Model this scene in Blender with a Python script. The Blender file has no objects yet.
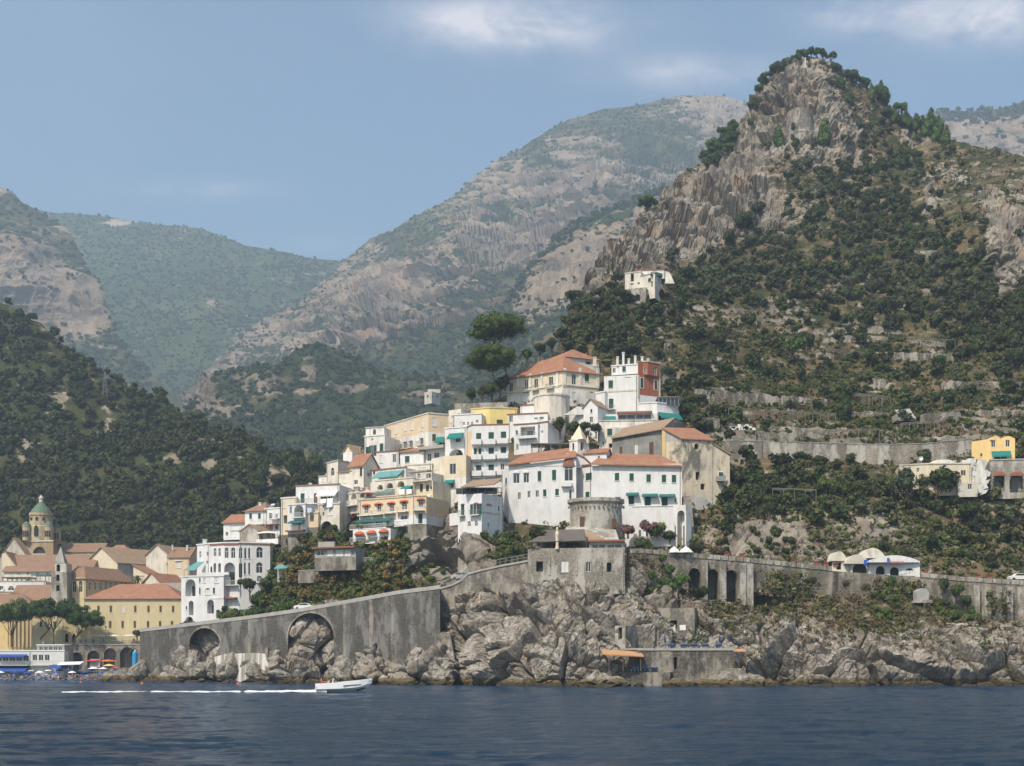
import bpy, math, random
import numpy as np
random.seed(7)
F, HZ, CH = 1300.0, 666.0, 3.5
W_, H_ = 1024, 766
scn = bpy.context.scene
COL = scn.collection
R = math.radians
ROOTLOC = {}

def P(px, py, Y):
    return np.array([(px-512.0)/F*Y, Y, (HZ-py)/F*Y+CH])

# ------------------------------------------------------------------ materials
def new_mat(name):
    m = bpy.data.materials.new(name); m.use_nodes = True
    nt = m.node_tree; bs = nt.nodes['Principled BSDF']
    return m, nt, bs
class N:
    """tiny node helper"""
    def __init__(s, nt): s.nt = nt
    def n(s, t, **kw):
        o = s.nt.nodes.new(t)
        for k, v in kw.items():
            if k in ('in_',):
                for a, b in v.items(): s.set(o, a, b)
            else: setattr(o, k, v)
        return o
    def set(s, o, a, b):
        if isinstance(b, bpy.types.NodeSocket): s.nt.links.new(b, o.inputs[a])
        else: o.inputs[a].default_value = b
    def pos(s, scale=(1,1,1)):
        g = s.n('ShaderNodeNewGeometry'); m = s.n('ShaderNodeVectorMath', operation='MULTIPLY')
        s.set(m, 0, g.outputs['Position']); s.set(m, 1, scale); return m.outputs[0]
    def noise(s, vec, scale, detail=5, rough=.55, dist=0.0):
        o = s.n('ShaderNodeTexNoise'); s.set(o, 'Vector', vec); s.set(o, 'Scale', scale); s.set(o, 'Detail', detail)
        s.set(o, 'Roughness', rough); s.set(o, 'Distortion', dist); return o.outputs['Fac']
    def vor(s, vec, scale, feature='F1'):
        o = s.n('ShaderNodeTexVoronoi', feature=feature); s.set(o, 'Vector', vec); s.set(o, 'Scale', scale); return o.outputs['Distance']
    def ramp(s, f, stops):
        o = s.n('ShaderNodeValToRGB'); s.set(o, 'Fac', f); e = o.color_ramp.elements
        while len(e) < len(stops): e.new(.5)
        for i, (p, c) in enumerate(stops):
            e[i].position = p; e[i].color = (c[0], c[1], c[2], 1) if not isinstance(c, (int, float)) else (c, c, c, 1)
        return o.outputs['Color']
    def mix(s, f, a, b, mode='MIX'):
        o = s.n('ShaderNodeMix', data_type='RGBA', blend_type=mode)
        for k, v in ((0, f), (6, a), (7, b)):
            if isinstance(v, tuple) and len(v) == 3: v = (*v, 1)
            s.set(o, k, v)
        return o.outputs[2]
    def math(s, op, a, b=0.0, clamp=False):
        o = s.n('ShaderNodeMath', operation=op); o.use_clamp = clamp; s.set(o, 0, a); s.set(o, 1, b); return o.outputs[0]
    def bump(s, h, strength, dist, normal=None):
        o = s.n('ShaderNodeBump'); s.set(o, 'Height', h); s.set(o, 'Strength', strength); s.set(o, 'Distance', dist)
        if normal is not None: s.set(o, 'Normal', normal)
        return o.outputs[0]
    def attr(s, name):
        o = s.n('ShaderNodeAttribute'); o.attribute_name = name; return o.outputs['Fac']

def plaster(name, col, stain=(.30,.27,.23), amount=.35, scale=.25, rough=.9, patch=None):
    """painted wall with faint vertical runs, blotches and bare patches"""
    m, nt, bs = new_mat(name); q = N(nt)
    a = q.noise(q.pos((1,1,.18)), scale*4, 6, .62)
    b = q.noise(q.pos(), scale*1.3, 5, .6)
    f = q.math('MULTIPLY', q.ramp(a, [(.42,0),(.66,1)]), q.ramp(b, [(.40,.12),(.60,1)]))
    c = q.mix(q.math('MULTIPLY', f, amount), col, stain)
    if patch:
        pc, lo, hi = patch
        c = q.mix(q.ramp(q.noise(q.pos((1,1,.7)), .22, 8, .68, .6), [(lo,0),(hi,1)]), c, pc)
    c = q.mix(.22, c, q.ramp(q.noise(q.pos((1,1,.5)), .9, 7, .7), [(.3,.3),(.7,1)]), 'MULTIPLY')
    q.set(bs, 'Base Color', c); q.set(bs, 'Roughness', rough)
    q.set(bs, 'Specular IOR Level', .2)
    q.set(bs, 'Normal', q.bump(q.noise(q.pos(), 3, 5), .35, .05))
    return m
def flat(name, col, rough=.7, metal=0.0, var=.12, spec=.3, scale=3.0):
    m, nt, bs = new_mat(name); q = N(nt)
    c = q.mix(1.0, col, q.ramp(q.noise(q.pos(), scale, 4), [(.25,1-var),(.75,1.0)]), 'MULTIPLY')
    q.set(bs, 'Base Color', c); q.set(bs, 'Roughness', rough); q.set(bs, 'Metallic', metal); q.set(bs, 'Specular IOR Level', spec)
    return m
def tiles(name, c1, c2, age=.4):
    m, nt, bs = new_mat(name); q = N(nt)
    n1 = q.noise(q.pos(), .6, 6, .65); n2 = q.noise(q.pos(), 5, 3)
    c = q.mix(q.ramp(n1, [(.35,0),(.7,1)]), c1, c2)
    c = q.mix(q.math('MULTIPLY', q.ramp(n2, [(.45,0),(.75,1)]), age), c, (.20,.15,.11))
    w = q.n('ShaderNodeTexWave', bands_direction='X'); q.set(w, 'Vector', q.pos()); q.set(w, 'Scale', 1.3); q.set(w, 'Distortion', .4)
    c = q.mix(.35, c, q.ramp(w.outputs['Fac'], [(0,.55),(.5,1)]), 'MULTIPLY')
    q.set(bs, 'Base Color', c); q.set(bs, 'Roughness', .85); q.set(bs, 'Specular IOR Level', .2)
    q.set(bs, 'Normal', q.bump(w.outputs['Fac'], .6, .08)); return m
def stone(name, c1, c2, mortar, scale=1.6, stain=.4, streak=None):
    """rubble masonry"""
    m, nt, bs = new_mat(name); q = N(nt)
    v = q.vor(q.pos((1,1,1.5)), scale, 'DISTANCE_TO_EDGE')
    vc = q.n('ShaderNodeTexVoronoi'); q.set(vc, 'Vector', q.pos((1,1,1.5))); q.set(vc, 'Scale', scale)
    sep = q.n('ShaderNodeSeparateColor'); q.set(sep, 0, vc.outputs['Color'])
    c = q.mix(sep.outputs[0], c1, c2)
    c = q.mix(q.ramp(v, [(0.0,1),(.10,0)]), c, mortar)
    n1 = q.noise(q.pos((1,1,.35)), .18, 7, .66)
    c = q.mix(q.math('MULTIPLY', q.ramp(n1, [(.42,0),(.58,1)]), stain), c, (.085,.08,.07))
    c = q.mix(.6, c, q.ramp(q.noise(q.pos((1,1,2.2)), 1.5, 8, .8), [(.34,.15),(.60,1)]), 'MULTIPLY')
    n2 = q.noise(q.pos((1,1,.4)), .35, 6, .7)
    c = q.mix(q.math('MULTIPLY', q.ramp(n2, [(.48,0),(.58,1)]), .75), c, streak or (.42,.38,.32))
    q.set(bs, 'Base Color', c); q.set(bs, 'Roughness', .95); q.set(bs, 'Specular IOR Level', .15)
    h = q.math('ADD', q.ramp(v, [(0,0),(.12,1)]), q.noise(q.pos(), 4, 5))
    q.set(bs, 'Normal', q.bump(h, .7, .12)); return m
def foliage(name, dark, light, rough=.75, per_obj=True):
    m, nt, bs = new_mat(name); q = N(nt)
    g = q.noise(q.pos(), .55, 4, .6)
    c = q.mix(q.ramp(g, [(.35,0),(.68,1)]), dark, light)
    if per_obj:
        oi = q.n('ShaderNodeObjectInfo')
        hs = q.n('ShaderNodeHueSaturation')
        q.set(hs, 'Hue', q.math('ADD', q.math('MULTIPLY', oi.outputs['Random'], .05), .475))
        r2 = q.math('FRACT', q.math('MULTIPLY', oi.outputs['Random'], 7.31))
        q.set(hs, 'Value', q.math('ADD', q.math('MULTIPLY', r2, .5), .75)); q.set(hs, 'Color', c); c = hs.outputs[0]
    else:
        a = q.attr('tone'); hs = q.n('ShaderNodeHueSaturation')
        q.set(hs, 'Hue', q.math('ADD', q.math('MULTIPLY', a, .05), .475))
        q.set(hs, 'Value', q.math('ADD', q.math('MULTIPLY', q.math('FRACT', q.math('MULTIPLY', a, 7.31)), .6), .7)); q.set(hs, 'Color', c); c = hs.outputs[0]
    q.set(bs, 'Base Color', c); q.set(bs, 'Roughness', rough); q.set(bs, 'Specular IOR Level', .25)
    return m

# ------------------------------------------------------------------ objects
def link(name, me, mat=None, parent=None):
    o = bpy.data.objects.new(name, me); COL.objects.link(o)
    if mat is not None and me is not None: 
        if not me.materials: me.materials.append(mat)
    if parent is not None: o.parent = parent
    return o
def tag(o, label=None, cat=None, group=None, kind=None):
    if label: o['label'] = label
    if cat: o['category'] = cat
    if group: o['group'] = group
    if kind: o['kind'] = kind
    return o
def empty(name, loc, label=None, cat=None, group=None):
    o = bpy.data.objects.new(name, None); COL.objects.link(o); o.location = [float(x) for x in loc]; o.empty_display_size = .5
    ROOTLOC[o.name] = np.array(loc, float)
    return tag(o, label, cat, group, 'thing')
def root_loc(o):
    while o.parent is not None: o = o.parent
    return ROOTLOC.get(o.name, np.zeros(3))

def mesh_np(name, v, f, smooth=False):
    """v (n,3); f (m,k) array of equal-size faces"""
    me = bpy.data.meshes.new(name); v = np.asarray(v, np.float32); f = np.asarray(f, np.int32)
    me.vertices.add(len(v)); me.vertices.foreach_set('co', v.ravel())
    k = f.shape[1]; me.loops.add(f.size); me.loops.foreach_set('vertex_index', f.ravel())
    me.polygons.add(len(f)); me.polygons.foreach_set('loop_start', np.arange(0, f.size, k, dtype=np.int32))
    me.polygons.foreach_set('loop_total', np.full(len(f), k, np.int32))
    me.polygons.foreach_set('use_smooth', np.full(len(f), smooth, bool))
    me.update(calc_edges=True); return me
def add_attr(me, name, vals):
    a = me.attributes.new(name, 'FLOAT', 'POINT'); a.data.foreach_set('value', np.asarray(vals, np.float32).ravel())

class M:
    """collects solid pieces, built as ONE mesh object"""
    def __init__(s): s.v = []; s.f = []
    def add(s, vs, fs):
        b = len(s.v); s.v += [tuple(float(c) for c in p) for p in vs]; s.f += [tuple(b+i for i in f) for f in fs]; return s
    def box(s, c, ax, ay, az):
        """c centre; ax, ay, az half-axis vectors"""
        c, ax, ay, az = (np.array(t, float) for t in (c, ax, ay, az))
        vs = [c+i*ax+j*ay+k*az for k in (-1,1) for j in (-1,1) for i in (-1,1)]
        return s.add(vs, [(0,2,3,1),(4,5,7,6),(0,1,5,4),(2,6,7,3),(0,4,6,2),(1,3,7,5)])
    def bx(s, c, d):
        return s.box(c, (d[0]/2,0,0), (0,d[1]/2,0), (0,0,d[2]/2))
    def prism(s, pts, vec):
        """closed polygon pts extruded by vec"""
        pts = [np.array(p, float) for p in pts]; n = len(pts); vec = np.array(vec, float)
        vs = pts + [p+vec for p in pts]
        fs = [tuple(range(n-1, -1, -1)), tuple(range(n, 2*n))] + [(i, (i+1) % n, n+(i+1) % n, n+i) for i in range(n)]
        return s.add(vs, fs)
    def tube(s, a, b, r0, r1=None, n=6):
        a, b = np.array(a, float), np.array(b, float); r1 = r0 if r1 is None else r1
        d = b-a; L = np.linalg.norm(d); d = d/max(L, 1e-6)
        u = np.cross(d, (0,0,1) if abs(d[2]) < .9 else (1,0,0)); u /= np.linalg.norm(u); w = np.cross(d, u)
        vs = [a+r0*(math.cos(t)*u+math.sin(t)*w) for t in np.arange(n)*2*math.pi/n] + [b+r1*(math.cos(t)*u+math.sin(t)*w) for t in np.arange(n)*2*math.pi/n]
        return s.add(vs, [tuple(range(n-1,-1,-1)), tuple(range(n,2*n))]+[(i,(i+1)%n,n+(i+1)%n,n+i) for i in range(n)])
    def path(s, pts, rad, n=6):
        pts = [np.array(p, float) for p in pts]; rings = []
        for i, p in enumerate(pts):
            d = pts[min(i+1, len(pts)-1)]-pts[max(i-1, 0)]; d /= max(np.linalg.norm(d), 1e-6)
            u = np.cross(d, (0,1,0) if abs(d[1]) < .9 else (1,0,0)); u /= np.linalg.norm(u); w = np.cross(d, u)
            rings.append([p+rad[i]*(math.cos(t)*u+math.sin(t)*w) for t in np.arange(n)*2*math.pi/n])
        vs = [q for r in rings for q in r]; fs = []
        for k in range(len(pts)-1):
            for i in range(n): fs.append((k*n+i, k*n+(i+1)%n, (k+1)*n+(i+1)%n, (k+1)*n+i))
        fs += [tuple(range(n-1,-1,-1)), tuple(range(len(vs)-n, len(vs)))]
        return s.add(vs, fs)
    def lathe(s, c, prof, n=20, a0=0.0, sx=1.0, sy=1.0):
        """prof list of (r, z) bottom to top around c"""
        vs = []; fs = []
        for r, z in prof:
            for i in range(n):
                t = a0+i*2*math.pi/n; vs.append((c[0]+sx*r*math.cos(t), c[1]+sy*r*math.sin(t), c[2]+z))
        m = len(prof)
        for k in range(m-1):
            for i in range(n): fs.append((k*n+i, k*n+(i+1)%n, (k+1)*n+(i+1)%n, (k+1)*n+i))
        fs += [tuple(range(n-1,-1,-1)), tuple(range((m-1)*n, m*n))]
        return s.add(vs, fs)
    def build(s, name, mat, parent=None, smooth=False):
        loc = root_loc(parent) if parent is not None else np.zeros(3)
        me = bpy.data.meshes.new(name)
        me.from_pydata([(x-loc[0], y-loc[1], z-loc[2]) for x, y, z in s.v], [], s.f)
        if smooth: me.polygons.foreach_set('use_smooth', [True]*len(me.polygons))
        me.update(); return link(name, me, mat, parent)

# ------------------------------------------------------------------ numpy noise
def _h(ix, iy, iz, k=0):
    n = (ix.astype(np.int64)*73856093) ^ (iy.astype(np.int64)*19349663) ^ (iz.astype(np.int64)*83492791) ^ (k*2654435761)
    n = (n ^ (n >> 13))*1274126177; n &= 0xffffffff; n = (n ^ (n >> 16))*2246822519; n &= 0xffffffff
    return ((n ^ (n >> 15)) & 0xffffff)/float(0xffffff)
def vnoise(p, k=0):
    i = np.floor(p); f = p-i; u = f*f*f*(f*(f*6-15)+10); i = i.astype(np.int64); r = 0
    for dx in (0,1):
        for dy in (0,1):
            for dz in (0,1):
                w = (u[:,0] if dx else 1-u[:,0])*(u[:,1] if dy else 1-u[:,1])*(u[:,2] if dz else 1-u[:,2])
                r = r+w*_h(i[:,0]+dx, i[:,1]+dy, i[:,2]+dz, k)
    return r*2-1
def fbm(p, oct=5, k=0, gain=.5, lac=2.03):
    r = 0; a = 1.0; t = 0
    for o in range(oct): r = r+a*vnoise(p, k+o); t += a; a *= gain; p = p*lac+17.3
    return r/t
def ridged(p, oct=5, k=0, gain=.55):
    r = 0; a = 1.0; t = 0
    for o in range(oct): r = r+a*(1-2*np.abs(vnoise(p, k+o))); t += a; a *= gain; p = p*2.07+9.1
    return r/t
def worley(p, k=0):
    i = np.floor(p).astype(np.int64); f1 = np.full(len(p), 9.0); f2 = f1.copy(); idv = np.zeros(len(p))
    for dx in (-1,0,1):
        for dy in (-1,0,1):
            for dz in (-1,0,1):
                c = i+np.array([dx,dy,dz]); q = np.stack([c[:,a]+_h(c[:,0],c[:,1],c[:,2],k+a) for a in range(3)], 1)
                d = np.sqrt(((p-q)**2).sum(1)); m = d < f1
                f2 = np.where(m, f1, np.minimum(f2, d)); idv = np.where(m, _h(c[:,0],c[:,1],c[:,2],k+9), idv); f1 = np.where(m, d, f1)
    return f1, f2, idv

def facet(p, k=0):
    """broken-rock height: every cell is a plane with its own level and tilt"""
    i = np.floor(p).astype(np.int64); f1 = np.full(len(p), 9.0); f2 = f1.copy(); h = np.zeros(len(p))
    for dx in (-1,0,1):
        for dy in (-1,0,1):
            for dz in (-1,0,1):
                c = i+np.array([dx,dy,dz]); q = np.stack([c[:,a]+_h(c[:,0],c[:,1],c[:,2],k+a) for a in range(3)], 1); r = p-q
                d = np.sqrt((r**2).sum(1)); m = d < f1; g = np.stack([_h(c[:,0],c[:,1],c[:,2],k+5+a)-.5 for a in range(3)], 1)
                hv = (_h(c[:,0],c[:,1],c[:,2],k+9)-.5)*.8+(r*g).sum(1)*1.5
                f2 = np.where(m, f1, np.minimum(f2, d)); h = np.where(m, hv, h); f1 = np.where(m, d, f1)
    return h, f2-f1
def rbf(pts):
    """smooth interpolation of (px,py)->Y"""
    a = np.array(pts, float); x = a[:,:2]/100.0; y = a[:,2]; n = len(a)
    def phi(d): return np.sqrt(d*d+.15)
    K = phi(np.linalg.norm(x[:,None]-x[None], axis=2)); A = np.zeros((n+3, n+3)); A[:n,:n] = K; A[:n,n] = 1; A[:n,n+1:] = x; A[n:,:n] = A[:n,n:].T
    w = np.linalg.solve(A, np.concatenate([y, np.zeros(3)]))
    def f(px, py):
        px = np.atleast_1d(np.asarray(px, float)); py = np.atleast_1d(np.asarray(py, float)); s = px.shape
        q = np.stack([px.ravel(), py.ravel()], 1)/100.0; out = np.empty(len(q))
        for b in range(0, len(q), 40000):
            qq = q[b:b+40000]; d = np.linalg.norm(qq[:,None]-x[None], axis=2); out[b:b+40000] = phi(d)@w[:n]+w[n]+qq@w[n+1:]
        return out.reshape(s)
    return f
def blob(px, py, lst):
    """sum of soft ellipses (cx,cy,rx,ry,weight) -> field"""
    r = np.zeros(np.shape(px))
    for cx, cy, rx, ry, w in lst: r += w*np.exp(-(((px-cx)/rx)**2+((py-cy)/ry)**2))
    return r

class Sheet:
    """a slope: for each column a run of rows from foot to crest, each at its own distance, then down behind the crest"""
    def __init__(s, name, x0, x1, nx, ny, bot, top, yf, disp, mat, attrs=None, back=((30,-6),(80,-40),(160,-110)), smooth=False, kind='structure'):
        cx = np.linspace(x0, x1, nx); tb = np.interp(cx, *zip(*bot)); tt = np.interp(cx, *zip(*top))
        t = np.linspace(0, 1, ny); px = np.repeat(cx[:,None], ny, 1); py = tb[:,None]+(tt-tb)[:,None]*t[None]
        s.cx, s.tb, s.tt, s.nx, s.ny = cx, tb, tt, nx, ny
        Y = yf(px, py); X = (px-512)/F*Y; Z = (HZ-py)/F*Y+CH
        G = np.stack([X, Y, Z], 2)
        gu = np.gradient(G, axis=0); gv = np.gradient(G, axis=1); n = np.cross(gu, gv)
        n /= np.linalg.norm(n, axis=2, keepdims=True)+1e-9
        p = G.reshape(-1, 3); s.px, s.py = px, py
        d = disp(p, px.ravel(), py.ravel(), n.reshape(-1,3))
        if d.ndim == 1: G = (p+n.reshape(-1,3)*d[:,None]).reshape(nx, ny, 3)
        else: G = (p+d).reshape(nx, ny, 3)
        s.G = G; s.n = n
        rows = [G]
        crest = G[:,-1]
        for dy, dz in back:
            r = crest.copy(); sc = (crest[:,1]+dy)/crest[:,1]; r[:,0] *= sc; r[:,1] += dy; r[:,2] += dz; rows.append(r[:,None])
        A = np.concatenate(rows, 1); m = A.shape[1]
        idx = np.arange(nx*m).reshape(nx, m)
        f = np.stack([idx[:-1,:-1], idx[1:,:-1], idx[1:,1:], idx[:-1,1:]], 2).reshape(-1, 4)
        me = mesh_np(name, A.reshape(-1,3), f, smooth)
        for k, fn in (attrs or {}).items():
            v = fn(p, px.ravel(), py.ravel(), n.reshape(-1,3)).reshape(nx, ny); v = np.concatenate([v]+[v[:,-1:]]*len(back), 1); add_attr(me, k, v)
            if k == 'rock': s.rock = v[:,:ny]
        s.o = link(name, me, mat); tag(s.o, kind=kind)
    def at(s, px, py):
        i = int(np.clip(round((px-s.cx[0])/(s.cx[1]-s.cx[0])), 0, s.nx-1))
        t = (py-s.tb[i])/(s.tt[i]-s.tb[i]); j = int(np.clip(round(t*(s.ny-1)), 0, s.ny-1)); return s.G[i, j].copy()
    def rk(s, px, py):
        i = int(np.clip(round((px-s.cx[0])/(s.cx[1]-s.cx[0])), 0, s.nx-1))
        t = (py-s.tb[i])/(s.tt[i]-s.tb[i]); j = int(np.clip(round(t*(s.ny-1)), 0, s.ny-1)); return s.rock[i, j]
    def top(s, px): return float(np.interp(px, s.cx, s.tt))
    def bot(s, px): return float(np.interp(px, s.cx, s.tb))

# ------------------------------------------------------------------ camera, light, sky
cam = bpy.data.cameras.new('camera'); co = bpy.data.objects.new('camera', cam); COL.objects.link(co)
co.location = (0, 0, CH); co.rotation_euler = (R(90), 0, 0); cam.sensor_width = 36; cam.lens = F/W_*36
cam.shift_y = (HZ-H_/2)/W_; cam.clip_start = .5; cam.clip_end = 20000; scn.camera = co
SUN_EL, SUN_AZ = 50.0, -34.0     # azimuth measured from straight behind the camera, towards the west side
sx = -math.sin(R(-SUN_AZ)); sd = np.array([-math.cos(R(SUN_EL))*math.sin(R(-SUN_AZ)), -math.cos(R(SUN_EL))*math.cos(R(SUN_AZ)), math.sin(R(SUN_EL))])
from mathutils import Vector
sl = bpy.data.lights.new('sun', 'SUN'); so = bpy.data.objects.new('sun', sl); COL.objects.link(so); so.location = (0,0,1500)
sl.energy = 4.3; sl.angle = R(1.5); sl.color = (1.0, .885, .73)
so.rotation_euler = Vector((-sd[0], -sd[1], -sd[2])).to_track_quat('-Z', 'Y').to_euler()
w = bpy.data.worlds.new('World'); scn.world = w; w.use_nodes = True; nt = w.node_tree; q = N(nt)
bg = nt.nodes['Background']; sky = q.n('ShaderNodeTexSky', sky_type='NISHITA'); sky.sun_disc = False
sky.sun_elevation = R(SUN_EL); sky.sun_rotation = math.atan2(sd[0], sd[1]); sky.air_density = 1.0; sky.dust_density = 1.8; sky.ozone_density = 1.3; sky.altitude = 0
tc = q.n('ShaderNodeTexCoord')
sep = q.n('ShaderNodeSeparateXYZ'); q.set(sep, 0, tc.outputs['Generated'])
# thin summer clouds: direction projected on a high flat layer
zz = q.math('ADD', q.math('ABSOLUTE', sep.outputs[2]), .12)
cv = q.n('ShaderNodeCombineXYZ'); q.set(cv, 0, q.math('DIVIDE', sep.outputs[0], zz)); q.set(cv, 1, q.math('DIVIDE', sep.outputs[1], zz))
SKYSEED = 3.7
q.set(cv, 2, SKYSEED)
c1 = q.noise(cv.outputs[0], 1.1, 2, .5); c2 = q.noise(cv.outputs[0], 3.0, 7, .62, .3)
cl = q.math('MULTIPLY', q.ramp(c1, [(.50,0),(.72,1)]), q.ramp(c2, [(.38,0),(.75,1)]))
def spot(px, py, rx, ry):
    """cloud bank round one direction of the sky"""
    tx, tz = (px-512)/F, (HZ-py)/F
    u = q.math('SUBTRACT', q.math('DIVIDE', sep.outputs[0], q.math('MAXIMUM', sep.outputs[1], .05)), tx)
    v = q.math('SUBTRACT', q.math('DIVIDE', sep.outputs[2], q.math('MAXIMUM', sep.outputs[1], .05)), tz)
    a = q.math('POWER', q.math('ABSOLUTE', q.math('DIVIDE', u, rx/F)), 2.0); b = q.math('POWER', q.math('ABSOLUTE', q.math('DIVIDE', v, ry/F)), 2.0)
    return q.math('POWER', 2.718, q.math('MULTIPLY', q.math('ADD', a, b), -1.0))
big = None
for a in ((505, 24, 100, 24), (985, 18, 70, 26), (695, 72, 80, 16), (190, 190, 70, 10), (300, 245, 60, 8), (860,16,60,18)):
    sp = spot(*a); wgt = {505:1.5, 985:1.6, 695:.7, 190:.35, 300:.2, 860:.9}[a[0]]; sp = q.math('MULTIPLY', sp, wgt)
    big = sp if big is None else q.math('ADD', big, sp)
c3 = q.noise(cv.outputs[0], 7.5, 9, .64, .25)
cl = q.math('ADD', q.math('MULTIPLY', big, q.ramp(c3, [(.36,.0),(.66,1)])), q.math('MULTIPLY', cl, .10), clamp=True)
skc = q.mix(1.0, sky.outputs[0], (1.10, 1.20, 1.16), 'MULTIPLY')
bw = q.mix(q.math('MULTIPLY', cl, .72), skc, (8.6, 7.9, 7.9))
q.set(bg, 'Color', bw); bg.inputs['Strength'].default_value = .108
scn.view_settings.view_transform = 'Standard'; scn.view_settings.look = 'None'; scn.view_settings.gamma = 1; scn.view_settings.exposure = 0.38
cy = scn.cycles
cy.max_bounces = 5; cy.diffuse_bounces = 2; cy.glossy_bounces = 2; cy.transmission_bounces = 2; cy.volume_bounces = 1; cy.transparent_max_bounces = 8
cy.use_denoising = True
try: cy.denoiser = 'OPENIMAGEDENOISE'; cy.denoising_prefilter = 'ACCURATE'; cy.denoising_input_passes = 'RGB_ALBEDO_NORMAL'
except Exception: pass
cy.use_adaptive_sampling = True; cy.adaptive_threshold = .02; cy.sample_clamp_indirect = 8
# ================================================================== LAND
def rock_mat(name, c1, c2, c3, veg1, veg2, dry, scale=.12, vegamt=.5, bumpd=.5, wet=False, warm=None, dryp=(.50,.66), tot=(.40,.60)):
    """limestone + scrub; vertex field 'rock' 1 = bare rock, 0 = grown over"""
    m, nt, bs = new_mat(name); q = N(nt)
    n1 = q.noise(q.pos((1,1,.75)), scale, 8, .66, .4); n2 = q.noise(q.pos((1,1,.6)), scale*5, 6, .7)
    c = q.ramp(n1, [(.30,c2),(.44,c1),(.58,c3)])
    c = q.mix(.75, c, q.ramp(n2, [(.28,.35),(.46,.92),(.7,1.0)]), 'MULTIPLY')
    g = q.noise(q.pos(), scale*2.2, 7, .68); gv = q.mix(q.ramp(g, [(.36,0),(.64,1)]), veg1, veg2)
    gv = q.mix(q.ramp(q.noise(q.pos(), scale*1.1, 6, .62), [(dryp[0],0),(dryp[1],1)]), gv, dry)
    rk = q.math('ADD', q.attr('rock'), q.math('MULTIPLY', q.math('SUBTRACT', q.noise(q.pos((1,1,1.5)), scale*2.4, 10, .74), .5), 3.4))
    f = q.ramp(rk, [(.40,1),(.60,0)])
    c = q.mix(q.ramp(q.noise(q.pos((1,1,.6)), scale*.7, 6, .6), [(.50,0),(.68,.55)]), c, warm or (.42,.31,.20))
    c = q.mix(q.ramp(q.noise(q.pos((1,1,.7)), scale*14, 6, .7), [(.42,0),(.60,.55)]), c, c2) if wet else c
    c = q.mix(q.ramp(q.noise(q.pos((1,.8,.5)), scale*3.1, 8, .7, .5), [(.55,0),(.65,.65)]), c, (.50,.47,.43)) if wet else c
    c = q.mix(f, c, gv)
    if wet:
        g2 = q.n('ShaderNodeNewGeometry'); sp = q.n('ShaderNodeSeparateXYZ'); q.set(sp, 0, g2.outputs['Position'])
        hh = q.math('ADD', sp.outputs[2], q.math('MULTIPLY', q.noise(q.pos(), .8, 4), -1.4))
        c = q.mix(q.ramp(q.math('MULTIPLY', q.math('ADD', hh, .2), .5), [(.0,1),(.30,.9),(.5,0)]), c, (.055,.045,.028))
        c = q.mix(q.ramp(q.math('MULTIPLY', q.math('ADD', hh, .1), .5), [(.0,.0),(.16,.75),(.34,0)]), c, (.17,.125,.05))
    q.set(bs, 'Base Color', c); q.set(bs, 'Roughness', .95); q.set(bs, 'Specular IOR Level', .15)
    h = q.noise(q.pos((1,1,1) if wet else (1,1,.6)), scale*6, 6 if wet else 9, .6 if wet else .74)
    q.set(bs, 'Normal', q.bump(h, 1.0, bumpd)); return m

GREY = ((.30,.275,.24), (.12,.11,.10), (.46,.42,.37))
m_cliff = rock_mat('limestone_cliff', (.25,.22,.185), (.10,.088,.073), (.38,.345,.30), (.036,.044,.016), (.080,.085,.030), (.165,.12,.075), .20, bumpd=.42, wet=True, warm=(.30,.235,.165), dryp=(.40,.56))
m_hill = rock_mat('hill_ground', (.245,.215,.18), (.10,.088,.073), (.36,.32,.265), (.030,.038,.014), (.070,.074,.028), (.175,.125,.075), .10, bumpd=.9, warm=(.36,.255,.165), dryp=(.46,.61))
m_wood = rock_mat('wood_floor', (.235,.195,.15), (.12,.10,.08), (.31,.265,.21), (.026,.036,.012), (.055,.066,.020), (.075,.07,.032), .05, bumpd=1.2)
m_mtn = rock_mat('mountain_ground', (.235,.19,.15), (.095,.08,.068), (.37,.295,.225), (.026,.042,.014), (.058,.075,.024), (.16,.13,.065), .016, bumpd=7, warm=(.42,.28,.18))
m_far = rock_mat('far_ground', (.38,.31,.24), (.22,.18,.14), (.46,.38,.29), (.028,.052,.016), (.055,.085,.026), (.09,.10,.04), .010, bumpd=6)

# ---- main hill above the town
hill_Y = rbf([(230,600,300),(260,600,288),(260,560,302),(300,590,275),(300,540,284),(300,500,308),(350,600,267),(350,540,276),(400,540,270),(350,470,312),(400,600,262),(400,500,285),(400,440,318),
 (450,600,259),(450,500,282),(450,415,325),(500,600,248),(500,500,281),(500,400,328),(560,600,248),(560,500,280),(560,420,308),(560,350,345),
 (620,600,249),(620,500,282),(620,400,322),(620,320,352),(620,250,412),(640,215,450),(700,600,250),(700,560,257),(700,500,284),(700,440,302),(700,380,332),(700,300,380),(700,250,430),(700,200,470),(700,160,505),
 (760,100,520),(800,600,252),(800,560,260),(800,500,280),(800,455,298),(800,400,328),(800,300,390),(800,200,462),(800,150,484),(800,60,520),(850,110,512),
 (900,600,253),(900,560,262),(900,500,280),(900,455,298),(900,400,325),(900,300,385),(900,200,455),(900,120,535),
 (1000,600,252),(1000,560,264),(1000,500,282),(1000,450,300),(1000,400,322),(1000,300,372),(1000,230,388),(1000,165,470),
 (1100,600,250),(1100,500,280),(1100,400,320),(1100,280,385),(1100,180,480),(1250,600,250),(1250,400,330),(1250,220,500)])
hill_top = [(230,585),(262,560),(300,505),(350,470),(400,438),(450,418),(500,398),(540,375),(556,352),(566,325),(575,303),(590,268),(612,243),(640,217),(660,198),(682,174),(705,160),
 (735,128),(748,108),(758,88),(772,72),(788,62),(803,58),(818,58),(834,66),(848,78),(864,92),(882,104),(905,118),(945,134),(985,146),(1024,158),(1100,175),(1250,230)]
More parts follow.
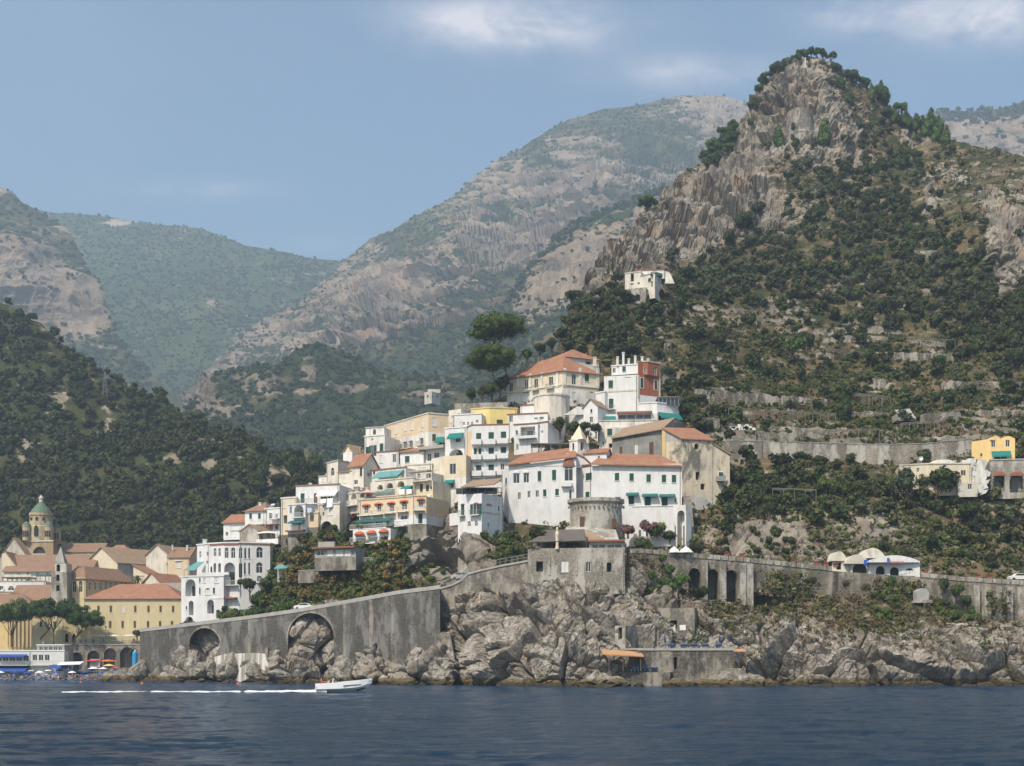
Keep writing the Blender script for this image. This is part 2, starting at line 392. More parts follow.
ROCKB = [(625,250,45,32,1.3),(690,215,30,30,1.2),(590,285,18,30,1.0),(730,180,32,40,1.2),(790,110,42,48,1.5),(845,150,26,32,.8),(760,210,50,25,.9),(700,245,20,12,1.0),
 (1005,235,22,40,.85),(955,178,22,14,.5),(930,205,10,26,.7),(1005,280,18,24,.8),(985,200,14,14,.5),(915,135,14,10,1.2),(1070,230,50,70,.8),
 (660,330,10,30,.5),(432,520,20,34,1.4),(452,560,40,18,1.0),(478,560,14,14,1.0),(395,572,14,8,.5),(735,470,16,25,.6),(870,530,34,22,.45),(795,536,20,16,.35),(700,310,60,6,.15),(800,470,30,8,.4),(1000,500,40,40,.35),
 (640,520,40,40,.8),(750,540,40,20,.6)]
TERR = [(840,360,150,80,1.3),(960,330,70,60,.8),(740,400,50,60,1.0),(900,430,120,20,1.0),(1050,400,80,60,1.2),(730,330,50,30,.8),(880,240,90,25,.4)]
def steps(p, px, py):
    T = np.clip(blob(px, py, TERR)*1.5-.35, 0, 1)*np.clip(1-2*blob(px, py, [b_ for b_ in ROCKB if b_[1] < 300]), 0, 1)
    zc = p[:,2]+fbm(p/45, 3, 15)*5+.03*p[:,0]; ph = (zc/3.7)%1.0; return ph, T
def hill_rock(p, px, py, n): ph, T = steps(p, px, py); return T*(ph < .72)*np.clip(fbm(p/np.array([16,16,9.]), 4, 16)*2.2+.16, 0, .6)+ np.clip(blob(px, py, ROCKB)+.10+.22*(py>500)*(px>730)+.25*fbm(p/18, 4, 5), 0, 1.2)
def hill_disp(p, px, py, n):
    r = np.clip(blob(px, py, ROCKB), 0, 1.2); far = np.clip((p[:,1]-290)/130, .15, 1)
    w = p+np.stack([fbm(p/20,3,7), fbm(p/20,3,8), fbm(p/20,3,9)], 1)*6
    h1,e1 = facet(w/np.array([16,16,12.]), 3); h2,e2 = facet(w/np.array([6,6,4.6]), 18); h3,e3 = facet(w/np.array([2.4,2.4,2.2]), 28)
    crag = h1*6.0-np.clip(1-e1*6,0,1)*2.2+h2*3.6-np.clip(1-e2*5,0,1)*1.2+h3*1.9+ridged(p/9, 5, 2)*1.2+fbm(p/2.2,3,6)*.5
    soft = fbm(p/30, 5, 1)*3.2+fbm(p/6, 4, 4)*1.0
    d = (crag*np.clip(far,np.where(py>480,.75,.42),1)*r+soft*(1-.6*r)*far)[:,None]*n
    ph, T = steps(p, px, py); d[:,1] -= ph*3.5*T
    return d
hill = Sheet('hillside', 230, 1200, 880, 520, [(230,612),(1250,612)], hill_top, hill_Y, hill_disp, m_hill, {'rock': hill_rock})

# ---- wooded hill west of the town
left_Y = rbf([(-200,600,470),(0,600,445),(150,600,440),(300,600,425),(380,600,410),(-200,400,620),(0,450,530),(150,480,505),(300,490,480),(-200,230,760),(0,300,650),(100,372,610),(200,420,570),(320,472,520),(400,540,470)])
left_top = [(-200,215),(-80,262),(0,302),(25,318),(42,325),(70,348),(92,368),(100,378),(130,388),(165,402),(200,424),(250,446),(290,460),(320,476),(345,500),(400,545)]
LROCK = [(60,400,14,8,.7),(25,455,10,14,.55),(30,385,12,5,.7),(108,420,7,30,.6),(175,465,12,7,.6),(213,472,12,9,1.0),(275,476,24,10,.7),(250,462,9,5,.7),(30,440,14,8,.5),(215,445,12,5,.7),(290,500,40,14,.5),(90,560,60,10,.3),(45,420,8,12,.5)]
wood = Sheet('wooded_hill', -200, 400, 300, 260, [(-200,625),(400,625)], left_top, left_Y,
    lambda p,px,py,n: fbm(p/60,5,21)*6+fbm(p/12,4,22)*2.2, m_wood, {'rock': lambda p,px,py,n: np.clip(blob(px,py,LROCK)+.02+.2*fbm(p/25,4,9),0,1.1)})

# ---- middle spur behind the town
spur_Y = rbf([(120,600,900),(350,600,850),(600,600,800),(170,470,950),(250,470,980),(400,470,930),(550,470,900),(200,372,1150),(250,358,1150),(320,350,1180),(400,378,1180),(500,372,1150),(600,300,1150),(760,200,1300),(560,330,1100)])
spur_top = [(120,470),(165,440),(186,402),(196,388),(206,374),(225,364),(250,359),(275,362),(296,350),(318,346),(345,352),(375,366),(405,379),(440,382),(480,376),(520,368),(560,345),(600,312),(700,260),(760,240)]
SROCK = [(200,385,10,16,1.2),(215,400,22,14,.8),(265,385,14,16,.8),(310,372,10,16,.75),(240,375,16,8,.5),(340,392,40,2.6,.8),(410,398,26,2.4,.6),(300,410,40,3,.45),(235,410,30,6,.4)]
def spur_disp(p,px,py,n):
    r = np.clip(blob(px,py,SROCK),0,1); return fbm(p/120,5,31)*16+fbm(p/25,4,32)*5+r*(ridged(p/35,5,33)*14)
spur = Sheet('spur', 120, 760, 420, 200, [(120,600),(760,600)], spur_top, spur_Y, spur_disp, m_mtn, {'rock': lambda p,px,py,n: np.clip(blob(px,py,SROCK)+.04+.26*fbm(p/60,4,9),0,1.1)}, back=((60,-20),(200,-140)))

# ---- rocky ridge between the spur and the peak
ridge_top = [(440,420),(470,352),(500,296),(515,282),(530,262),(550,245),(575,229),(600,216),(635,203),(665,188),(700,170),(800,150)]
ridge_Y = rbf([(440,520,1100),(620,520,1000),(800,520,900),(440,350,1350),(560,350,1250),(700,350,1150),(500,290,1500),(575,229,1600),(665,188,1650),(800,150,1700)])
RROCK = [(545,290,26,26,1.0),(600,250,40,22,.9),(580,270,30,20,.8),(650,220,30,20,.8),(520,310,14,10,.5)]
ridge = Sheet('ridge', 440, 800, 300, 240, [(440,520),(800,520)], ridge_top, ridge_Y,
    lambda p,px,py,n: fbm(p/150,5,41)*18+ridged(p/np.array([50,50,36.]),5,43)*16*np.clip(blob(px,py,RROCK),0,1)+fbm(p/25,4,44)*4, m_mtn,
    {'rock': lambda p,px,py,n: np.clip(blob(px,py,RROCK)+.1+.35*fbm(p/70,4,45),0,1.1)}, back=((60,-20),(200,-140)))

# ---- the big mountain
mtn_top = [(150,420),(180,395),(200,372),(222,352),(245,334),(262,320),(300,301),(330,276),(347,260),(372,240),(402,224),(430,208),(455,192),(480,172),(505,155),(522,146),(545,131),(570,119),(600,111),(640,106),(672,99),(700,96),(722,99),(748,106),(800,128),(870,165),(1000,190)]
mtn_Y = rbf([(150,560,1500),(350,560,1350),(550,560,1300),(800,560,1300),(1000,560,1300),(180,395,2100),(260,400,1800),(400,400,1600),(560,400,1500),(800,400,1500),(262,320,2500),(347,300,2200),(450,300,1950),(560,300,1850),(347,262,2700),(450,235,2250),(560,235,2150),(620,180,2300),(455,192,2700),(545,131,2750),(640,106,2900),(720,99,2950),(720,200,2300),(870,165,2900),(1000,190,3000)])
MROCK = [(600,170,80,40,.70),(540,235,80,24,.95),(440,270,70,24,.80),(360,300,60,26,.75),(500,180,40,26,.55),(300,330,50,20,.75),(230,370,40,22,.85),(450,330,60,14,.70),(380,345,50,16,.7),(560,300,40,14,.35),(720,120,40,30,.9),(190,395,12,20,.8),(460,215,30,20,.5),(620,230,40,20,.6)]
MVEG = [(500,240,50,8,.35),(420,255,40,6,.35),(350,300,40,5,.3),(620,230,50,8,.35),(390,330,50,8,.35),(680,140,40,14,.35),(460,350,60,8,.35),(575,122,70,12,.9),(480,300,60,7,.55),(600,270,24,12,.6),(410,355,50,10,.5),(510,205,14,12,.5),(330,320,30,6,.4),(560,320,40,16,.6),(530,150,18,14,.5),(640,150,26,18,.4),(400,240,24,6,.4),(300,310,20,5,.4),(440,380,80,20,.7)]
def mtn_rock(p,px,py,n):
    st = np.where(bands(p,62,57) > .78, -1.6, .5)+np.where(bands(p,21,67) > .75, -.8, .3)
    return np.clip(blob(px,py,MROCK)-blob(px,py,MVEG)+.14+.62*fbm(p/np.array([140,140,60.]),6,53)+.16*st,0,1.1)
def bands(p, period, k):
    return ((p[:,2]+.30*p[:,0]+fbm(p/240,4,k)*70+fbm(p/60,3,k+1)*12)/period)%1.0
def mtn_disp(p,px,py,n):
    r = np.clip(blob(px,py,MROCK),0,1.2)
    strat = np.sin((p[:,2]+.28*p[:,0]+fbm(p/260,3,57)*60)/26.0)
    crest = np.clip((py-np.interp(px,*zip(*mtn_top)))/60, .18, 1); return (fbm(p/420,6,51)*46+ridged(p/np.array([150,150,110.]),6,52)*(20+30*r))*crest-bands(p,62,57)*34*r*crest-bands(p,21,67)*11*r+fbm(p/40,4,55)*9*r+ridged(p/np.array([50,50,34.]),5,58)*11*r*np.clip(crest,.4,1)
mtn = Sheet('mountain', 150, 1000, 760, 420, [(150,560),(1000,560)], mtn_top, mtn_Y, mtn_disp, m_mtn, {'rock': mtn_rock}, back=((100,-20),(300,-140)))

# ---- far left green ridge and its cliff
far_top = [(-300,150),(-100,170),(0,196),(50,213),(80,216),(112,219),(150,226),(200,230),(222,238),(245,247),(270,251),(290,253),(312,259),(345,262),(420,296),(520,340)]
far_Y = rbf([(-300,560,2000),(100,560,1900),(420,560,1700),(100,420,2400),(250,400,2400),(100,300,2900),(250,320,2800),(-300,150,3400),(50,213,3400),(200,230,3400),(345,262,3300),(520,340,3200)])
FROCK = [(118,224,16,3,1.1),(255,340,26,6,.55),(215,310,20,5,.35),(290,360,20,6,.4)]
farr = Sheet('far_ridge', -300, 520, 380, 200, [(-300,560),(520,560)], far_top, far_Y, lambda p,px,py,n: (fbm(p/500,6,61)*75+ridged(p/260,5,62)*30)*np.clip((py-np.interp(px,*zip(*far_top)))/60,.15,1), m_far,
    {'rock': lambda p,px,py,n: np.clip(blob(px,py,FROCK)+.02+.16*fbm(p/150,4,63),0,1.1)}, back=((100,-20),(300,-140)))
lc_top = [(-300,120),(-60,162),(0,186),(12,190),(22,200),(40,211),(58,224),(72,240),(84,262),(98,288),(108,312),(120,340),(135,360),(160,385),(200,420)]
lc_Y = rbf([(-300,520,1700),(0,520,1700),(200,520,1600),(-300,350,1950),(0,350,1950),(110,350,1950),(0,225,2080),(80,262,2080),(0,186,2350),(-300,120,2400),(200,420,1800),(50,215,2250)])
LCROCK = [(30,300,45,34,1.0),(90,312,24,28,.9),(10,262,40,22,.9),(-60,290,80,40,1.2),(5,190,14,5,1.1),(65,235,26,5,.5)]
lcl = Sheet('far_cliff', -300, 200, 300, 260, [(-300,520),(200,520)], lc_top, lc_Y,
    lambda p,px,py,n: fbm(p/300,5,71)*10+np.clip(blob(px,py,LCROCK),0,1)*(ridged(p/np.array([90,90,50.]),6,72)*18+np.sin((p[:,2]+fbm(p/150,3,73)*40)/22)*8), m_mtn,
    {'rock': lambda p,px,py,n: np.clip(blob(px,py,LCROCK)+.26*fbm(p/np.array([110,110,40.]),4,74)+.02,0,1.1)}, back=((100,-20),(300,-140)))
rf_top = [(860,140),(920,118),(948,112),(975,113),(1005,106),(1030,102),(1100,96),(1300,80)]
rfm = Sheet('far_mountain', 860, 1300, 200, 80, [(860,330),(1300,330)], rf_top, lambda px,py: 2400-(py-110)*3.2,
    lambda p,px,py,n: fbm(p/260,5,81)*26+ridged(p/90,5,82)*12, m_mtn, {'rock': lambda p,px,py,n: np.clip(.75*(py>np.interp(px,[860,1000,1300],[125,117,100]))+.25*fbm(p/80,4,83),0,1)}, back=((100,-20),(300,-140)))

# ---- sea cliff
cliff_Y = rbf([(300,700,262),(300,600,264),(350,700,252),(350,600,256),(430,700,244),(430,600,249),(455,690,240),(455,600,248),(480,690,233),(480,640,236),(480,590,244),(530,690,223.5),(530,640,228),(530,580,239),(530,560,241),
 (560,690,221),(560,640,226),(560,584,236.4),(560,560,241),(620,690,223),(620,640,228),(620,584,236.6),(620,560,241),(660,690,225),(660,650,230),(660,610,238),(660,570,244),(740,690,226),(740,650,231),(740,600,241),(740,585,245),
 (800,690,224),(800,640,229),(800,600,241),(800,580,248),(900,690,225),(900,640,230),(900,600,244),(900,585,249),(1024,690,226),(1024,640,232),(1024,610,243),(1150,690,228),(1150,640,234),(1150,600,247),(1250,690,230),(1250,600,250)])
cl_top = [(432,652),(438,640),(441,604),(452,598),(470,590),(482,586),(498,592),(510,594),(522,586),(530,578),(560,572),(600,572),(625,572),(632,556),(650,560),(668,572),(684,590),(700,601),(738,603),(752,611),(790,598),(830,596),(900,600),(950,608),(1000,622),(1030,624),(1100,610),(1250,600)]
CROCK = [(500,640,60,60,1.5),(570,650,50,60,1.6),(640,640,50,50,1.0),(700,660,40,30,1.1),(780,665,60,24,1.5),(860,665,60,24,1.5),(930,668,50,20,1.5),(1010,660,60,24,1.5),(600,590,60,20,1.2),(690,600,40,14,.5),(770,630,40,16,.8),(1100,660,90,30,1.5),(960,640,40,12,.6),(830,640,40,12,.7),(450,630,20,40,1.4),(1180,660,60,30,1.5)]
def cliff_disp(p, px, py, n):
    # tilted slabs split by deep joints
    t = np.stack([p[:,0]*.82+p[:,2]*.57, p[:,1], p[:,2]*.82-p[:,0]*.57], 1)
    t = t+np.stack([fbm(p/7,3,101), fbm(p/7,3,102), fbm(p/7,3,103)], 1)*.7
    h1,e1 = facet(t/np.array([9.5,8,17.]), 91); h2,e2 = facet((t+3)/np.array([4.2,4,7.5]), 131); h3,e3 = facet(t/1.25+7, 151); h4,e4 = facet(p/.62, 171)
    r = np.clip(blob(px,py,CROCK),.22,1.0)
    d = h1*4.2-np.clip(1-e1*11,0,1)*3.2+h2*1.9-np.clip(1-e2*8,0,1)*.8+h3*.38-np.clip(1-e3*6,0,1)*.25+h4*.15+fbm(p/16,4,96)*2.6+fbm(p/1.2,3,97)*.22+ridged(p/4,4,98)*.5
    low = np.clip((p[:,2])/2.0,.35,1)
    return d*r*low
def cliff_rock(p,px,py,n): return np.clip(blob(px,py,CROCK)+.24+.2*fbm(p/5,4,97),0,1.2)
cliff = Sheet('sea_cliff', 432, 1200, 1150, 230, [(432,692),(1250,692)], cl_top, cliff_Y, cliff_disp, m_cliff, {'rock': cliff_rock}, back=((6,.1),(16,.2),(30,-4)))

# ---- rocks at the foot of the road wall
def wall_Y(px): return np.interp(px, [120,140,440,460], [287,285,245,243])
rk_top = [(96,679),(104,672),(125,669),(150,671),(172,668),(182,657),(196,654),(208,658),(222,663),(240,660),(252,655),(272,656),(278,650),(292,662),(320,668),(334,668),(344,660),(356,659),(372,634),(382,640),(392,650),(410,646),(424,652),(440,650),(446,640),(452,640)]
def rk_Y(px, py):
    tp = np.interp(px, *zip(*rk_top)); t = np.clip((690-py)/(690-tp), 0, 1); w = wall_Y(px); w = np.where(px < 140, 300-(px-96)*.3, w)
    thick = np.interp(px, [96,140,170,210,250,280,330,345,380,452], [10,5,7,6,4,6,5,6,8,9])
    return w-thick*(1-t**3)+.6*t**6
def rk_disp(p,px,py,n):
    h1,e1 = facet(p/np.array([6.2,6,6.5]),111); h2,e2 = facet(p/2.6,112); h3,e3 = facet(p/.8,113)
    return (h1*4.0-np.clip(1-e1*7,0,1)*1.6+h2*1.5-np.clip(1-e2*4,0,1)*.5+h3*.3+fbm(p/1.2,3,97)*.18)*np.clip(p[:,2]/1.5,.4,1)
rocks = Sheet('shore_rocks', 96, 452, 620, 90, [(96,690),(452,690)], rk_top, rk_Y, rk_disp, m_cliff, {'rock': lambda p,px,py,n: np.full(len(p),1.2)}, back=((1.5,-.3),(4,-1.5)))
# rock standing inside the arches of the wall
ar_top = [(176,630),(330,600),(345,600)]
def ar_Y(px, py):
    w = wall_Y(px); a2 = np.exp(-((px-(300-(py-640)*.35))/16)**2)
    return np.where(px > 250, w+3.4-3.6*a2*np.clip((py-619)/16,0,1), w+3.0)-((py-630)/55)*1.6
archrock = Sheet('arch_rock', 180, 340, 300, 160, [(180,688),(340,688)], ar_top, ar_Y, lambda p,px,py,n: rk_disp(p,px,py,n)*.55, m_cliff, {'rock': lambda p,px,py,n: np.full(len(p),1.2)}, back=((.5,-1),))

# ---- sea
m, nt, bs = new_mat('sea_water'); q = N(nt); m_sea = m
q.set(bs, 'Base Color', (.008,.042,.095,1)); q.set(bs, 'Roughness', .12); q.set(bs, 'IOR', 1.33); q.set(bs, 'Specular IOR Level', .5)
wv = q.noise(q.pos((.5,1.4,1)), 1.0, 8, .68, .6); wv2 = q.noise(q.pos((.35,1.3,1)), .16, 4, .6)
q.set(bs, 'Normal', q.bump(q.math('ADD', wv, q.math('MULTIPLY', wv2, 1.5)), 1.0, 1.3))
ys = np.concatenate([[-60,-10,12], 22*(440/22)**np.linspace(0,1,620), [560,900,2000,3400]])
us = np.concatenate([[-30,-4,-1.2], np.linspace(-.56,.56,560), [1.2,4,30]])
YY, UU = np.meshgrid(ys, us, indexing='ij'); XX = UU*np.maximum(np.abs(YY), 60)
XX = np.clip(XX, -3300, 3300)
pp = np.stack([XX, YY, XX*0], 2).reshape(-1,3)
wave = fbm(pp*np.array([.16,.42,1]), 4, 201)*.21+fbm(pp*np.array([.6,1.5,1]), 3, 203)*.055
fade = np.clip((420-YY.ravel())/200,0,1)*((np.abs(UU.ravel())<.57)&(YY.ravel()>15))
pp[:,2] = wave*fade
n1, n2 = YY.shape; idx = np.arange(n1*n2).reshape(n1,n2)
f = np.stack([idx[:-1,:-1], idx[:-1,1:], idx[1:,1:], idx[1:,:-1]],2).reshape(-1,4)
sea = link('sea', mesh_np('sea', pp, f, True), m_sea); tag(sea, kind='structure')

# ---- beach and the ground under the old town
m_sand = flat('grey_sand', (.23,.21,.19), .95, var=.35, scale=1.0)
m_paving = flat('paving', (.30,.28,.25), .9, var=.25, scale=.5)
def grid_surface(name, x0,x1,y0,y1,nx,ny,zf,mat):
    X,Yv = np.meshgrid(np.linspace(x0,x1,nx), np.linspace(y0,y1,ny), indexing='ij'); Z = zf(X,Yv)
    idx = np.arange(nx*ny).reshape(nx,ny); f = np.stack([idx[:-1,:-1], idx[1:,:-1], idx[1:,1:], idx[:-1,1:]],2).reshape(-1,4)
    o = link(name, mesh_np(name, np.stack([X,Yv,Z],2).reshape(-1,3), f, True), mat); return tag(o, kind='structure')
def beach_z(X, Yv): return np.interp(Yv, [322,328,333,345,372], [-1.2,-.3,.45,1.5,2.2])+.1*np.sin(X*.7)*np.cos(Yv*.5)
grid_surface('beach', -240, -92, 322, 372, 120, 40, beach_z, m_sand)
grid_surface('town_ground', -330, -60, 349, 470, 60, 40, lambda X,Yv: np.interp(Yv,[349,352,372,400,440,470],[2,7.5,8.5,16,30,42])+0*X, m_paving)
# valley floor and land behind, so nothing gapes between the slopes
grid_surface('valley', -3200, 3200, 460, 3600, 30, 30, lambda X,Yv: 15+(Yv-460)*.03+0*X, m_wood)

# ---- air
m, nt, bs = new_mat('hazy_air'); nt.nodes.remove(bs); q = N(nt); pv = q.n('ShaderNodeVolumePrincipled')
HAZE = 2.1e-4
q.set(pv, 'Color', (.68,.83,1.0,1)); q.set(pv, 'Density', HAZE); q.set(pv, 'Anisotropy', .25)
nt.links.new(pv.outputs[0], nt.nodes['Material Output'].inputs['Volume'])
hz = M().bx((0, 1800, 640), (7000, 4400, 1300)).build('haze', m); tag(hz, 'pale blue summer haze over sea and mountains', 'haze', kind='stuff')
# ================================================================== BUILDING KIT
WHITE = plaster('white_plaster', (.72,.71,.70), (.45,.42,.38), .45)
WHITE2 = plaster('old_white_plaster', (.74,.715,.67), (.33,.30,.26), .75, patch=((.46,.42,.36),.60,.78))
WARM = plaster('warm_plaster', (.70,.645,.55), (.34,.30,.25), .7, patch=((.50,.44,.36),.55,.75))
CREAM = plaster('cream_plaster', (.70,.60,.44), (.42,.36,.28), .5, patch=((.60,.55,.47),.55,.75))
PEACH = plaster('peach_plaster', (.70,.54,.36), (.48,.40,.30), .45, patch=((.68,.60,.50),.52,.72))
YELLOW = plaster('pale_yellow_plaster', (.60,.51,.31), (.48,.40,.25), .35)
OCHRE = plaster('ochre_plaster', (.66,.50,.24), (.42,.32,.18), .5)
LEMON = plaster('lemon_plaster', (.76,.60,.24), (.5,.42,.25), .3)
GREYP = plaster('grey_plaster', (.34,.325,.30), (.13,.125,.12), .8, patch=((.44,.42,.39),.5,.7))
RAW = plaster('raw_plaster', (.45,.41,.35), (.20,.18,.16), .8, patch=((.60,.56,.49),.5,.68))
RED = plaster('brick_red_plaster', (.34,.115,.065), (.30,.13,.08), .4)
BROWN = plaster('brown_masonry', (.36,.26,.15), (.20,.16,.11), .7, patch=((.46,.38,.27),.5,.7))
CHURCH = plaster('weathered_church_plaster', (.66,.56,.42), (.30,.28,.25), .95, .30, patch=((.17,.155,.135),.535,.62))
PALEST = plaster('pale_stone', (.60,.56,.48), (.25,.22,.19), .8)
STONE = stone('grey_rubble_stone', (.23,.20,.165), (.34,.30,.25), (.16,.15,.135), 3.0)
STONED = stone('dark_rubble_stone', (.12,.112,.098), (.19,.175,.152), (.12,.115,.105), 3.0, .5, (.26,.25,.23))
STONEW = stone('pale_rubble_stone', (.38,.335,.275), (.50,.45,.375), (.32,.285,.235), 3.0, .45, (.56,.53,.48))
TILE = tiles('terracotta_tiles', (.31,.135,.080), (.40,.215,.135), .5)
TILEO = tiles('old_brown_tiles', (.25,.15,.10), (.33,.205,.14), .6)
TILEP = tiles('pale_brown_tiles', (.30,.21,.14), (.37,.27,.19), .5)
COPP = flat('green_dome_tiles', (.12,.19,.125), .7, var=.35, scale=2)
CONC = flat('concrete', (.40,.38,.35), .9, var=.3, scale=.8)
GLASS = flat('window_glass', (.028,.034,.04), .12, spec=.6, var=.5, scale=.6)
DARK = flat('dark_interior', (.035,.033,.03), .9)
GREEN = flat('green_shutter', (.018,.075,.055), .6, var=.3)
BRWN = flat('brown_wood', (.13,.07,.04), .7, var=.4)
PALEW = flat('pale_paint', (.62,.61,.58), .6)
FRAME = flat('white_frame', (.72,.71,.68), .5)
IRON = flat('railing_metal', (.26,.26,.26), .6)
WRAIL = flat('white_railing', (.66,.66,.64), .6)
TERRA = flat('terracotta_coping', (.30,.12,.075), .8, var=.3)
TEAL = flat('teal_canvas', (.015,.17,.155), .8)
AQUA = flat('aqua_canvas', (.12,.30,.30), .8)
DTEAL = flat('dark_teal_canvas', (.03,.13,.13), .8)
ORANGE = flat('orange_canvas', (.50,.12,.045), .8)
CANVAS = flat('pale_canvas', (.66,.64,.58), .85)
BLUEC = flat('blue_canvas', (.03,.075,.30), .8)
REDC = flat('red_canvas', (.55,.07,.05), .8)
CLOTHW = flat('white_cloth', (.80,.81,.85), .9)
PINKC = flat('pink_cloth', (.75,.40,.36), .9)
WOOD = flat('weathered_wood', (.20,.16,.12), .9, var=.4)
STEEL = flat('galvanised_steel', (.30,.31,.32), .5, .6)
MATS = dict(TEAL=TEAL, AQUA=AQUA)

class Crop:
    def __init__(s, x, y, k): s.x, s.y, s.k = x, y, k
    def X(s, u): return s.x+u/s.k
    def V(s, v): return s.y+v/s.k
    def P(s, u, v, Y): return P(s.X(u), s.V(v), Y)
PX = Crop(0,0,1)
c3=Crop(270,420,5.473); c4=Crop(350,390,4.788); c5=Crop(440,310,5.106); c6=Crop(570,330,5.106); c7=Crop(440,430,5.469); c8=Crop(570,430,5.472)
L1=Crop(0,490,7.66); L2=Crop(90,530,7.66); L3=Crop(0,590,7.314); T1=Crop(210,490,12.76); T2=Crop(270,470,8.51); T3=Crop(340,460,8.51); T4=Crop(390,400,9.578)
RT=Crop(520,540,8.533); VL=Crop(180,540,7.66); DG=Crop(824,520,4.255); EY=Crop(824,380,4.785); Z1=Crop(640,380,4.267); WH=Crop(600,260,10.24); CA=Crop(520,530,4.267)

def thing(name, crop, u, v, Y, label, cat, group=None): return empty(name, crop.P(u, v, Y), label, cat, group)

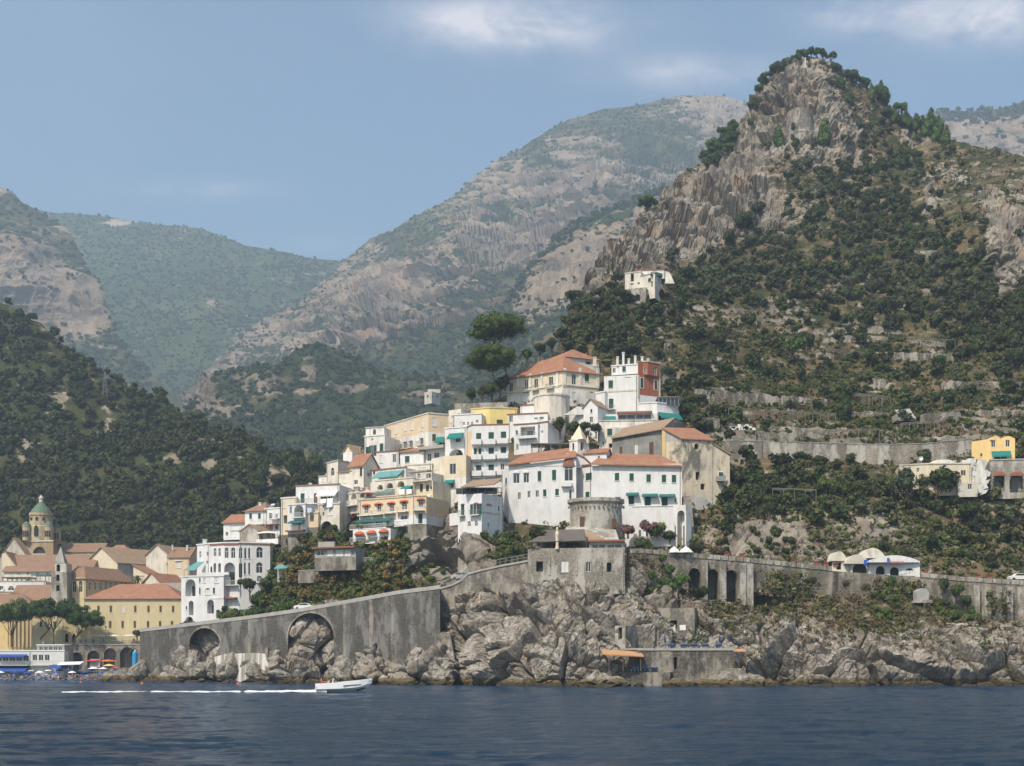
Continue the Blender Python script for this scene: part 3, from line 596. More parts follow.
class Body:
    def __init__(s, root, crop, foot, top, bot, wall=WHITE, wins=(), back=9, roof=None, bands=(), coping=None, ref=0, name='wall', deep=0.0, hfrom=None):
        s.root, s.crop, s.wall = root, crop, wall
        s.g = [np.array([(crop.X(u)-512)/F*Y, Y]) for u, Y in foot]; s.nv = len(foot)-1
        Yr = foot[ref][1]; s.zt = crop.P(0, top, Yr)[2]; s.zb = crop.P(0, bot, Yr)[2]-deep
        A, B = s.g[0], s.g[-1]
        turn = 0
        if len(foot) == 3:
            d1, d2 = s.g[1]-s.g[0], s.g[2]-s.g[1]; turn = abs(math.degrees(math.atan2(d1[0]*d2[1]-d1[1]*d2[0], d1@d2)))
        if turn > 25: s.g.append(s.g[0]+s.g[2]-s.g[1]); s.quad = list(s.g)
        else:
            d = (B-A)/np.linalg.norm(B-A); n = np.array([-d[1], d[0]]); n = n if n[1] > 0 else -n
            s.g += [B+n*back, A+n*back]; s.quad = [A, B, B+n*back, A+n*back]
        bz = sorted([crop.P(0, b, Yr)[2] for b, _ in bands], reverse=True); bm = [wall]+[m for _, m in bands]   # bands: below v use mat
        s.levels = [s.zt]+bz+[s.zb]; s.bm = bm
        meshes = [M() for _ in bm]
        holes = {}
        for wn in wins:
            i, u, v, w, h, kind = wn; holes.setdefault(i, []).append(s.rect(i, u, v, w, h)+(kind,))
        npt = len(s.g)
        for i in range(npt):
            a, b = s.g[i], s.g[(i+1) % npt]; L = np.linalg.norm(b-a); hs = holes.get(i, [])
            sx_ = sorted({0.0, L, *[min(max(x, .01), L-.01) for h in hs for x in h[:2]]}); zx = sorted({*s.levels, *[z for h in hs for z in h[2:4] if s.zb < z < s.zt]})
            for z0, z1 in zip(zx[:-1], zx[1:]):
                if z1-z0 < 1e-4: continue
                zm = (z0+z1)/2; k = sum(zm < l for l in s.levels[1:-1])
                for s0, s1 in zip(sx_[:-1], sx_[1:]):
                    if s1-s0 < 1e-4: continue
                    sm = (s0+s1)/2
                    if any(h[0] < sm < h[1] and h[2] < zm < h[3] for h in hs): continue
                    meshes[k].add([s.pt(i, s0, z0), s.pt(i, s1, z0), s.pt(i, s1, z1), s.pt(i, s0, z1)], [(0,1,2,3)])
            for h in hs: s.opening(i, h, meshes[sum((h[2]+h[3])/2 < l for l in s.levels[1:-1])])
        meshes[0].add([(p[0], p[1], s.zt) for p in s.g], [tuple(range(npt))])
        if roof: s.roof(meshes[0], *roof)
        for k, (me, mt) in enumerate(zip(meshes, bm)):
            if me.f: me.build(name if k == 0 else 'lower_wall', mt, root)
        if coping: s.cop(coping)
        s.clutter(coping)
    def pt(s, i, t, z, off=0.0):
        a, b = s.g[i], s.g[(i+1) % len(s.g)]; d = (b-a)/np.linalg.norm(b-a); n = np.array([d[1], -d[0]])
        p = a+d*t+n*off; return (p[0], p[1], z)
    def hit(s, i, px):
        a, b = s.g[i], s.g[i+1]; d = b-a; k = (px-512)/F
        t = (k*a[1]-a[0])/(d[0]-k*d[1]); return t*np.linalg.norm(d), a[1]+t*d[1]
    def rect(s, i, u, v, w, h):
        s0, Y0 = s.hit(i, s.crop.X(u-w/2)); s1, Y1 = s.hit(i, s.crop.X(u+w/2)); Y = (Y0+Y1)/2
        L = np.linalg.norm(s.g[i+1]-s.g[i])
        s0, s1 = max(min(s0, s1), .05), min(max(s0, s1), L-.05)
        return (s0, max(s1, s0+.1), s.crop.P(0, v+h/2, Y)[2], s.crop.P(0, v-h/2, Y)[2])
    def outline(s, s0, s1, z0, z1, arch):
        if not arch: return [(s0,z0),(s1,z0),(s1,z1),(s0,z1)]
        r = (s1-s0)/2; rz = min(r, (z1-z0)*.9); m = (s0+s1)/2
        return [(s0,z0),(s1,z0)]+[(m+r*math.cos(t), z1-rz+rz*math.sin(t)) for t in np.linspace(0, math.pi, 9)]
    def opening(s, i, h, me):
        s0, s1, z0, z1, kind = h; arch = 'A' in kind; dep = 1.7 if 'v' in kind else (.9 if 'd' in kind else .22)
        ol = s.outline(s0, s1, z0, z1, arch)
        if arch:
            m = (s0+s1)/2; pts = ol[2:]; half = len(pts)//2
            me.add([s.pt(i, *p) for p in [(s1,z1)]+pts[:half+1][::-1]], [tuple(range(half+2))])
            me.add([s.pt(i, *p) for p in pts[half:][::-1]+[(s0,z1)]][::-1], [tuple(range(len(pts)-half+1))])
        n = len(ol)
        me.add([s.pt(i, *p) for p in ol]+[s.pt(i, p[0], p[1], -dep) for p in ol], [(k,(k+1)%n,n+(k+1)%n,n+k) for k in range(n)])
        W, H = s1-s0, z1-z0
        if 'v' in kind:
            me.add([s.pt(i, p[0], p[1], -dep) for p in ol], [tuple(range(n))])
            if W > .8:
                dm = M(); dw = min(W*.28, .7); c = (s0+s1)/2
                dm.prism([s.pt(i, c-dw, z0, -dep+.03), s.pt(i, c+dw, z0, -dep+.03), s.pt(i, c+dw, z0+H*.62, -dep+.03), s.pt(i, c-dw, z0+H*.62, -dep+.03)], np.array(s.pt(i,0,0,.05))-np.array(s.pt(i,0,0,0)))
                dm.build('loggia_door', GLASS, s.root)
            w = None
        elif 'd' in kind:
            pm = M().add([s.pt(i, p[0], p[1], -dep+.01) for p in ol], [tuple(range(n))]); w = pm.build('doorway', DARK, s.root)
        else:
            pane = GLASS; pd = -.16; nm = 'window'
            fr = None
            fm = M(); t = .07
            if 's' not in kind and 'b' not in kind and 'x' not in kind and W > .55:
                for (a0,a1,b0,b1) in ((s0,s0+t,z0,z1),(s1-t,s1,z0,z1),((s0+s1)/2-t*.5,(s0+s1)/2+t*.5,z0,z1),(s0,s1,z0,z0+t),(s0,s1,z1-t if not arch else z0+H*.6, z1 if not arch else z0+H*.6+t)):
                    fm.prism([s.pt(i,a0,b0,pd), s.pt(i,a1,b0,pd), s.pt(i,a1,b1 if not arch or a1-a0>.2 else min(b1, z1-W*.35), pd), s.pt(i,a0,b1 if not arch or a1-a0>.2 else min(b1, z1-W*.35),pd)], np.array(s.pt(i,0,0,.06))-np.array(s.pt(i,0,0,0)))
            else:
                fm.prism([s.pt(i,s0-.08,z0-.12,.0), s.pt(i,s1+.08,z0-.12,.0), s.pt(i,s1+.08,z0-.01,.0), s.pt(i,s0-.08,z0-.01,.0)], np.array(s.pt(i,0,0,.12))-np.array(s.pt(i,0,0,0)))
            w = fm.build(nm, FRAME, s.root)
            cm = {'s': GREEN, 'b': BRWN, 'x': PALEW}
            k2 = next((c for c in 'sbx' if c in kind), None)
            if k2:
                sm = M(); c = (s0+s1)/2; ex = np.array(s.pt(i,0,0,.05))-np.array(s.pt(i,0,0,0))
                for a0, a1 in ((s0+.01, c-.02), (c+.02, s1-.01)):
                    sm.prism([s.pt(i,a0,z0+.01,-.12), s.pt(i,a1,z0+.01,-.12), s.pt(i,a1,z1-.01-(W*.25 if arch else 0),-.12), s.pt(i,a0,z1-.01-(W*.25 if arch else 0),-.12)], ex)
                sm.build('shutter', cm[k2], w)
            M().add([s.pt(i, p[0], p[1], -.2) for p in ol], [tuple(range(n))]).build('pane', DARK if k2 else pane, w)
            if 'o' in kind:
                for a0, a1 in ((s0-W*.42, s0-.01), (s1+.01, s1+W*.42)):
                    M().prism([s.pt(i,a0,z0,.01), s.pt(i,a1,z0,.01), s.pt(i,a1,z1,.01), s.pt(i,a0,z1,.01)], np.array(s.pt(i,0,0,.05))-np.array(s.pt(i,0,0,0))).build('shutter', GREEN, w)
        if '+' in kind: s.balcony(i, s0-W*.35, s1+W*.35, z0-.02)
    def balcony(s, i, s0, s1, z, out=.9, h=.95, mat=None, rail=IRON, name='balcony'):
        b = M().prism([s.pt(i,s0,z,.005), s.pt(i,s1,z,.005), s.pt(i,s1,z,out), s.pt(i,s0,z,out)], (0,0,-.16)).build(name, mat or s.wall, s.root)
        r = M(); e = .03
        def bar(p, q, rad=.025): r.tube(p, q, rad, n=4)
        bar(s.pt(i,s0,z+h,out-.05), s.pt(i,s1,z+h,out-.05), .035); bar(s.pt(i,s0+e,z+h,.02), s.pt(i,s0+e,z+h,out-.05), .035); bar(s.pt(i,s1-e,z+h,.02), s.pt(i,s1-e,z+h,out-.05), .035)
        k = max(3, int((s1-s0)/.22))
        for t in np.linspace(s0+e, s1-e, k+1): bar(s.pt(i,t,z,out-.05), s.pt(i,t,z+h,out-.05))
        r.build('railing', rail, b); return b
    def long_balcony(s, i, u0, u1, v, out=1.1, rail=IRON, h=.95, mat=None, solid=False):
        a, Y0 = s.hit(i, s.crop.X(u0)); b, Y1 = s.hit(i, s.crop.X(u1)); z = s.crop.P(0, v, (Y0+Y1)/2)[2]
        L = np.linalg.norm(s.g[i+1]-s.g[i]); a, b = max(a, -1), min(b, L+1)
        if not solid: return s.balcony(i, a, b, z, out, h, mat, rail)
        o = M().prism([s.pt(i,a,z,.005), s.pt(i,b,z,.005), s.pt(i,b,z,out), s.pt(i,a,z,out)], (0,0,-.2))
        for p, q_ in (((a,out-.12),(b,out)),):
            o.prism([s.pt(i,a,z,out-.12), s.pt(i,b,z,out-.12), s.pt(i,b,z,out), s.pt(i,a,z,out)], (0,0,h))
        o.prism([s.pt(i,a,z,0.005), s.pt(i,a+.12,z,0.005), s.pt(i,a+.12,z,out-.121), s.pt(i,a,z,out-.121)], (0,0,h)); o.prism([s.pt(i,b-.12,z,0.005), s.pt(i,b,z,0.005), s.pt(i,b,z,out-.121), s.pt(i,b-.12,z,out-.121)], (0,0,h))
        return o.build('balcony', mat or s.wall, s.root)
    def awning(s, i, u0, u1, v0, v1, mat=TEAL, out=1.6):
        a, Y0 = s.hit(i, s.crop.X(u0)); b, Y1 = s.hit(i, s.crop.X(u1)); Y = (Y0+Y1)/2
        z0 = s.crop.P(0, v0, Y)[2]; z1 = s.crop.P(0, v1, Y-out)[2]
        m_ = M().prism([s.pt(i,a,z0,.03), s.pt(i,b,z0,.03), s.pt(i,b,z1,out), s.pt(i,a,z1,out)], (0,0,-.06))
        m_.prism([s.pt(i,a,z1-.065,out), s.pt(i,b,z1-.065,out), s.pt(i,b,z1-.065,out-.05), s.pt(i,a,z1-.065,out-.05)], (0,0,-.2))
        return m_.build('awning', mat, s.root)
    def hood(s, i, u, v, w, h, mat=ORANGE, out=.9):
        """rounded canopy over an opening; v is its lower rim"""
        a, Y0 = s.hit(i, s.crop.X(u-w/2)); b, Y1 = s.hit(i, s.crop.X(u+w/2)); z = s.crop.P(0, v, (Y0+Y1)/2)[2]; H = h/s.crop.k/F*Y0; c=(a+b)/2; r=(b-a)/2
        vs = []; fs = []; na, nb = 9, 4
        for ib in range(nb+1):
            th = ib/nb*math.pi/2
            for ia in range(na+1):
                t = ia/na*math.pi
                vs.append(s.pt(i, c+r*math.cos(t), z+H*math.sin(t)*math.cos(th*.9), .03+out*math.sin(th)*math.sin(t)))
        for ib in range(nb):
            for ia in range(na): k = ib*(na+1)+ia; fs.append((k,k+1,k+na+2,k+na+1))
        return M().add(vs, fs).build('awning', mat, s.root, True)
    def block(s, i, u0, u1, v0, v1, out, mat, name, inn=-.05):
        """something standing proud of the wall"""
        a, Y0 = s.hit(i, s.crop.X(u0)); b, Y1 = s.hit(i, s.crop.X(u1)); Y = (Y0+Y1)/2
        z0, z1 = s.crop.P(0, v1, Y)[2], s.crop.P(0, v0, Y)[2]
        return M().prism([s.pt(i,a,z0,inn), s.pt(i,b,z0,inn), s.pt(i,b,z0,out), s.pt(i,a,z0,out)], (0,0,z1-z0)).build(name, mat, s.root)
    def clutter(s, flat_roof):
        rq = random.Random(int(abs(s.zt*37+s.g[0][0]*11))); H = s.zt-s.zb
        if s.root.get('category') not in ('house','hotel','apartment block','convent','villa','restaurant','hotel wing','palace'): return
        if H > 6:
            for i in range(s.nv):
                L = np.linalg.norm(s.g[i+1]-s.g[i])
                if L > 4 and rq.random() < .7:
                    t = rq.choice([.35, L-.35]); M().tube(s.pt(i,t,s.zt-.2,.09), s.pt(i,t,max(s.zb,s.zt-12),.09), .055, n=5).build('downpipe', rq.choice([STEEL,CONC,BRWN]), s.root)
        if flat_roof:
            A, B, D = s.g[0], s.g[s.nv], s.g[-1]
            for _ in range(rq.randint(1,3)):
                f, g_ = rq.uniform(.1,.9), rq.uniform(.15,.7); p = A+(B-A)*f+(D-A)*g_; k = rq.random()
                if k < .45: M().tube((p[0],p[1],s.zt), (p[0],p[1],s.zt+rq.uniform(1.6,2.6)), .035, n=4).tube((p[0]-.5,p[1],s.zt+1.5), (p[0]+.5,p[1],s.zt+1.5), .03, n=4).build('antenna', STEEL, s.root)
                elif k < .75: M().bx((p[0],p[1],s.zt+.45),(.6,.6,.9)).bx((p[0],p[1],s.zt+.95),(.8,.8,.12)).build('chimney', s.wall, s.root)
                else: M().lathe((p[0],p[1],s.zt),[(.5,0),(.5,.9),(.3,1.0),(.05,1.02)],10).build('water_tank', rq.choice([FRAME,STEEL,GREYP]), s.root)
    def cop(s, mat, h=.28, out=.14):
        m_ = M(); k = len(s.g)
        for i in range(s.nv):
            L = np.linalg.norm(s.g[i+1]-s.g[i])
            m_.prism([s.pt(i,-out if i==0 else .002,s.zt-.02,out), s.pt(i,L+out,s.zt-.02,out), s.pt(i,L+out,s.zt-.02,-.35), s.pt(i,-out if i==0 else .002,s.zt-.02,-.35)], (0,0,h))
        return m_.build('cornice', mat, s.root)
    def roof(s, wm, kind, rise, mat=TILE, over=.35, axis='x'):
        A, B, C, D = [np.array([p[0], p[1], s.zt]) for p in s.quad]
        if axis == 'y': A, B, C, D = B, C, D, A
        up = np.array([0,0,rise]); th = np.array([0,0,.22]); m_ = M()
        ex = (B-A)/np.linalg.norm(B-A); ey = (D-A)/np.linalg.norm(D-A)
        low = np.array([0,0,-rise*over/(np.linalg.norm(D-A)/2)]) if kind != 'shed' else np.array([0,0,-rise*over/np.linalg.norm(D-A)])
        off = np.array([0,0,.03])
        a, b, c, d = A-ex*over-ey*over+low+off, B+ex*over-ey*over+low+off, C+ex*over+ey*over+low+off, D-ex*over+ey*over+low+off
        if kind == 'gable':
            r0, r1 = (A+D)/2+up, (B+C)/2+up
            wm.add([A, D, r0], [(0,1,2)]); wm.add([B, C, r1], [(0,1,2)])
            r0, r1 = r0-ex*over+off, r1+ex*over+off
            m_.prism([a, b, r1, r0], th); m_.prism([d, c, r1, r0][::-1], th)
        elif kind == 'hip':
            L = np.linalg.norm(B-A); Wd = np.linalg.norm(D-A); k = min(Wd/2, L/2*.98)
            r0, r1 = (A+D)/2+up+ex*k+off, (B+C)/2+up-ex*k+off
            m_.add([a,b,c,d,r0,r1], [(0,1,5,4),(1,2,5),(2,3,4,5),(3,0,4),(3,2,1,0)])
        elif kind == 'shed':
            wm.add([A, D, D+up], [(0,1,2)]); wm.add([B, C, C+up], [(0,1,2)]); wm.add([D, C, C+up, D+up], [(0,1,2,3)])
            m_.prism([a, b, C+ex*over+ey*over+up+off-low, D-ex*over+ey*over+up+off-low], th)
        s.roofo = m_.build('roof', mat, s.root); s.rz = s.zt+rise
def row(seg, v, us, w, h, kind): return [(seg, u, v, w, h, kind) for u in us]
def chimney(root, crop, u, v0, v1, Y, w=.7, mat=WHITE, pot=True, parent=None):
    a = crop.P(u, v0, Y); b = crop.P(u, v1, Y)
    m_ = M().bx(((a[0]+b[0])/2, Y, (a[2]+b[2])/2), (w, w, a[2]-b[2])); m_.bx((a[0], Y, a[2]+.08), (w+.2, w+.2, .16))
    return m_.build('chimney', mat, parent or root)
def pergola(root, crop, u0, u1, v0, v1, Y, dep=3.0, mat=WOOD, cover=None, nposts=4, name='pergola'):
    a, b = crop.P(u0, v0, Y), crop.P(u1, v0, Y); z0 = crop.P(u0, v1, Y)[2]; m_ = M()
    for x in np.linspace(a[0], b[0], nposts):
        for y in (Y, Y+dep): m_.bx((x, y, (a[2]+z0)/2), (.15,.15,a[2]-z0))
    for y in (Y, Y+dep): m_.bx(((a[0]+b[0])/2, y, a[2]+.06), (b[0]-a[0]+.4,.14,.14))
    for x in np.arange(a[0], b[0], .8): m_.bx((x, Y+dep/2, a[2]+.18), (.1, dep+.4, .1))
    p = m_.build(name, mat, root)
    if cover: M().bx(((a[0]+b[0])/2, Y+dep/2, a[2]+.29), (b[0]-a[0]+.5, dep+.6, .1)).build('canopy', cover, p)
    return p
def dish(crop, u, v, Y, label, r=.45):
    t = thing('satellite_dish', crop, u, v, Y, label, 'satellite dish'); c = crop.P(u, v, Y)
    M().lathe((c[0], Y, c[2]), [(.02,-.9),(.03,-.9),(.03,0),(.02,0)], 6).build('pole', STEEL, t)
    dm = M(); 
    for k in range(10):
        a0, a1 = k*2*math.pi/10, (k+1)*2*math.pi/10
        for s0, s1 in ((0,.5),(.5,1)):
            q_ = lambda a_, s_: (c[0]+r*s_*math.cos(a_), Y-.1-.18*s_*s_, c[2]+.2+r*s_*math.sin(a_))
            dm.add([q_(a0,s0),q_(a1,s0),q_(a1,s1),q_(a0,s1)], [(0,1,2,3)])
    dm.build('dish', FRAME, t)
# ================================================================== THE TOWN, west part and old town
t = thing('villa', VL, 330, 620, 288, 'white villa of arched windows and loggias above the sea wall', 'villa')
lo = Body(t, VL, [(10,289),(120,287.6),(335,286)], 284, 640, WHITE, [(0,82,365,80,130,'Av'),(0,85,520,36,110,'Av'),(0,50,520,10,26,'g'),(0,70,606,60,40,'Ad'),
  (1,152,308,11,34,'g'),(1,187,308,22,34,'x'),(1,280,306,34,42,'x'),(1,152,390,11,50,'g'),(1,212,393,40,50,'Ax'),(1,260,388,16,44,'g'),(1,234,510,50,106,'Av'),(1,290,565,26,60,'d')], back=9, coping=FRAME)
up = Body(t, VL, [(130,292.5),(225,289.5),(335,287.6),(450,287),(690,289),(748,293)], 40, 640, WHITE,
  [(0,155,110,14,50,'Ag'),(0,212,106,16,32,'g'),(0,210,170,18,22,'d'),(1,268,94,20,62,'Ag'),(1,303,94,18,64,'Ag'),(1,240,232,14,60,'Ag'),(1,266,222,20,92,'Ad'),(1,303,222,20,92,'Ad'),
   (2,357,98,30,82,'Ag'),(2,407,98,32,82,'Ag'),(2,380,262,82,180,'Av'),(2,372,400,26,60,'x'),(3,463,100,32,82,'Ag'),(3,500,100,14,80,'Ag'),(3,530,100,14,80,'Ag'),(3,610,95,50,84,'Ag'),
   (3,462,232,30,112,'Ad'),(3,497,218,14,90,'Ag'),(3,530,218,14,90,'Ag'),(3,608,212,50,82,'Ag'),(3,608,296,40,44,'Ag'),(4,720,100,14,30,'g')], back=8, coping=WHITE)
up.block(1, 228,334,18+12,26+14,.16,TERRA,'coping'); up.block(2,336,449,28,38,.16,TERRA,'coping'); up.block(3,451,689,24,34,.16,TERRA,'coping')
up.long_balcony(2, 338, 444, 345, 1.0, WRAIL); up.long_balcony(3, 585, 632, 325, .8, WRAIL)
lo.block(1, 336-120+10, 333, 444, 450, .1, WHITE, 'string_course')
up.block(2, 337, 440, 440, 452, 1.2, TERRA, 'coping')
chimney(t, VL, 190, 0, 40, 291, .8)
# roof terrace awning
a = M(); p0, p1, p2, p3 = VL.P(30,228,287.5), VL.P(112,232,287.5), VL.P(185,166,290), VL.P(128,168,290)
a.prism([p0,p1,p2,p3],(0,0,-.08)); a.build('awning', AQUA, t)
for u_ in (32,110): M().tube(VL.P(u_,230,287.6), VL.P(u_,284,287.6), .06).build('awning_post', STEEL, t)
M().prism([lo.pt(1,.3,lo.zt+.3,.1),lo.pt(1,8,lo.zt+.3,.1),lo.pt(1,8,lo.zt+.3,.02),lo.pt(1,.3,lo.zt+.3,.02)],(0,0,.55)).build('parapet', WHITE, t)

# long pale yellow hotel over the beach
t = thing('hotel', PX, 133, 640, 351, 'long pale yellow hotel with flat terracotta roof above the beach arches', 'hotel')
b = Body(t, L2, [(-42,352),(705,350)], 520, 900, YELLOW, row(0,605,[-22,65,160,347,448,541,637],19,52,'b')+[(0,255,605,22,52,'x')]+row(0,724,[155,250,343,445,537,628],19,54,'b'), back=14, roof=('hip',4.1,TILE,.6))
b.block(0,-42,705,523,532,.2,CREAM,'cornice')
# arcaded convent behind it
t = thing('convent', L1, 560, 900, 366, 'pale yellow convent with arcaded top floor beside the slim stone belfry', 'convent')
b = Body(t, L1, [(484,364),(655,362),(1045,380)], 672, 1150, YELLOW, row(0,740,[520,569,617],27,84,'Ag')+[(0,550,850,44,50,'g')]+row(1,738,[689,731,772,812,850,889,928,966],15,58,'Ag'), roof=('hip',3.4,TILEO,.5,'y'))
b.block(0,484,655,672,682,.25,PALEST,'cornice')
# slim stone belfry
t = thing('belfry', L1, 450, 900, 360, 'slim grey stone belfry with pointed grey spire among tiled roofs', 'belfry')
Body(t, L1, [(392,359),(512,359)], 628, 900, STONEW, [(0,443,672,26,50,'Ad'),(0,443,750,26,46,'Ad')], back=6)
Body(t, L1, [(422,360),(508,360)], 562, 628, PALEST, [(0,446,596,28,56,'Ad')], back=4.5)
c = L1.P(467,562,362.4); M().lathe((c[0],c[1],c[2]), [(2.2,0),(2.1,.15),(.08,4.6)], 4, R(45)).build('spire', GREYP, t)
# campanile
BROWNP = plaster('tan_tower_stone', (.46,.37,.24), (.22,.18,.13), .9, patch=((.56,.47,.33),.5,.62))
t = thing('bell_tower', L1, 310, 700, 418, 'cathedral bell tower of brown stone with green tiled dome', 'bell tower')
b = Body(t, L1, [(200,417),(408,415),(442,422)], 395, 760, BROWN, [(0,300,490,100,112,'Av')])
b.block(0,196,412,386,396,.25,PALEST,'cornice')
cm_ = M()
for u in (262,283,318,338): cm_.tube(L1.P(u,540,415.4), L1.P(u,495,415.4), .28, n=8)
cm_.bx(L1.P(300,493,415.4), (4.6,.5,.5)); cm_.build('column', PALEST, t)
ctr = L1.P(315, 395, 420); s_ = 1/7.66/F*420
z = lambda v: (395-v)*s_
M().lathe(ctr, [(4.1,0),(4.0,z(285)),(3.7,z(278)),(3.5,z(205)),(3.75,z(200)),(3.75,z(180))], 16, R(11)).build('drum', BROWNP, t)
M().lathe(ctr, [(3.5,z(178)),(3.25,z(168)),(2.6,z(145)),(1.6,z(118)),(.85,z(100)),(.6,z(93))], 16, R(11)).build('dome', COPP, t)
M().lathe(ctr, [(.7,z(93)),(.6,z(70)),(.8,z(68)),(.8,z(58)),(.4,z(50)),(.2,z(42)),(.05,z(36))], 8).build('lantern', PALEST, t)
for du, dy in ((-80,-3.6),(-80,4),(88,-3.6),(88,4),(4,-5.2)):
    cc = np.array([ctr[0]+du*s_, ctr[1]+dy, ctr[2]])
    if du == 4: continue
    tm = M().lathe(cc, [(1.25,0),(1.25,z(290)),(1.4,z(288)),(1.4,z(282))], 12).build('turret', BROWNP, t)
    M().lathe(cc, [(1.4,z(281)),(1.15,z(268)),(.6,z(256)),(.06,z(248))], 12).build('turret_dome', COPP, tm)
    w_ = M(); 
    for a_ in (-120,-90,-60): w_.bx((cc[0]+1.22*math.cos(R(a_)), cc[1]+1.22*math.sin(R(a_)), cc[2]+2.1), (.4,.3,1.9))
    w_.build('opening', DARK, tm)
cc = ctr; wm = M()
for a_, zz_, wd, hh in ((-92,z(330),1.2,2.6),(-92,z(226),.7,.9),(-58,z(228),.6,.9),(-126,z(228),.6,.9)):
    rr = 4.0 if zz_ < 6 else 3.5
    x, y = cc[0]+rr*math.cos(R(a_)), cc[1]+rr*math.sin(R(a_)); wm.bx((x,y,cc[2]+zz_),(wd,.7,hh))
    if hh > 2: wm.lathe((x,y,cc[2]+zz_+hh/2),[(wd/2,-.1),(wd/2*.8,.45),(.1,.85)],10,0,1,.4)
wm.build('belfry_opening', DARK, t)

# church gable and long roofs in front of the bell tower
t = thing('church', L1, 100, 700, 405, 'grey church gable standing west of the green domed tower', 'church')
b = Body(t, L1, [(0,404),(212,402)], 520, 800, RAW, [], back=3, roof=('gable',6.0,TILEP,.3,'y'))
t = thing('house', L1, 70, 700, 396, 'cream lean-to house front below the grey church gable', 'house')
p = [L1.P(15,650,394), L1.P(135,650,394), L1.P(135,600,394), L1.P(40,480,394), L1.P(15,490,394)]
M().prism(p, (0,7,0)).build('wall', CREAM, t); M().prism([L1.P(36,474,393.7), L1.P(140,602,393.7), L1.P(140,592,393.7), L1.P(44,468,393.7)], (0,7.6,0)).build('roof', TILEO, t)
t = thing('nave', L1, 380, 700, 400, 'long low hall with terracotta roof in front of the domed tower', 'hall')
b = Body(t, L1, [(30,392),(690,390)], 622, 800, WARM, row(0,640,[140,215,290,365],16,18,'g'), back=15, roof=('gable',5.3,TILEO,.5))
t = thing('terrace_house', L1, 170, 860, 376, 'white terrace house with planted roof deck beside the stone belfry', 'house')
b = Body(t, L1, [(-120,376),(350,375)], 702, 1000, WHITE, [(0,10,752,30,34,'g'),(0,85,752,46,34,'Ag'),(0,152,752,26,44,'Ag'),(0,285,746,24,40,'g'),(0,-60,752,30,40,'g')], back=9, coping=CONC)
pergola(t, L1, 20, 235, 676, 702, 377, 4, WOOD, TILEO, 7); pergola(t, L1, 245, 375, 655, 702, 376.5, 4, STEEL, AQUA, 3, 'awning_frame')
t = thing('house', L1, 560, 640, 385, 'small tan gabled annex behind the arcaded convent', 'house')
Body(t, L1, [(520,384),(690,382)], 655, 800, OCHRE, [(0,582,672,16,16,'g'),(0,627,678,14,14,'g')], back=7, roof=('gable',2.6,TILEO,.4,'y'))
# block rows left of pines
t = thing('palazzo', L3, 120, 420, 360, 'ochre palace with tall pilasters behind the umbrella pines', 'palace')
b = Body(t, L3, [(-260,358),(70,357),(240,359)], 100, 620, OCHRE, row(0,190,[-200,-120,-40],20,40,'s')+row(0,300,[-200,-120,-40],20,40,'s'), roof=('hip',3.0,TILEO,.4))
for u in (86,112,140,170,200,225): b.block(1,u-5,u+5,120,420,.35,CREAM,'pilaster')
t = thing('house', L3, 40, 100, 365, 'tall ochre house end with grey cornice behind the pine crowns', 'house')
b = Body(t, L3, [(-300,364),(78,363)], 18, 620, OCHRE, row(0,60,[-180,-80,20],20,30,'g'), back=9, coping=GREYP)
t = thing('house', L3, 250, 200, 366, 'low house with brown tiled roof between belfry and ochre palace', 'house')
b = Body(t, L3, [(70,368),(350,366)], 74, 620, RAW, [(0,120,95,16,16,'g'),(0,300,95,16,16,'g')], back=9, roof=('gable',4.3,TILEO,.4))
t = thing('house', L3, 410, 300, 357, 'ochre house wing with arched door behind the middle pine', 'house')
b = Body(t, L3, [(235,356),(470,355),(620,356)], 190, 640, YELLOW, [(1,487,350,26,64,'Ad'),(1,540,352,26,60,'Ad'),(0,300,250,20,40,'s'),(0,400,250,20,40,'s')])
# gabled hall and houses beyond the hotel
t = thing('hall', L2, 200, 420, 395, 'large cream gabled hall with long brown tiled roof and blank side wall', 'hall')
Ah, Bh, Ch = L2.P(-25,245,396)[:2], L2.P(210,245,392)[:2], L2.P(575,268,404)[:2]
b = Body(t, L2, [(-25,396),(210,392),(575,404)], 246, 600, CREAM, [(1,560,300,20,30,'g')], roof=('gable',4.6,TILEP,.5,'y'), ref=1)
b.block(1,212,573,262,420,.05,GREYP,'side_wall_plaster',-.04)
t = thing('house', L2, 400, 420, 386, 'small cream annex with terracotta roof against the gabled hall', 'house')
Body(t, L2, [(332,385),(470,383),(560,388)], 352, 600, CREAM, [(0,408,346,16,26,'g'),(1,500,380,40,40,'d')], roof=('shed',3.0,TILE,.4,'y'))
t = thing('house', L1, 620, 560, 425, 'long pale house with flat windows under brown roof beside the domed tower', 'house')
Body(t, L1, [(445,424),(770,422)], 476, 700, WARM, row(0,515,[465,560,610,690],36,22,'g'), back=9, roof=('gable',3.0,TILEO,.4))
t = thing('house', L2, 180, 250, 424, 'low house with terracotta roof behind the gabled hall', 'house')
Body(t, L2, [(60,426),(310,424)], 182, 400, PEACH, [(0,130,190,20,14,'g')], back=9, roof=('hip',3.2,TILE,.4))
chimney(t, L2, 120, 138, 170, 428, .8); chimney(t, L2, 165, 150, 175, 428, 1.2)
t = thing('house', L2, 520, 420, 398, 'pale pink gabled house end facing the sea behind the hall', 'house')
b = Body(t, L2, [(430,398),(600,396)], 192, 600, WARM, [(0,530,174,18,16,'g'),(0,590,260,10,14,'g')], back=10, roof=('gable',3.1,TILEP,.4,'y'))
t = thing('house', L2, 680, 420, 392, 'peach house with pale window surround under a brown tiled roof', 'house')
b = Body(t, L2, [(600,392),(760,391)], 210, 600, PEACH, [(0,676,266,34,50,'x')], back=9, roof=('gable',3.2,TILEO,.4))
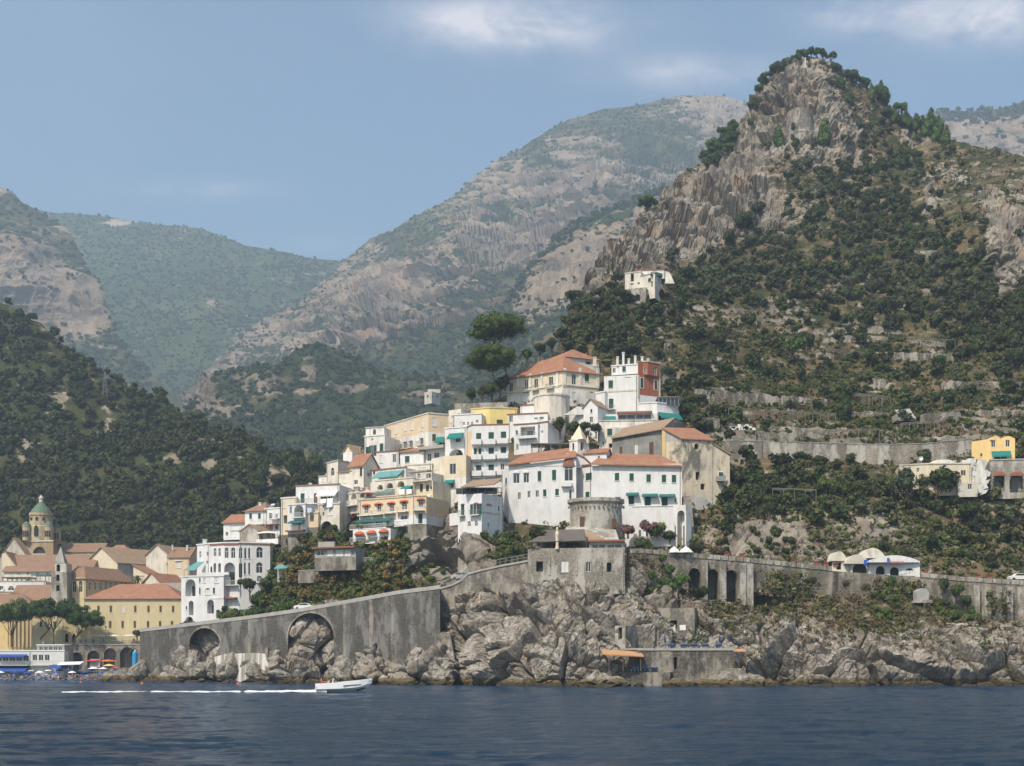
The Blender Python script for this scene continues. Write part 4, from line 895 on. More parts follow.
b.block(0,650,705,232,238,.3,FRAME,'lintel'); chimney(t, L2, 745, 120, 160, 394, .5); chimney(t, L2, 632, 118, 150, 394, .4)
t = thing('garden_wall', L2, 640, 440, 368, 'low grey terrace wall between palm and white villa', 'wall')
Body(t, L2, [(480,369),(705,366)], 408, 560, CONC, [], back=1)
t = thing('house', L2, 460, 440, 372, 'house with sloping terracotta roof behind the palm', 'house')
Body(t, L2, [(385,374),(560,370)], 432, 600, WARM, [], back=10, roof=('gable',3.6,TILE,.4,'y'))
# upper white houses over the villa
t = thing('house', T1, 300, 600, 306, 'low white house with terracotta roof west of the white hip roofed house', 'house')
b = Body(t, T1, [(172,306),(445,304)], 422, 640, WHITE, [(0,392,500,34,44,'x'),(0,215,560,34,50,'g')], back=8, roof=('gable',2.2,TILE,.4))
b.block(0,248,440,446,454,.12,CONC,'string_course'); b.block(0,262,372,515,522,.12,CONC,'ledge')
t = thing('house', T1, 560, 480, 302, 'white house with three green windows under brown hipped roof', 'house')
b = Body(t, T1, [(446,303),(704,301)], 266, 640, WHITE, [(0,518,334,34,70,'s'),(0,630,334,34,70,'s'),(0,628,474,50,34,'g')], back=9, roof=('hip',2.4,TILEO,.5))
chimney(t, T1, 640, 170, 210, 305, .6)
b.long_balcony(0,540,700,438,1.2,WRAIL)
t = thing('house', T1, 800, 430, 300, 'small white flat roofed house with one green window beside the hipped roof', 'house')
b = Body(t, T1, [(704,301),(892,299)], 246, 640, WHITE, [(0,772,330,34,70,'s'),(0,850,330,30,60,'g'),(0,780,480,40,60,'g'),(0,850,480,36,46,'s')], back=7, coping=WHITE)
b.long_balcony(0,790,890,366,.9,WRAIL); b.long_balcony(0,720,890,440,1.2,WRAIL,mat=TERRA)
M().prism([T1.P(735,236,302),T1.P(790,236,302),T1.P(812,200,303),T1.P(757,200,303)],(0,.1,.05)).build('solar_panel', STEEL, t); M().tube(T1.P(780,192,303), T1.P(828,186,303), .25).build('water_tank', FRAME, t)
t = thing('shed', T1, 500, 610, 295, 'rough stone gabled shed just above the villa roof', 'shed')
Body(t, T1, [(378,296),(625,294)], 535, 680, STONEW, [], back=6, roof=('gable',1.5,TILEP,.2,'y'))
t = thing('awning_terrace', T1, 730, 620, 293, 'roof terrace under a sagging white awning above the villa', 'terrace')
b = Body(t, T1, [(590,293),(870,291)], 630, 700, WHITE, [], back=5); 
sg = M(); 
for k in range(8):
    f0,f1 = k/8,(k+1)/8; u0,u1 = 600+f0*265, 600+f1*265; g=lambda f_: 545-12*math.sin(f_*math.pi)
    sg.prism([T1.P(u0,g(f0)+12,291.5),T1.P(u1,g(f1)+12,291.5),T1.P(u1,g(f1)-8,294.5),T1.P(u0,g(f0)-8,294.5)],(0,0,-.06))
sg.build('awning', CANVAS, t)
pm = M()
for u in (603,690,780,862): pm.tube(T1.P(u,548,291.6), T1.P(u,632,291.6), .07)
pm.build('post', STEEL, t)

# --- hotel terraces at the foot: restaurants in the garden slope
t = thing('kiosk', T2, 560, 740, 268, 'long low restaurant pavilion with red edged flat roof above the vines', 'pavilion')
b = Body(t, T2, [(380,268),(730,265)], 668, 860, GREYP, [(0,430,705,60,50,'g'),(0,510,705,50,50,'x'),(0,590,705,60,50,'x'),(0,660,705,50,50,'x'),(0,705,705,24,50,'g')], back=6, bands=((750,STONE),))
b.block(0,372,735,655,668,.9,TERRA,'roof_edge'); 
t = thing('garden_wall', T2, 480, 650, 268, 'pale block wall standing on the pavilion roof', 'wall'); Body(t, T2, [(408,269),(548,268)], 612, 660, CONC, [], back=.6)
t = thing('pavilion', VL, 820, 300, 281, 'small garden pavilion with red roof edge and teal awning beside the villa', 'pavilion')
b = Body(t, VL, [(745,283),(900,281)], 182, 420, RAW, [(0,825,225,90,40,'g')], back=5, coping=TERRA); b.awning(0,750,895,190,212,AQUA,1.5)

# --- stacked houses between x=280 and x=350
t = thing('house', T2, 150, 530, 286, 'narrow ochre and white house end above the red creeper', 'house')
Body(t, T2, [(95,287),(225,285)], 245, 720, CREAM, [(0,130,420,30,70,'d'),(0,120,300,20,40,'x')], back=8, coping=WHITE, bands=((555,STONE),))
t = thing('house', T2, 250, 520, 281, 'white house with arched loggia over a green awning', 'house')
b = Body(t, T2, [(152,282),(302,280)], 300, 720, WHITE, [(0,245,350,80,105,'Av'),(0,175,340,20,60,'g'),(0,250,478,26,60,'s')], back=6, coping=WHITE, bands=((545,STONE),))
b.long_balcony(0,200,300,405,.9,WRAIL); b.awning(0,178,300,428,444,DTEAL,1.3); b.block(0,150,304,512,524,1.0,TERRA,'coping'); b.long_balcony(0,178,300,512,1.0,WRAIL)
t = thing('house', T2, 400, 480, 284, 'wide white house with pale awning and washing line', 'house')
b = Body(t, T2, [(220,286),(590,283)], 140, 520, WHITE, [(0,277,240,34,82,'s'),(0,388,240,30,84,'b'),(0,455,232,50,40,'g'),(0,512,230,40,40,'g'),(0,385,335,40,40,'Ag')], back=8, coping=TILEO)
b.long_balcony(0,225,420,288,1.0,IRON); b.awning(0,420,585,172,214,CANVAS,1.9)
t = thing('house', T2, 360, 480, 281, 'small peach house with one white window below the washing', 'house')
b = Body(t, T2, [(302,281),(410,280)], 372, 720, PEACH, [(0,355,412,36,60,'g')], back=4, coping=PALEST, bands=((490,STONE),))
t = thing('house', T2, 480, 480, 280, 'weathered cream house with dark vault at its foot', 'house')
b = Body(t, T2, [(410,281),(592,279)], 298, 760, WARM, [(0,507,355,46,56,'x'),(0,455,312,12,22,'d'),(0,455,372,12,28,'d'),(0,480,490,96,110,'Ad')], back=5, coping=PALEST, bands=((540,STONE),))
wsh = thing('laundry', T2, 500, 320, 278, 'white sheets drying on the railing of the wide white house', 'laundry')
for u0,u1,v0,v1 in ((432,478,248,284),(486,536,242,320)):
    M().prism([T2.P(u0,v0,279.6),T2.P(u1,v0-4,279.5),T2.P(u1-6,v1-6,279.3),T2.P(u0-4,v1,279.4)],(0,.05,0)).build('sheet', CLOTHW, wsh)
wsh2 = thing('laundry', T2, 335, 350, 278, 'pale blue towel drying beside the arched loggia', 'laundry')
M().prism([T2.P(315,320,279.8),T2.P(355,325,279.8),T2.P(352,360,279.6),T2.P(318,362,279.6)],(0,.05,0)).build('sheet', flat('pale_blue_cloth',(.45,.55,.70),.9), wsh2)

t = thing('house', c3, 350, 330, 297, 'rough pale corner house with arched window and rooftop aerial', 'house')
b = Body(t, c3, [(310,300),(372,296),(450,300)], 238, 560, WARM, [(0,342,283,20,44,'Ag'),(1,400,290,14,20,'g')], coping=CONC)
t = thing('house', c3, 410, 400, 291, 'tall narrow weathered house under a small orange tiled roof', 'house')
b = Body(t, c3, [(376,292),(448,290)], 290, 640, WARM, [(0,400,405,18,40,'d'),(0,405,500,22,46,'x'),(0,410,330,20,26,'x')], back=9, roof=('shed',1.9,TILE,.3))
t = thing('house', c3, 285, 340, 300, 'small white box house at the west edge of the stack', 'house')
Body(t, c3, [(266,301),(310,300)], 312, 560, WHITE2, [(0,290,330,12,14,'x')], back=6, coping=CONC)
t = thing('house', c3, 500, 400, 291, 'weathered house with green door and glazed arches below the orange roof', 'house')
b = Body(t, c3, [(436,290),(512,288),(590,292)], 252, 560, WARM, [(0,498,284,13,48,'s'),(0,470,340,20,24,'g'),(1,540,300,14,22,'g'),(0,458,412,34,40,'Av'),(0,470,378,24,26,'g')], roof=('gable',2.6,TILE,.4,'x'))
t = thing('house', c3, 440, 300, 305, 'cream gabled house with one little window near the ridge line', 'house')
b = Body(t, c3, [(400,306),(455,304),(520,307)], 186, 560, CREAM, [(1,500,160,12,14,'g'),(1,478,200,12,20,'x')], roof=('gable',1.9,TILEP,.3,'y')); Body(t, c3, [(400,303),(450,302)], 180, 400, WHITE, [], back=5)
t = thing('house', c3, 470, 500, 285, 'grey house with arched window and red flag draped balcony', 'house')
b = Body(t, c3, [(434,286),(484,284)], 388, 640, WARM, [(0,458,412,36,44,'Av'),(0,455,500,26,40,'g'),(0,452,570,24,20,'g')], back=8, coping=CONC)
b.long_balcony(0,436,484,455,.9,WRAIL); b.long_balcony(0,436,480,525,.9,WRAIL)
M().prism([c3.P(446,505,283),c3.P(464,505,283),c3.P(462,535,283),c3.P(448,535,283)],(0,.05,0)).build('hung_cloth', REDC, t)
# white house with three green doors
t = thing('house', c3, 570, 300, 303, 'small white house with roof deck and tall green doors at the skyline', 'house')
b = Body(t, c3, [(518,304),(628,302)], 92, 560, WHITE2, [(0,533,172,18,50,'s'),(0,563,168,22,58,'o'),(0,610,152,20,48,'s'),(0,560,106,12,10,'g')], back=8, coping=WHITE)
Body(t, c3, [(524,305),(625,303.5)], 46, 92, WHITE2, [(0,572,66,16,28,'b')], back=4, coping=CONC)
# long arcade hotel (T3)
t = thing('hotel', T3, 400, 700, 272, 'peach hotel front of arched balconies with orange hoods over the street', 'hotel')
b = Body(t, T3, [(165,277),(480,272.5),(640,270),(735,270)], 345, 760, PEACH,
  [(0,225,418,34,70,'Ag'),(0,332,405,34,72,'Ag'),(0,440,400,36,74,'Ag'),(1,548,385,42,74,'Ag'),(2,688,362,40,76,'Ag'),(1,545,490,56,34,'g'),(2,684,498,36,84,'s'),(0,225,540,26,40,'g'),(0,318,533,34,48,'g'),(0,350,533,24,48,'g'),(0,405,528,26,48,'g')], back=10, bands=((500,WHITE),(575,STONE)), coping=PALEST)
for i,u,v in ((0,218,465),(0,320,458),(0,425,445),(1,538,432),(2,672,420)): b.long_balcony(i,u-48,u+48,v+8,1.1,WRAIL,.9,mat=WHITE)
for i,u,v in ((0,225,392),(0,330,380),(0,436,372),(1,545,358),(2,688,342)): b.hood(i,u,v,76,20,ORANGE,.6)
b.long_balcony(1,490,575,562,1.2,WRAIL,.9,mat=WHITE)
b.awning(0,160,462,500,516,DTEAL,1.7); b.long_balcony(0,120,440,590,2.2,WRAIL,.9,mat=WHITE)
g = Body(t, T3, [(110,273.5),(430,269.5)], 598, 840, WHITE, row(0,672,[180,280,370],80,50,'g'), back=5, bands=((735,STONE),))
for u,v in ((170,642),(272,632),(376,622)): g.hood(0,u,v,84,36,ORANGE,1.2)
g.long_balcony(0,115,380,712,1.6,WRAIL,1.2,mat=WHITE)
# upper level: glazed veranda + arches
t = thing('hotel', T3, 400, 300, 279, 'row of round arches under an aqua awning with glazed veranda', 'hotel')
b = Body(t, T3, [(300,283),(630,278)], 180, 420, WARM, [(0,342,232,44,42,'Av'),(0,425,218,52,46,'Av'),(0,518,205,58,52,'Av'),(0,600,240,30,30,'g')], back=6, coping=PALEST)
b.long_balcony(0,300,630,310,2.0,WRAIL,1.0,mat=PEACH); b.awning(0,300,380,262,284,DTEAL,1.6); b.awning(0,385,465,250,275,DTEAL,1.6); b.awning(0,545,625,218,240,TEAL,1.6)
ls = M()
for u0,u1 in ((502,548),(566,610)): ls.prism([T3.P(u0,250,276),T3.P(u1,246,276),T3.P(u1,285,276),T3.P(u0,290,276)],(0,.04,0))
ls.build('hung_cloth', CLOTHW, t)
b2 = Body(t, T3, [(325,288),(560,284)], 88, 300, WHITE2, [(0,400,140,40,20,'g'),(0,480,130,50,20,'g'),(0,540,105,14,50,'x')], back=5, coping=TERRA)
b2.awning(0,325,545,92,138,AQUA,2.2)
t = thing('house', T3, 270, 320, 279, 'weathered terrace house with round arches and pink parasol', 'house')
b = Body(t, T3, [(75,283),(150,281),(300,281)], 290, 460, WARM, [(0,118,310,44,50,'Av'),(1,190,300,40,40,'Av'),(1,250,300,60,30,'g')], coping=PALEST)
b.long_balcony(0,78,150,388,1.0,WRAIL); b.long_balcony(1,152,300,335,1.3,IRON)
pr = M().lathe(T3.P(236,282,279.5), [(1.5,0),(1.4,.08),(.1,.75)], 10); pr.build('parasol_canopy', PINKC, t)
t = thing('house', T3, 300, 200, 289, 'small white house with dark windows beside the aqua awning', 'house')
b = Body(t, T3, [(255,290),(325,289)], 95, 300, WHITE2, [(0,290,108,16,34,'g'),(0,262,120,14,30,'g')], back=6, coping=TERRA)
t = thing('house', T3, 700, 200, 279, 'cream house with flat canopied terrace and two green shutters', 'house')
b = Body(t, T3, [(630,279),(790,276.5)], 190, 560, WARM, [(0,692,238,26,68,'s'),(0,744,238,26,56,'s'),(0,820-45,235,14,30,'s')], back=8, bands=((220,CREAM),))
Body(t, T3, [(655,281),(780,279)], 118, 190, WARM, [(0,668,135,30,40,'g'),(0,712,135,30,40,'x'),(0,752,135,40,40,'g')], back=5)
b.block(0,610,780,96,108,1.6,CONC,'canopy'); b.long_balcony(0,640,780,180,1.3,WRAIL,1.0)
# ================================================================== THE TOWN, middle and east
# big cream apartment block
t = thing('apartment_block', c4, 300, 360, 302, 'large cream and white apartment block with heavy roof cornice on the skyline', 'apartment block')
wl = [(0,u,v,12,44,'x') for u,v in ((221,186),(264,174),(296,168),(347,155))]+[(0,u,v,16,30,'x') for u,v in ((216,243),(258,232),(288,226),(340,213))]+[(0,u,v,16,34,'g+') for u,v in ((217,272),(264,264),(292,260),(343,248))]+[(1,404,152,22,40,'x'),(1,403,228,18,34,'b')]
b = Body(t, c4, [(166,316),(376,300),(472,302)], 112, 700, PEACH, wl, bands=((200,WHITE2),), coping=PALEST, ref=1)
t = thing('house', c4, 200, 360, 297, 'white box house with pale shuttered door below the apartment block', 'house')
b = Body(t, c4, [(126,298),(232,296)], 300, 560, WHITE, [(0,148,330,14,36,'x'),(0,212,326,16,40,'g')], back=6, coping=TERRA)
t = thing('house', c4, 290, 360, 294, 'white house with sloping terracotta verge and dark window', 'house')
b = Body(t, c4, [(240,295),(352,293)], 300, 560, WHITE, [(0,274,332,22,32,'s')], back=7, roof=('shed',1.8,TILE,.4))
t = thing('house', c4, 400, 350, 293, 'white house with deep shaded veranda under a flat slab', 'house')
b = Body(t, c4, [(352,294),(465,291)], 286, 560, WHITE, [(0,380,322,18,38,'g'),(0,415,312,24,26,'g')], back=8); b.block(0,345,468,272,286,1.8,CONC,'canopy')
t = thing('house', c4, 430, 240, 300, 'narrow peach house with teal awning beside the apartment block', 'house')
b = Body(t, c4, [(412,301),(470,300)], 232, 420, PEACH, [(0,440,262,30,24,'g')], back=5); b.awning(0,415,455,224,246,TEAL,1.4)
# weathered cream lower
t = thing('house', c4, 440, 480, 284, 'tall cream weathered house with pale arched window between terraces', 'house')
b = Body(t, c4, [(390,287),(440,284),(555,282)], 330, 560, WARM, [(0,412,398,16,30,'x'),(0,414,466,12,20,'g'),(1,492,378,32,48,'x'),(1,494,378,20,46,'g'),(1,482,456,24,26,'g')], back=9, bands=((400,CREAM),))
b.awning(1,458,502,432,442,TEAL,1.1)
t = thing('house', c4, 320, 400, 286, 'raw cream house wall with dark slit windows above the flat canopy', 'house')
b = Body(t, c4, [(262,288),(392,286)], 362, 560, WARM, [(0,272,392,10,26,'g'),(0,350,380,30,18,'x')], back=8, coping=PALEST)
# white hotel with balconies, big arch
t = thing('hotel', c4, 620, 480, 286, 'white hotel with three rows of scalloped balconies and green shutters', 'hotel')
wl = [(1,616,222,24,32,'s'),(1,676,218,26,32,'s'),(1,735,215,26,32,'s'),(1,600,296,14,34,'s'),(1,622,296,14,34,'s'),(1,676,292,26,32,'s'),(1,735,289,26,32,'s'),(1,616,377,26,34,'s'),(1,676,374,26,34,'s'),(1,730,370,18,34,'g')]
b = Body(t, c4, [(555,287),(584,284),(760,283)], 182, 640, WHITE, wl, back=10, bands=())
b.cop(TERRA,.25,.1)
for v0, us in ((262,((584,632),(640,700),(706,760))),(334,((584,632),(640,700),(706,760))),(412,((584,632),(640,700),(706,760)))):
    for k,(u0,u1) in enumerate(us):
        v = v0-(u0-584)*.06
        b.long_balcony(1,u0,u1,v-(0 if k else 2),1.1,WHITE,.95,solid=True)
        b.block(1,u0+3,u1-3,v+2,v+11,.7,WHITE,'bracket')
b.block(0,556,583,200,470,.03,PEACH,'side_wall_plaster',-.02)
t = thing('hotel_wing', c4, 510, 300, 287, 'white wing with teal awning above a large round arch', 'hotel wing')
b = Body(t, c4, [(455,288),(558,286)], 186, 420, WHITE, [(0,517,237,24,24,'g'),(0,508,302,70,40,'Av')], back=7, coping=WHITE); b.awning(0,476,545,206,228,TEAL,1.6); 
b.block(0,508,520,286,318,-1.2,GREEN,'door',-1.5)
t = thing('house', c4, 500, 560, 285, 'warm plaster house with round topped window below the big white arch', 'house')
b = Body(t, c4, [(440,283),(556,281)], 318, 620, CREAM, [(0,492,378,30,50,'g'),(0,483,456,28,26,'g')], back=5, bands=((425,WHITE2),)); b.awning(0,458,502,430,442,TEAL,1.0)
# skyline houses with yellow
t = thing('house', c4, 690, 150, 305, 'lemon yellow flat roofed house on the skyline', 'house')
b = Body(t, c4, [(580,306),(670,304),(800,305)], 94, 420, LEMON, [(1,717,152,30,20,'s')], coping=OCHRE)
t = thing('house', c4, 570, 160, 303, 'low white house with four dark round windows beside the lemon house', 'house')
b = Body(t, c4, [(490,304),(630,302)], 122, 420, WHITE, row(0,160,[545,566,585],11,16,'Ag')+[(0,609,150,12,14,'g')], back=5, coping=WHITE)
t = thing('house', c4, 500, 140, 307, 'grey weathered narrow house at the end of the garden wall', 'house')
b = Body(t, c4, [(472,309),(532,307)], 98, 420, WARM, [(0,520,122,12,20,'b'),(0,490,130,10,14,'g')], back=6)
t = thing('garden_wall', c5, 240, 480, 312, 'rough stone garden wall under the umbrella pines', 'wall')
Body(t, c5, [(75,313),(345,311)], 478, 620, STONEW, [], back=1.2)
# palazzo
t = thing('palazzo', c5, 560, 480, 318, 'cream palace with terracotta roofs and tall corner pilasters above the town', 'palace')
wl = [(0,362,400,18,56,'g'),(0,441,386,20,60,'g+'),(0,490,380,20,58,'g+'),(0,566,370,22,58,'g+'),(1,684,356,22,56,'g'),(1,750,346,22,36,'s'),(0,492,455,18,18,'g'),(0,568,450,18,34,'s'),(0,362,484,14,14,'b'),(1,686,440,14,40,'x'),(1,775,438,20,44,'Ax')]
b = Body(t, c5, [(342,324),(625,314),(812,318)], 302, 700, CREAM, wl, ref=1, roof=('hip',4.2,TILE,.6), bands=((400,WHITE2),))
for u in (350,398,462,520,600): b.block(0,u-6,u+6,340-(u-350)*.12,395,.18,WHITE2,'pilaster')
for u in (636,715,805): b.block(1,u-7,u+7,296,390,.18,WHITE2,'pilaster')
b.block(0,345,622,398,406,.25,WHITE2,'string_course'); b.block(1,627,810,384,392,.25,WHITE2,'string_course')
b3 = Body(t, c5, [(545,332),(640,328),(812,332)], 235, 330, WARM, [(1,760,270,30,16,'d')], ref=1, roof=('hip',2.6,TILE,.5))
chimney(t, c5, 790, 245, 290, 322, .8, CREAM)
# houses in front of palazzo
t = thing('house', c5, 500, 500, 308, 'flat white house with small square window below the palace', 'house')
b = Body(t, c5, [(410,309),(530,307)], 490, 700, WHITE, [(0,495,502,14,18,'g')], back=5, coping=TERRA)
t = thing('house', c5, 450, 560, 303, 'white flat roofed house with lilac shade and red coping beside the lemon house', 'house')
b = Body(t, c5, [(346,304),(550,302)], 536, 700, WHITE, [(0,364,556,16,32,'g'),(0,520,552,20,14,'g'),(0,490,554,16,10,'g')], back=6, coping=TERRA)
t = thing('house', c5, 470, 640, 296, 'white house with deep shaded loggia and railed terrace', 'house')
b = Body(t, c5, [(378,298),(500,296)], 588, 760, WHITE, [(0,448,618,74,44,'v'),(0,380+12,625,10,22,'g'),(0,395,700,12,30,'g')], back=6, coping=TERRA); b.long_balcony(0,402,495,655,1.2,IRON,1.0)
t = thing('house', c5, 520, 640, 295, 'narrow white house with one square window beside the shaded loggia', 'house')
b = Body(t, c5, [(497,297),(550,295)], 580, 760, WHITE, [(0,521,622,10,14,'g')], back=6, coping=TERRA)
t = thing('house', c5, 590, 500, 312, 'curved rough stone bastion below the cream palace', 'bastion')
c = c5.P(570,520,308); M().lathe((c[0],c[1],c[2]-8),[(4.5,0),(4.2,11.0),(4.4,11.2),(4.4,11.6)],18).build('wall', WARM, t)
t = thing('ruin', c5, 600, 600, 304, 'ruined stone wall stub beside the dark bushes', 'ruin')
Body(t, c5, [(560,304),(640,302)], 555, 700, STONEW, [(0,590,590,14,18,'d')], back=2)
t = thing('house', c5, 690, 520, 306, 'white stepped house descending beside the palace', 'house')
Body(t, c5, [(636,307),(735,305)], 530, 700, WHITE2, [(0,655,545,6,40,'x')], back=5); 
M().prism([c5.P(636,535,304.6),c5.P(735,535,304.6),c5.P(735,495,304.6),c5.P(700,492,304.6)],(0,.4,0)).build('stair_wall', WHITE2, t)
t = thing('house', c5, 770, 540, 303, 'small white gabled house with arched window and tan roof', 'house')
b = Body(t, c5, [(733,304),(806,302)], 500, 700, WHITE, [(0,773,515,10,20,'Ag'),(0,772,560,16,30,'g')], back=5, roof=('gable',1.8,TILEP,.3,'y'))
t = thing('terrace_canopy', c5, 560, 740, 290, 'grey flat canopy and white steps beside the church turret', 'canopy')
b = Body(t, c5, [(460,291),(670,289)], 735, 790, WARM, [], back=6); pergola(t, c5, 470, 660, 688, 735, 291, 4, WOOD, GREYP, 5)

# red and white tall house
t = thing('house', c6, 300, 470, 308, 'tall house with white front and brick red side facade', 'house')
b = Body(t, c6, [(174,310),(347,308),(458,311)], 228, 640, WHITE, [(0,208,277,24,40,'s'),(0,210,378,24,54,'s+'),(0,162+14,405,12,18,'g'),(0,296,243,34,4,'g'),
  (1,384,206,14,22,'g'),(1,366,270,18,46,'g'),(1,435,210,16,40,'g'),(1,437,281,16,40,'g')], ref=1, deep=2)
b.block(1,349,456,165,335,.04,RED,'side_wall_plaster',-.03)
for u,v0,h in ((384,206,26),(366,270,50),(435,210,46),(437,281,46)):
    b.block(1,u-11,u+11,v0-h/2-4,v0+h/2+4,.10,PALEST,'window_surround'); b.block(1,u-6,u+6,v0-h/2,v0+h/2,.14,GLASS,'window')
b.block(1,345,352,230,345,.12,PALEST,'quoin'); b.block(1,453,460,165,350,.12,PALEST,'quoin'); b.block(1,398,404,180,330,.10,RED,'downpipe')
Body(t, c6, [(212,312),(348,310)], 186, 232, WHITE, [(0,225,206,16,24,'g'),(0,276,200,18,28,'s')], back=6, coping=WHITE)
rb = Body(t, c6, [(347,309),(398,308.4),(458,310.6)], 165, 232, RED, [(0,384,207,14,24,'g'),(1,435,210,16,40,'g')], coping=PALEST)
for u,v0,v1 in ((242,140,186),(272,118,186),(300,150,186),(333,135,186),(368,140,170),(398,150,165)): chimney(t, c6, u, v0, v1, 311.5, .5)
b.block(0,150,346,308,316,.08,PALEST,'string_course')
t = thing('house', c6, 150, 440, 309, 'low white wing at the west foot of the red sided house', 'house')
b = Body(t, c6, [(132,311),(178,309)], 325, 640, WHITE, [(0,164,404,16,22,'x')], back=6, coping=WHITE)
t = thing('restaurant', c6, 420, 470, 303, 'white glazed restaurant terrace with teal awnings below the red facade', 'restaurant')
b = Body(t, c6, [(180,304.5),(444,303),(557,306)], 425, 640, WHITE, [(0,290,446,90,30,'g'),(0,375,444,80,30,'g'),(1,470,450,36,26,'g'),(1,520,446,50,26,'g')], ref=1)
b.awning(0,180,232,440,460,TEAL,1.2); b.awning(1,446,557,424,450,TEAL,1.6)
b.block(0,240,420,418,428,.9,TERRA,'roof_edge'); b.long_balcony(0,235,440,475,.9,IRON,.9)
u2 = Body(t, c6, [(348,306),(444,305),(557,308)], 372, 425, WHITE, [], ref=1, coping=WHITE)
pg = pergola(t, c6, 452, 555, 348, 385, 306, 5, STEEL, GREYP, 6, 'glazed_veranda')
M().prism([c6.P(458,350,306.2),c6.P(552,352,306.2),c6.P(552,384,306.2),c6.P(458,378,306.2)],(0,.05,0)).build('pane', GLASS, pg)
t = thing('house', c6, 250, 540, 298, 'weathered house with stepped curved balustrade and green shutter', 'house')
b = Body(t, c6, [(150,299),(222,298),(300,299)], 500, 700, WARM, [(0,203,522,26,36,'s'),(0,207,590,18,22,'d'),(0,170,580,8,20,'g')], back=6)
Body(t, c6, [(148,300),(445,299)], 466, 505, WHITE2, [], back=4, coping=PALEST)
# large church
t = thing('church', c6, 520, 760, 284, 'large weathered church with stained facade and round window', 'church')
GC = plaster('soot_grey_plaster', (.235,.225,.21), (.10,.095,.09), .8, patch=((.32,.31,.29),.5,.7))
nav = Body(t, c6, [(215,293),(472,286),(600,296)], 552, 1000, GC, [(0,260,620,14,46,'b'),(0,338,614,18,56,'x'),(0,416,606,22,66,'b')], ref=0, back=8)
# nave roof with gable
q0,q1,q2,q3 = [np.array([p_[0],p_[1],0]) for p_ in nav.g]
def zz_(v, Y): return c6.P(0, v, Y)[2]
A_ = np.array([q0[0],q0[1],zz_(556,293)]); B_ = np.array([q1[0],q1[1],zz_(508,286)]); C_ = np.array([q2[0],q2[1],zz_(505,296)])
Rf = (B_+C_)/2; Rf[2] = zz_(455,291); D_ = np.array([q3[0],q3[1],A_[2]]); Rb = (A_+D_)/2; Rb[2] = Rf[2]-1.0
M().add([A_,B_,np.array([B_[0],B_[1],nav.zt-.5]),np.array([A_[0],A_[1],nav.zt-.5])],[(0,1,2,3)]).build('nave_wall', GC, t)
M().add([B_,C_,Rf,np.array([B_[0],B_[1],nav.zt-1]),np.array([C_[0],C_[1],nav.zt-1])],[(0,2,1),(0,1,4,3)]).build('gable_wall', RAW, t)
M().prism([A_+(-.4,-.5,-.1),B_+(0,-.6,-.1),Rf+(0,-.2,.1),Rb+(-.3,0,.1)],(0,0,.25)).prism([Rf+(0,0,.1),C_+(.3,0,0),D_+(0,0,0),Rb+(0,0,.1)],(0,0,.25)).build('roof', TILEP, t)
fb = Body(t, c6, [(474,283.5),(575,279),(728,281)], 560, 1000, CHURCH, [(1,647,594,24,30,'Ad'),(1,652,745,20,40,'d'),(1,678,800,22,30,'d')], ref=1, roof=None, bands=((850,plaster('bleached_lower_plaster',(.50,.485,.46),(.22,.21,.19),.9,patch=((.62,.60,.57),.5,.6))),))
zt = fb.zt; g0,g1,g2,g3 = [np.array([p_[0],p_[1],zt]) for p_ in fb.g]
h0 = g0.copy(); h0[2] = zz_(505,283.5); h3 = g3.copy(); h3[2] = zz_(505,285)
M().add([g0,g1,h0,g3,h3,g2],[(0,1,2),(2,4,3,0),(4,5,3)]).build('upper_wall', plaster('pale_grey_plaster',(.46,.43,.40),(.2,.19,.18),.6), t)
M().prism([g1+(-.2,-.4,.02),g2+(.4,-.3,.02),h3+(.3,0,.05),h0+(-.3,-.3,.05)],(0,0,.25)).build('porch_roof', TILE, t)
fb.block(0,472,490,505,700,.12,OCHRE,'corner_pilaster')
side = [c6.P(727,1000,281.2),c6.P(816,1000,282),c6.P(816,640,282),c6.P(727,582,281.2)]
M().prism(side,(0,9,0)).build('side_aisle', CHURCH, t)
M().prism([side[3]+(-.1,-.25,.0),side[2]+(.25,-.25,0),side[2]+(.25,-.25,.3),side[3]+(-.1,-.25,.3)],(0,9.4,0)).build('aisle_roof', TILEP, t)
sw = M().bx((c6.P(769,0,281.5)[0],281.35,c6.P(0,745,281)[2]),(1.1,.5,2.0)).build('window', FRAME, t); M().bx((c6.P(769,0,281.5)[0],281.2,c6.P(0,748,281)[2]),(.9,.3,1.9)).build('pane', GREEN, sw)
bl = M().bx((c6.P(769,0,281.5)[0],280.9,c6.P(0,770,281)[2]),(1.9,1.1,.15)).build('balcony', CONC, t)
M().bx((c6.P(769,0,281.5)[0],280.4,c6.P(0,770,281)[2]+.5),(1.9,.05,.9)).build('railing', IRON, bl)
for u,v in ((765,1020-210),):
    pass
chimney(t, c6, 647, 590, 1, 281, .01) if False else None
M().lathe(c6.P(560,500,288.5),[(1.5,0),(1.5,.2),(1.1,1.0),(.1,1.6)],12,0,1,.4).build('lunette', DARK, t)
# buttress
bt = M().prism([c8.P(618,660,266),c8.P(692,660,266),c8.P(660,360,268.5),c8.P(622,360,268.5)],(0,9,0)).build('buttress', STONEW, t)

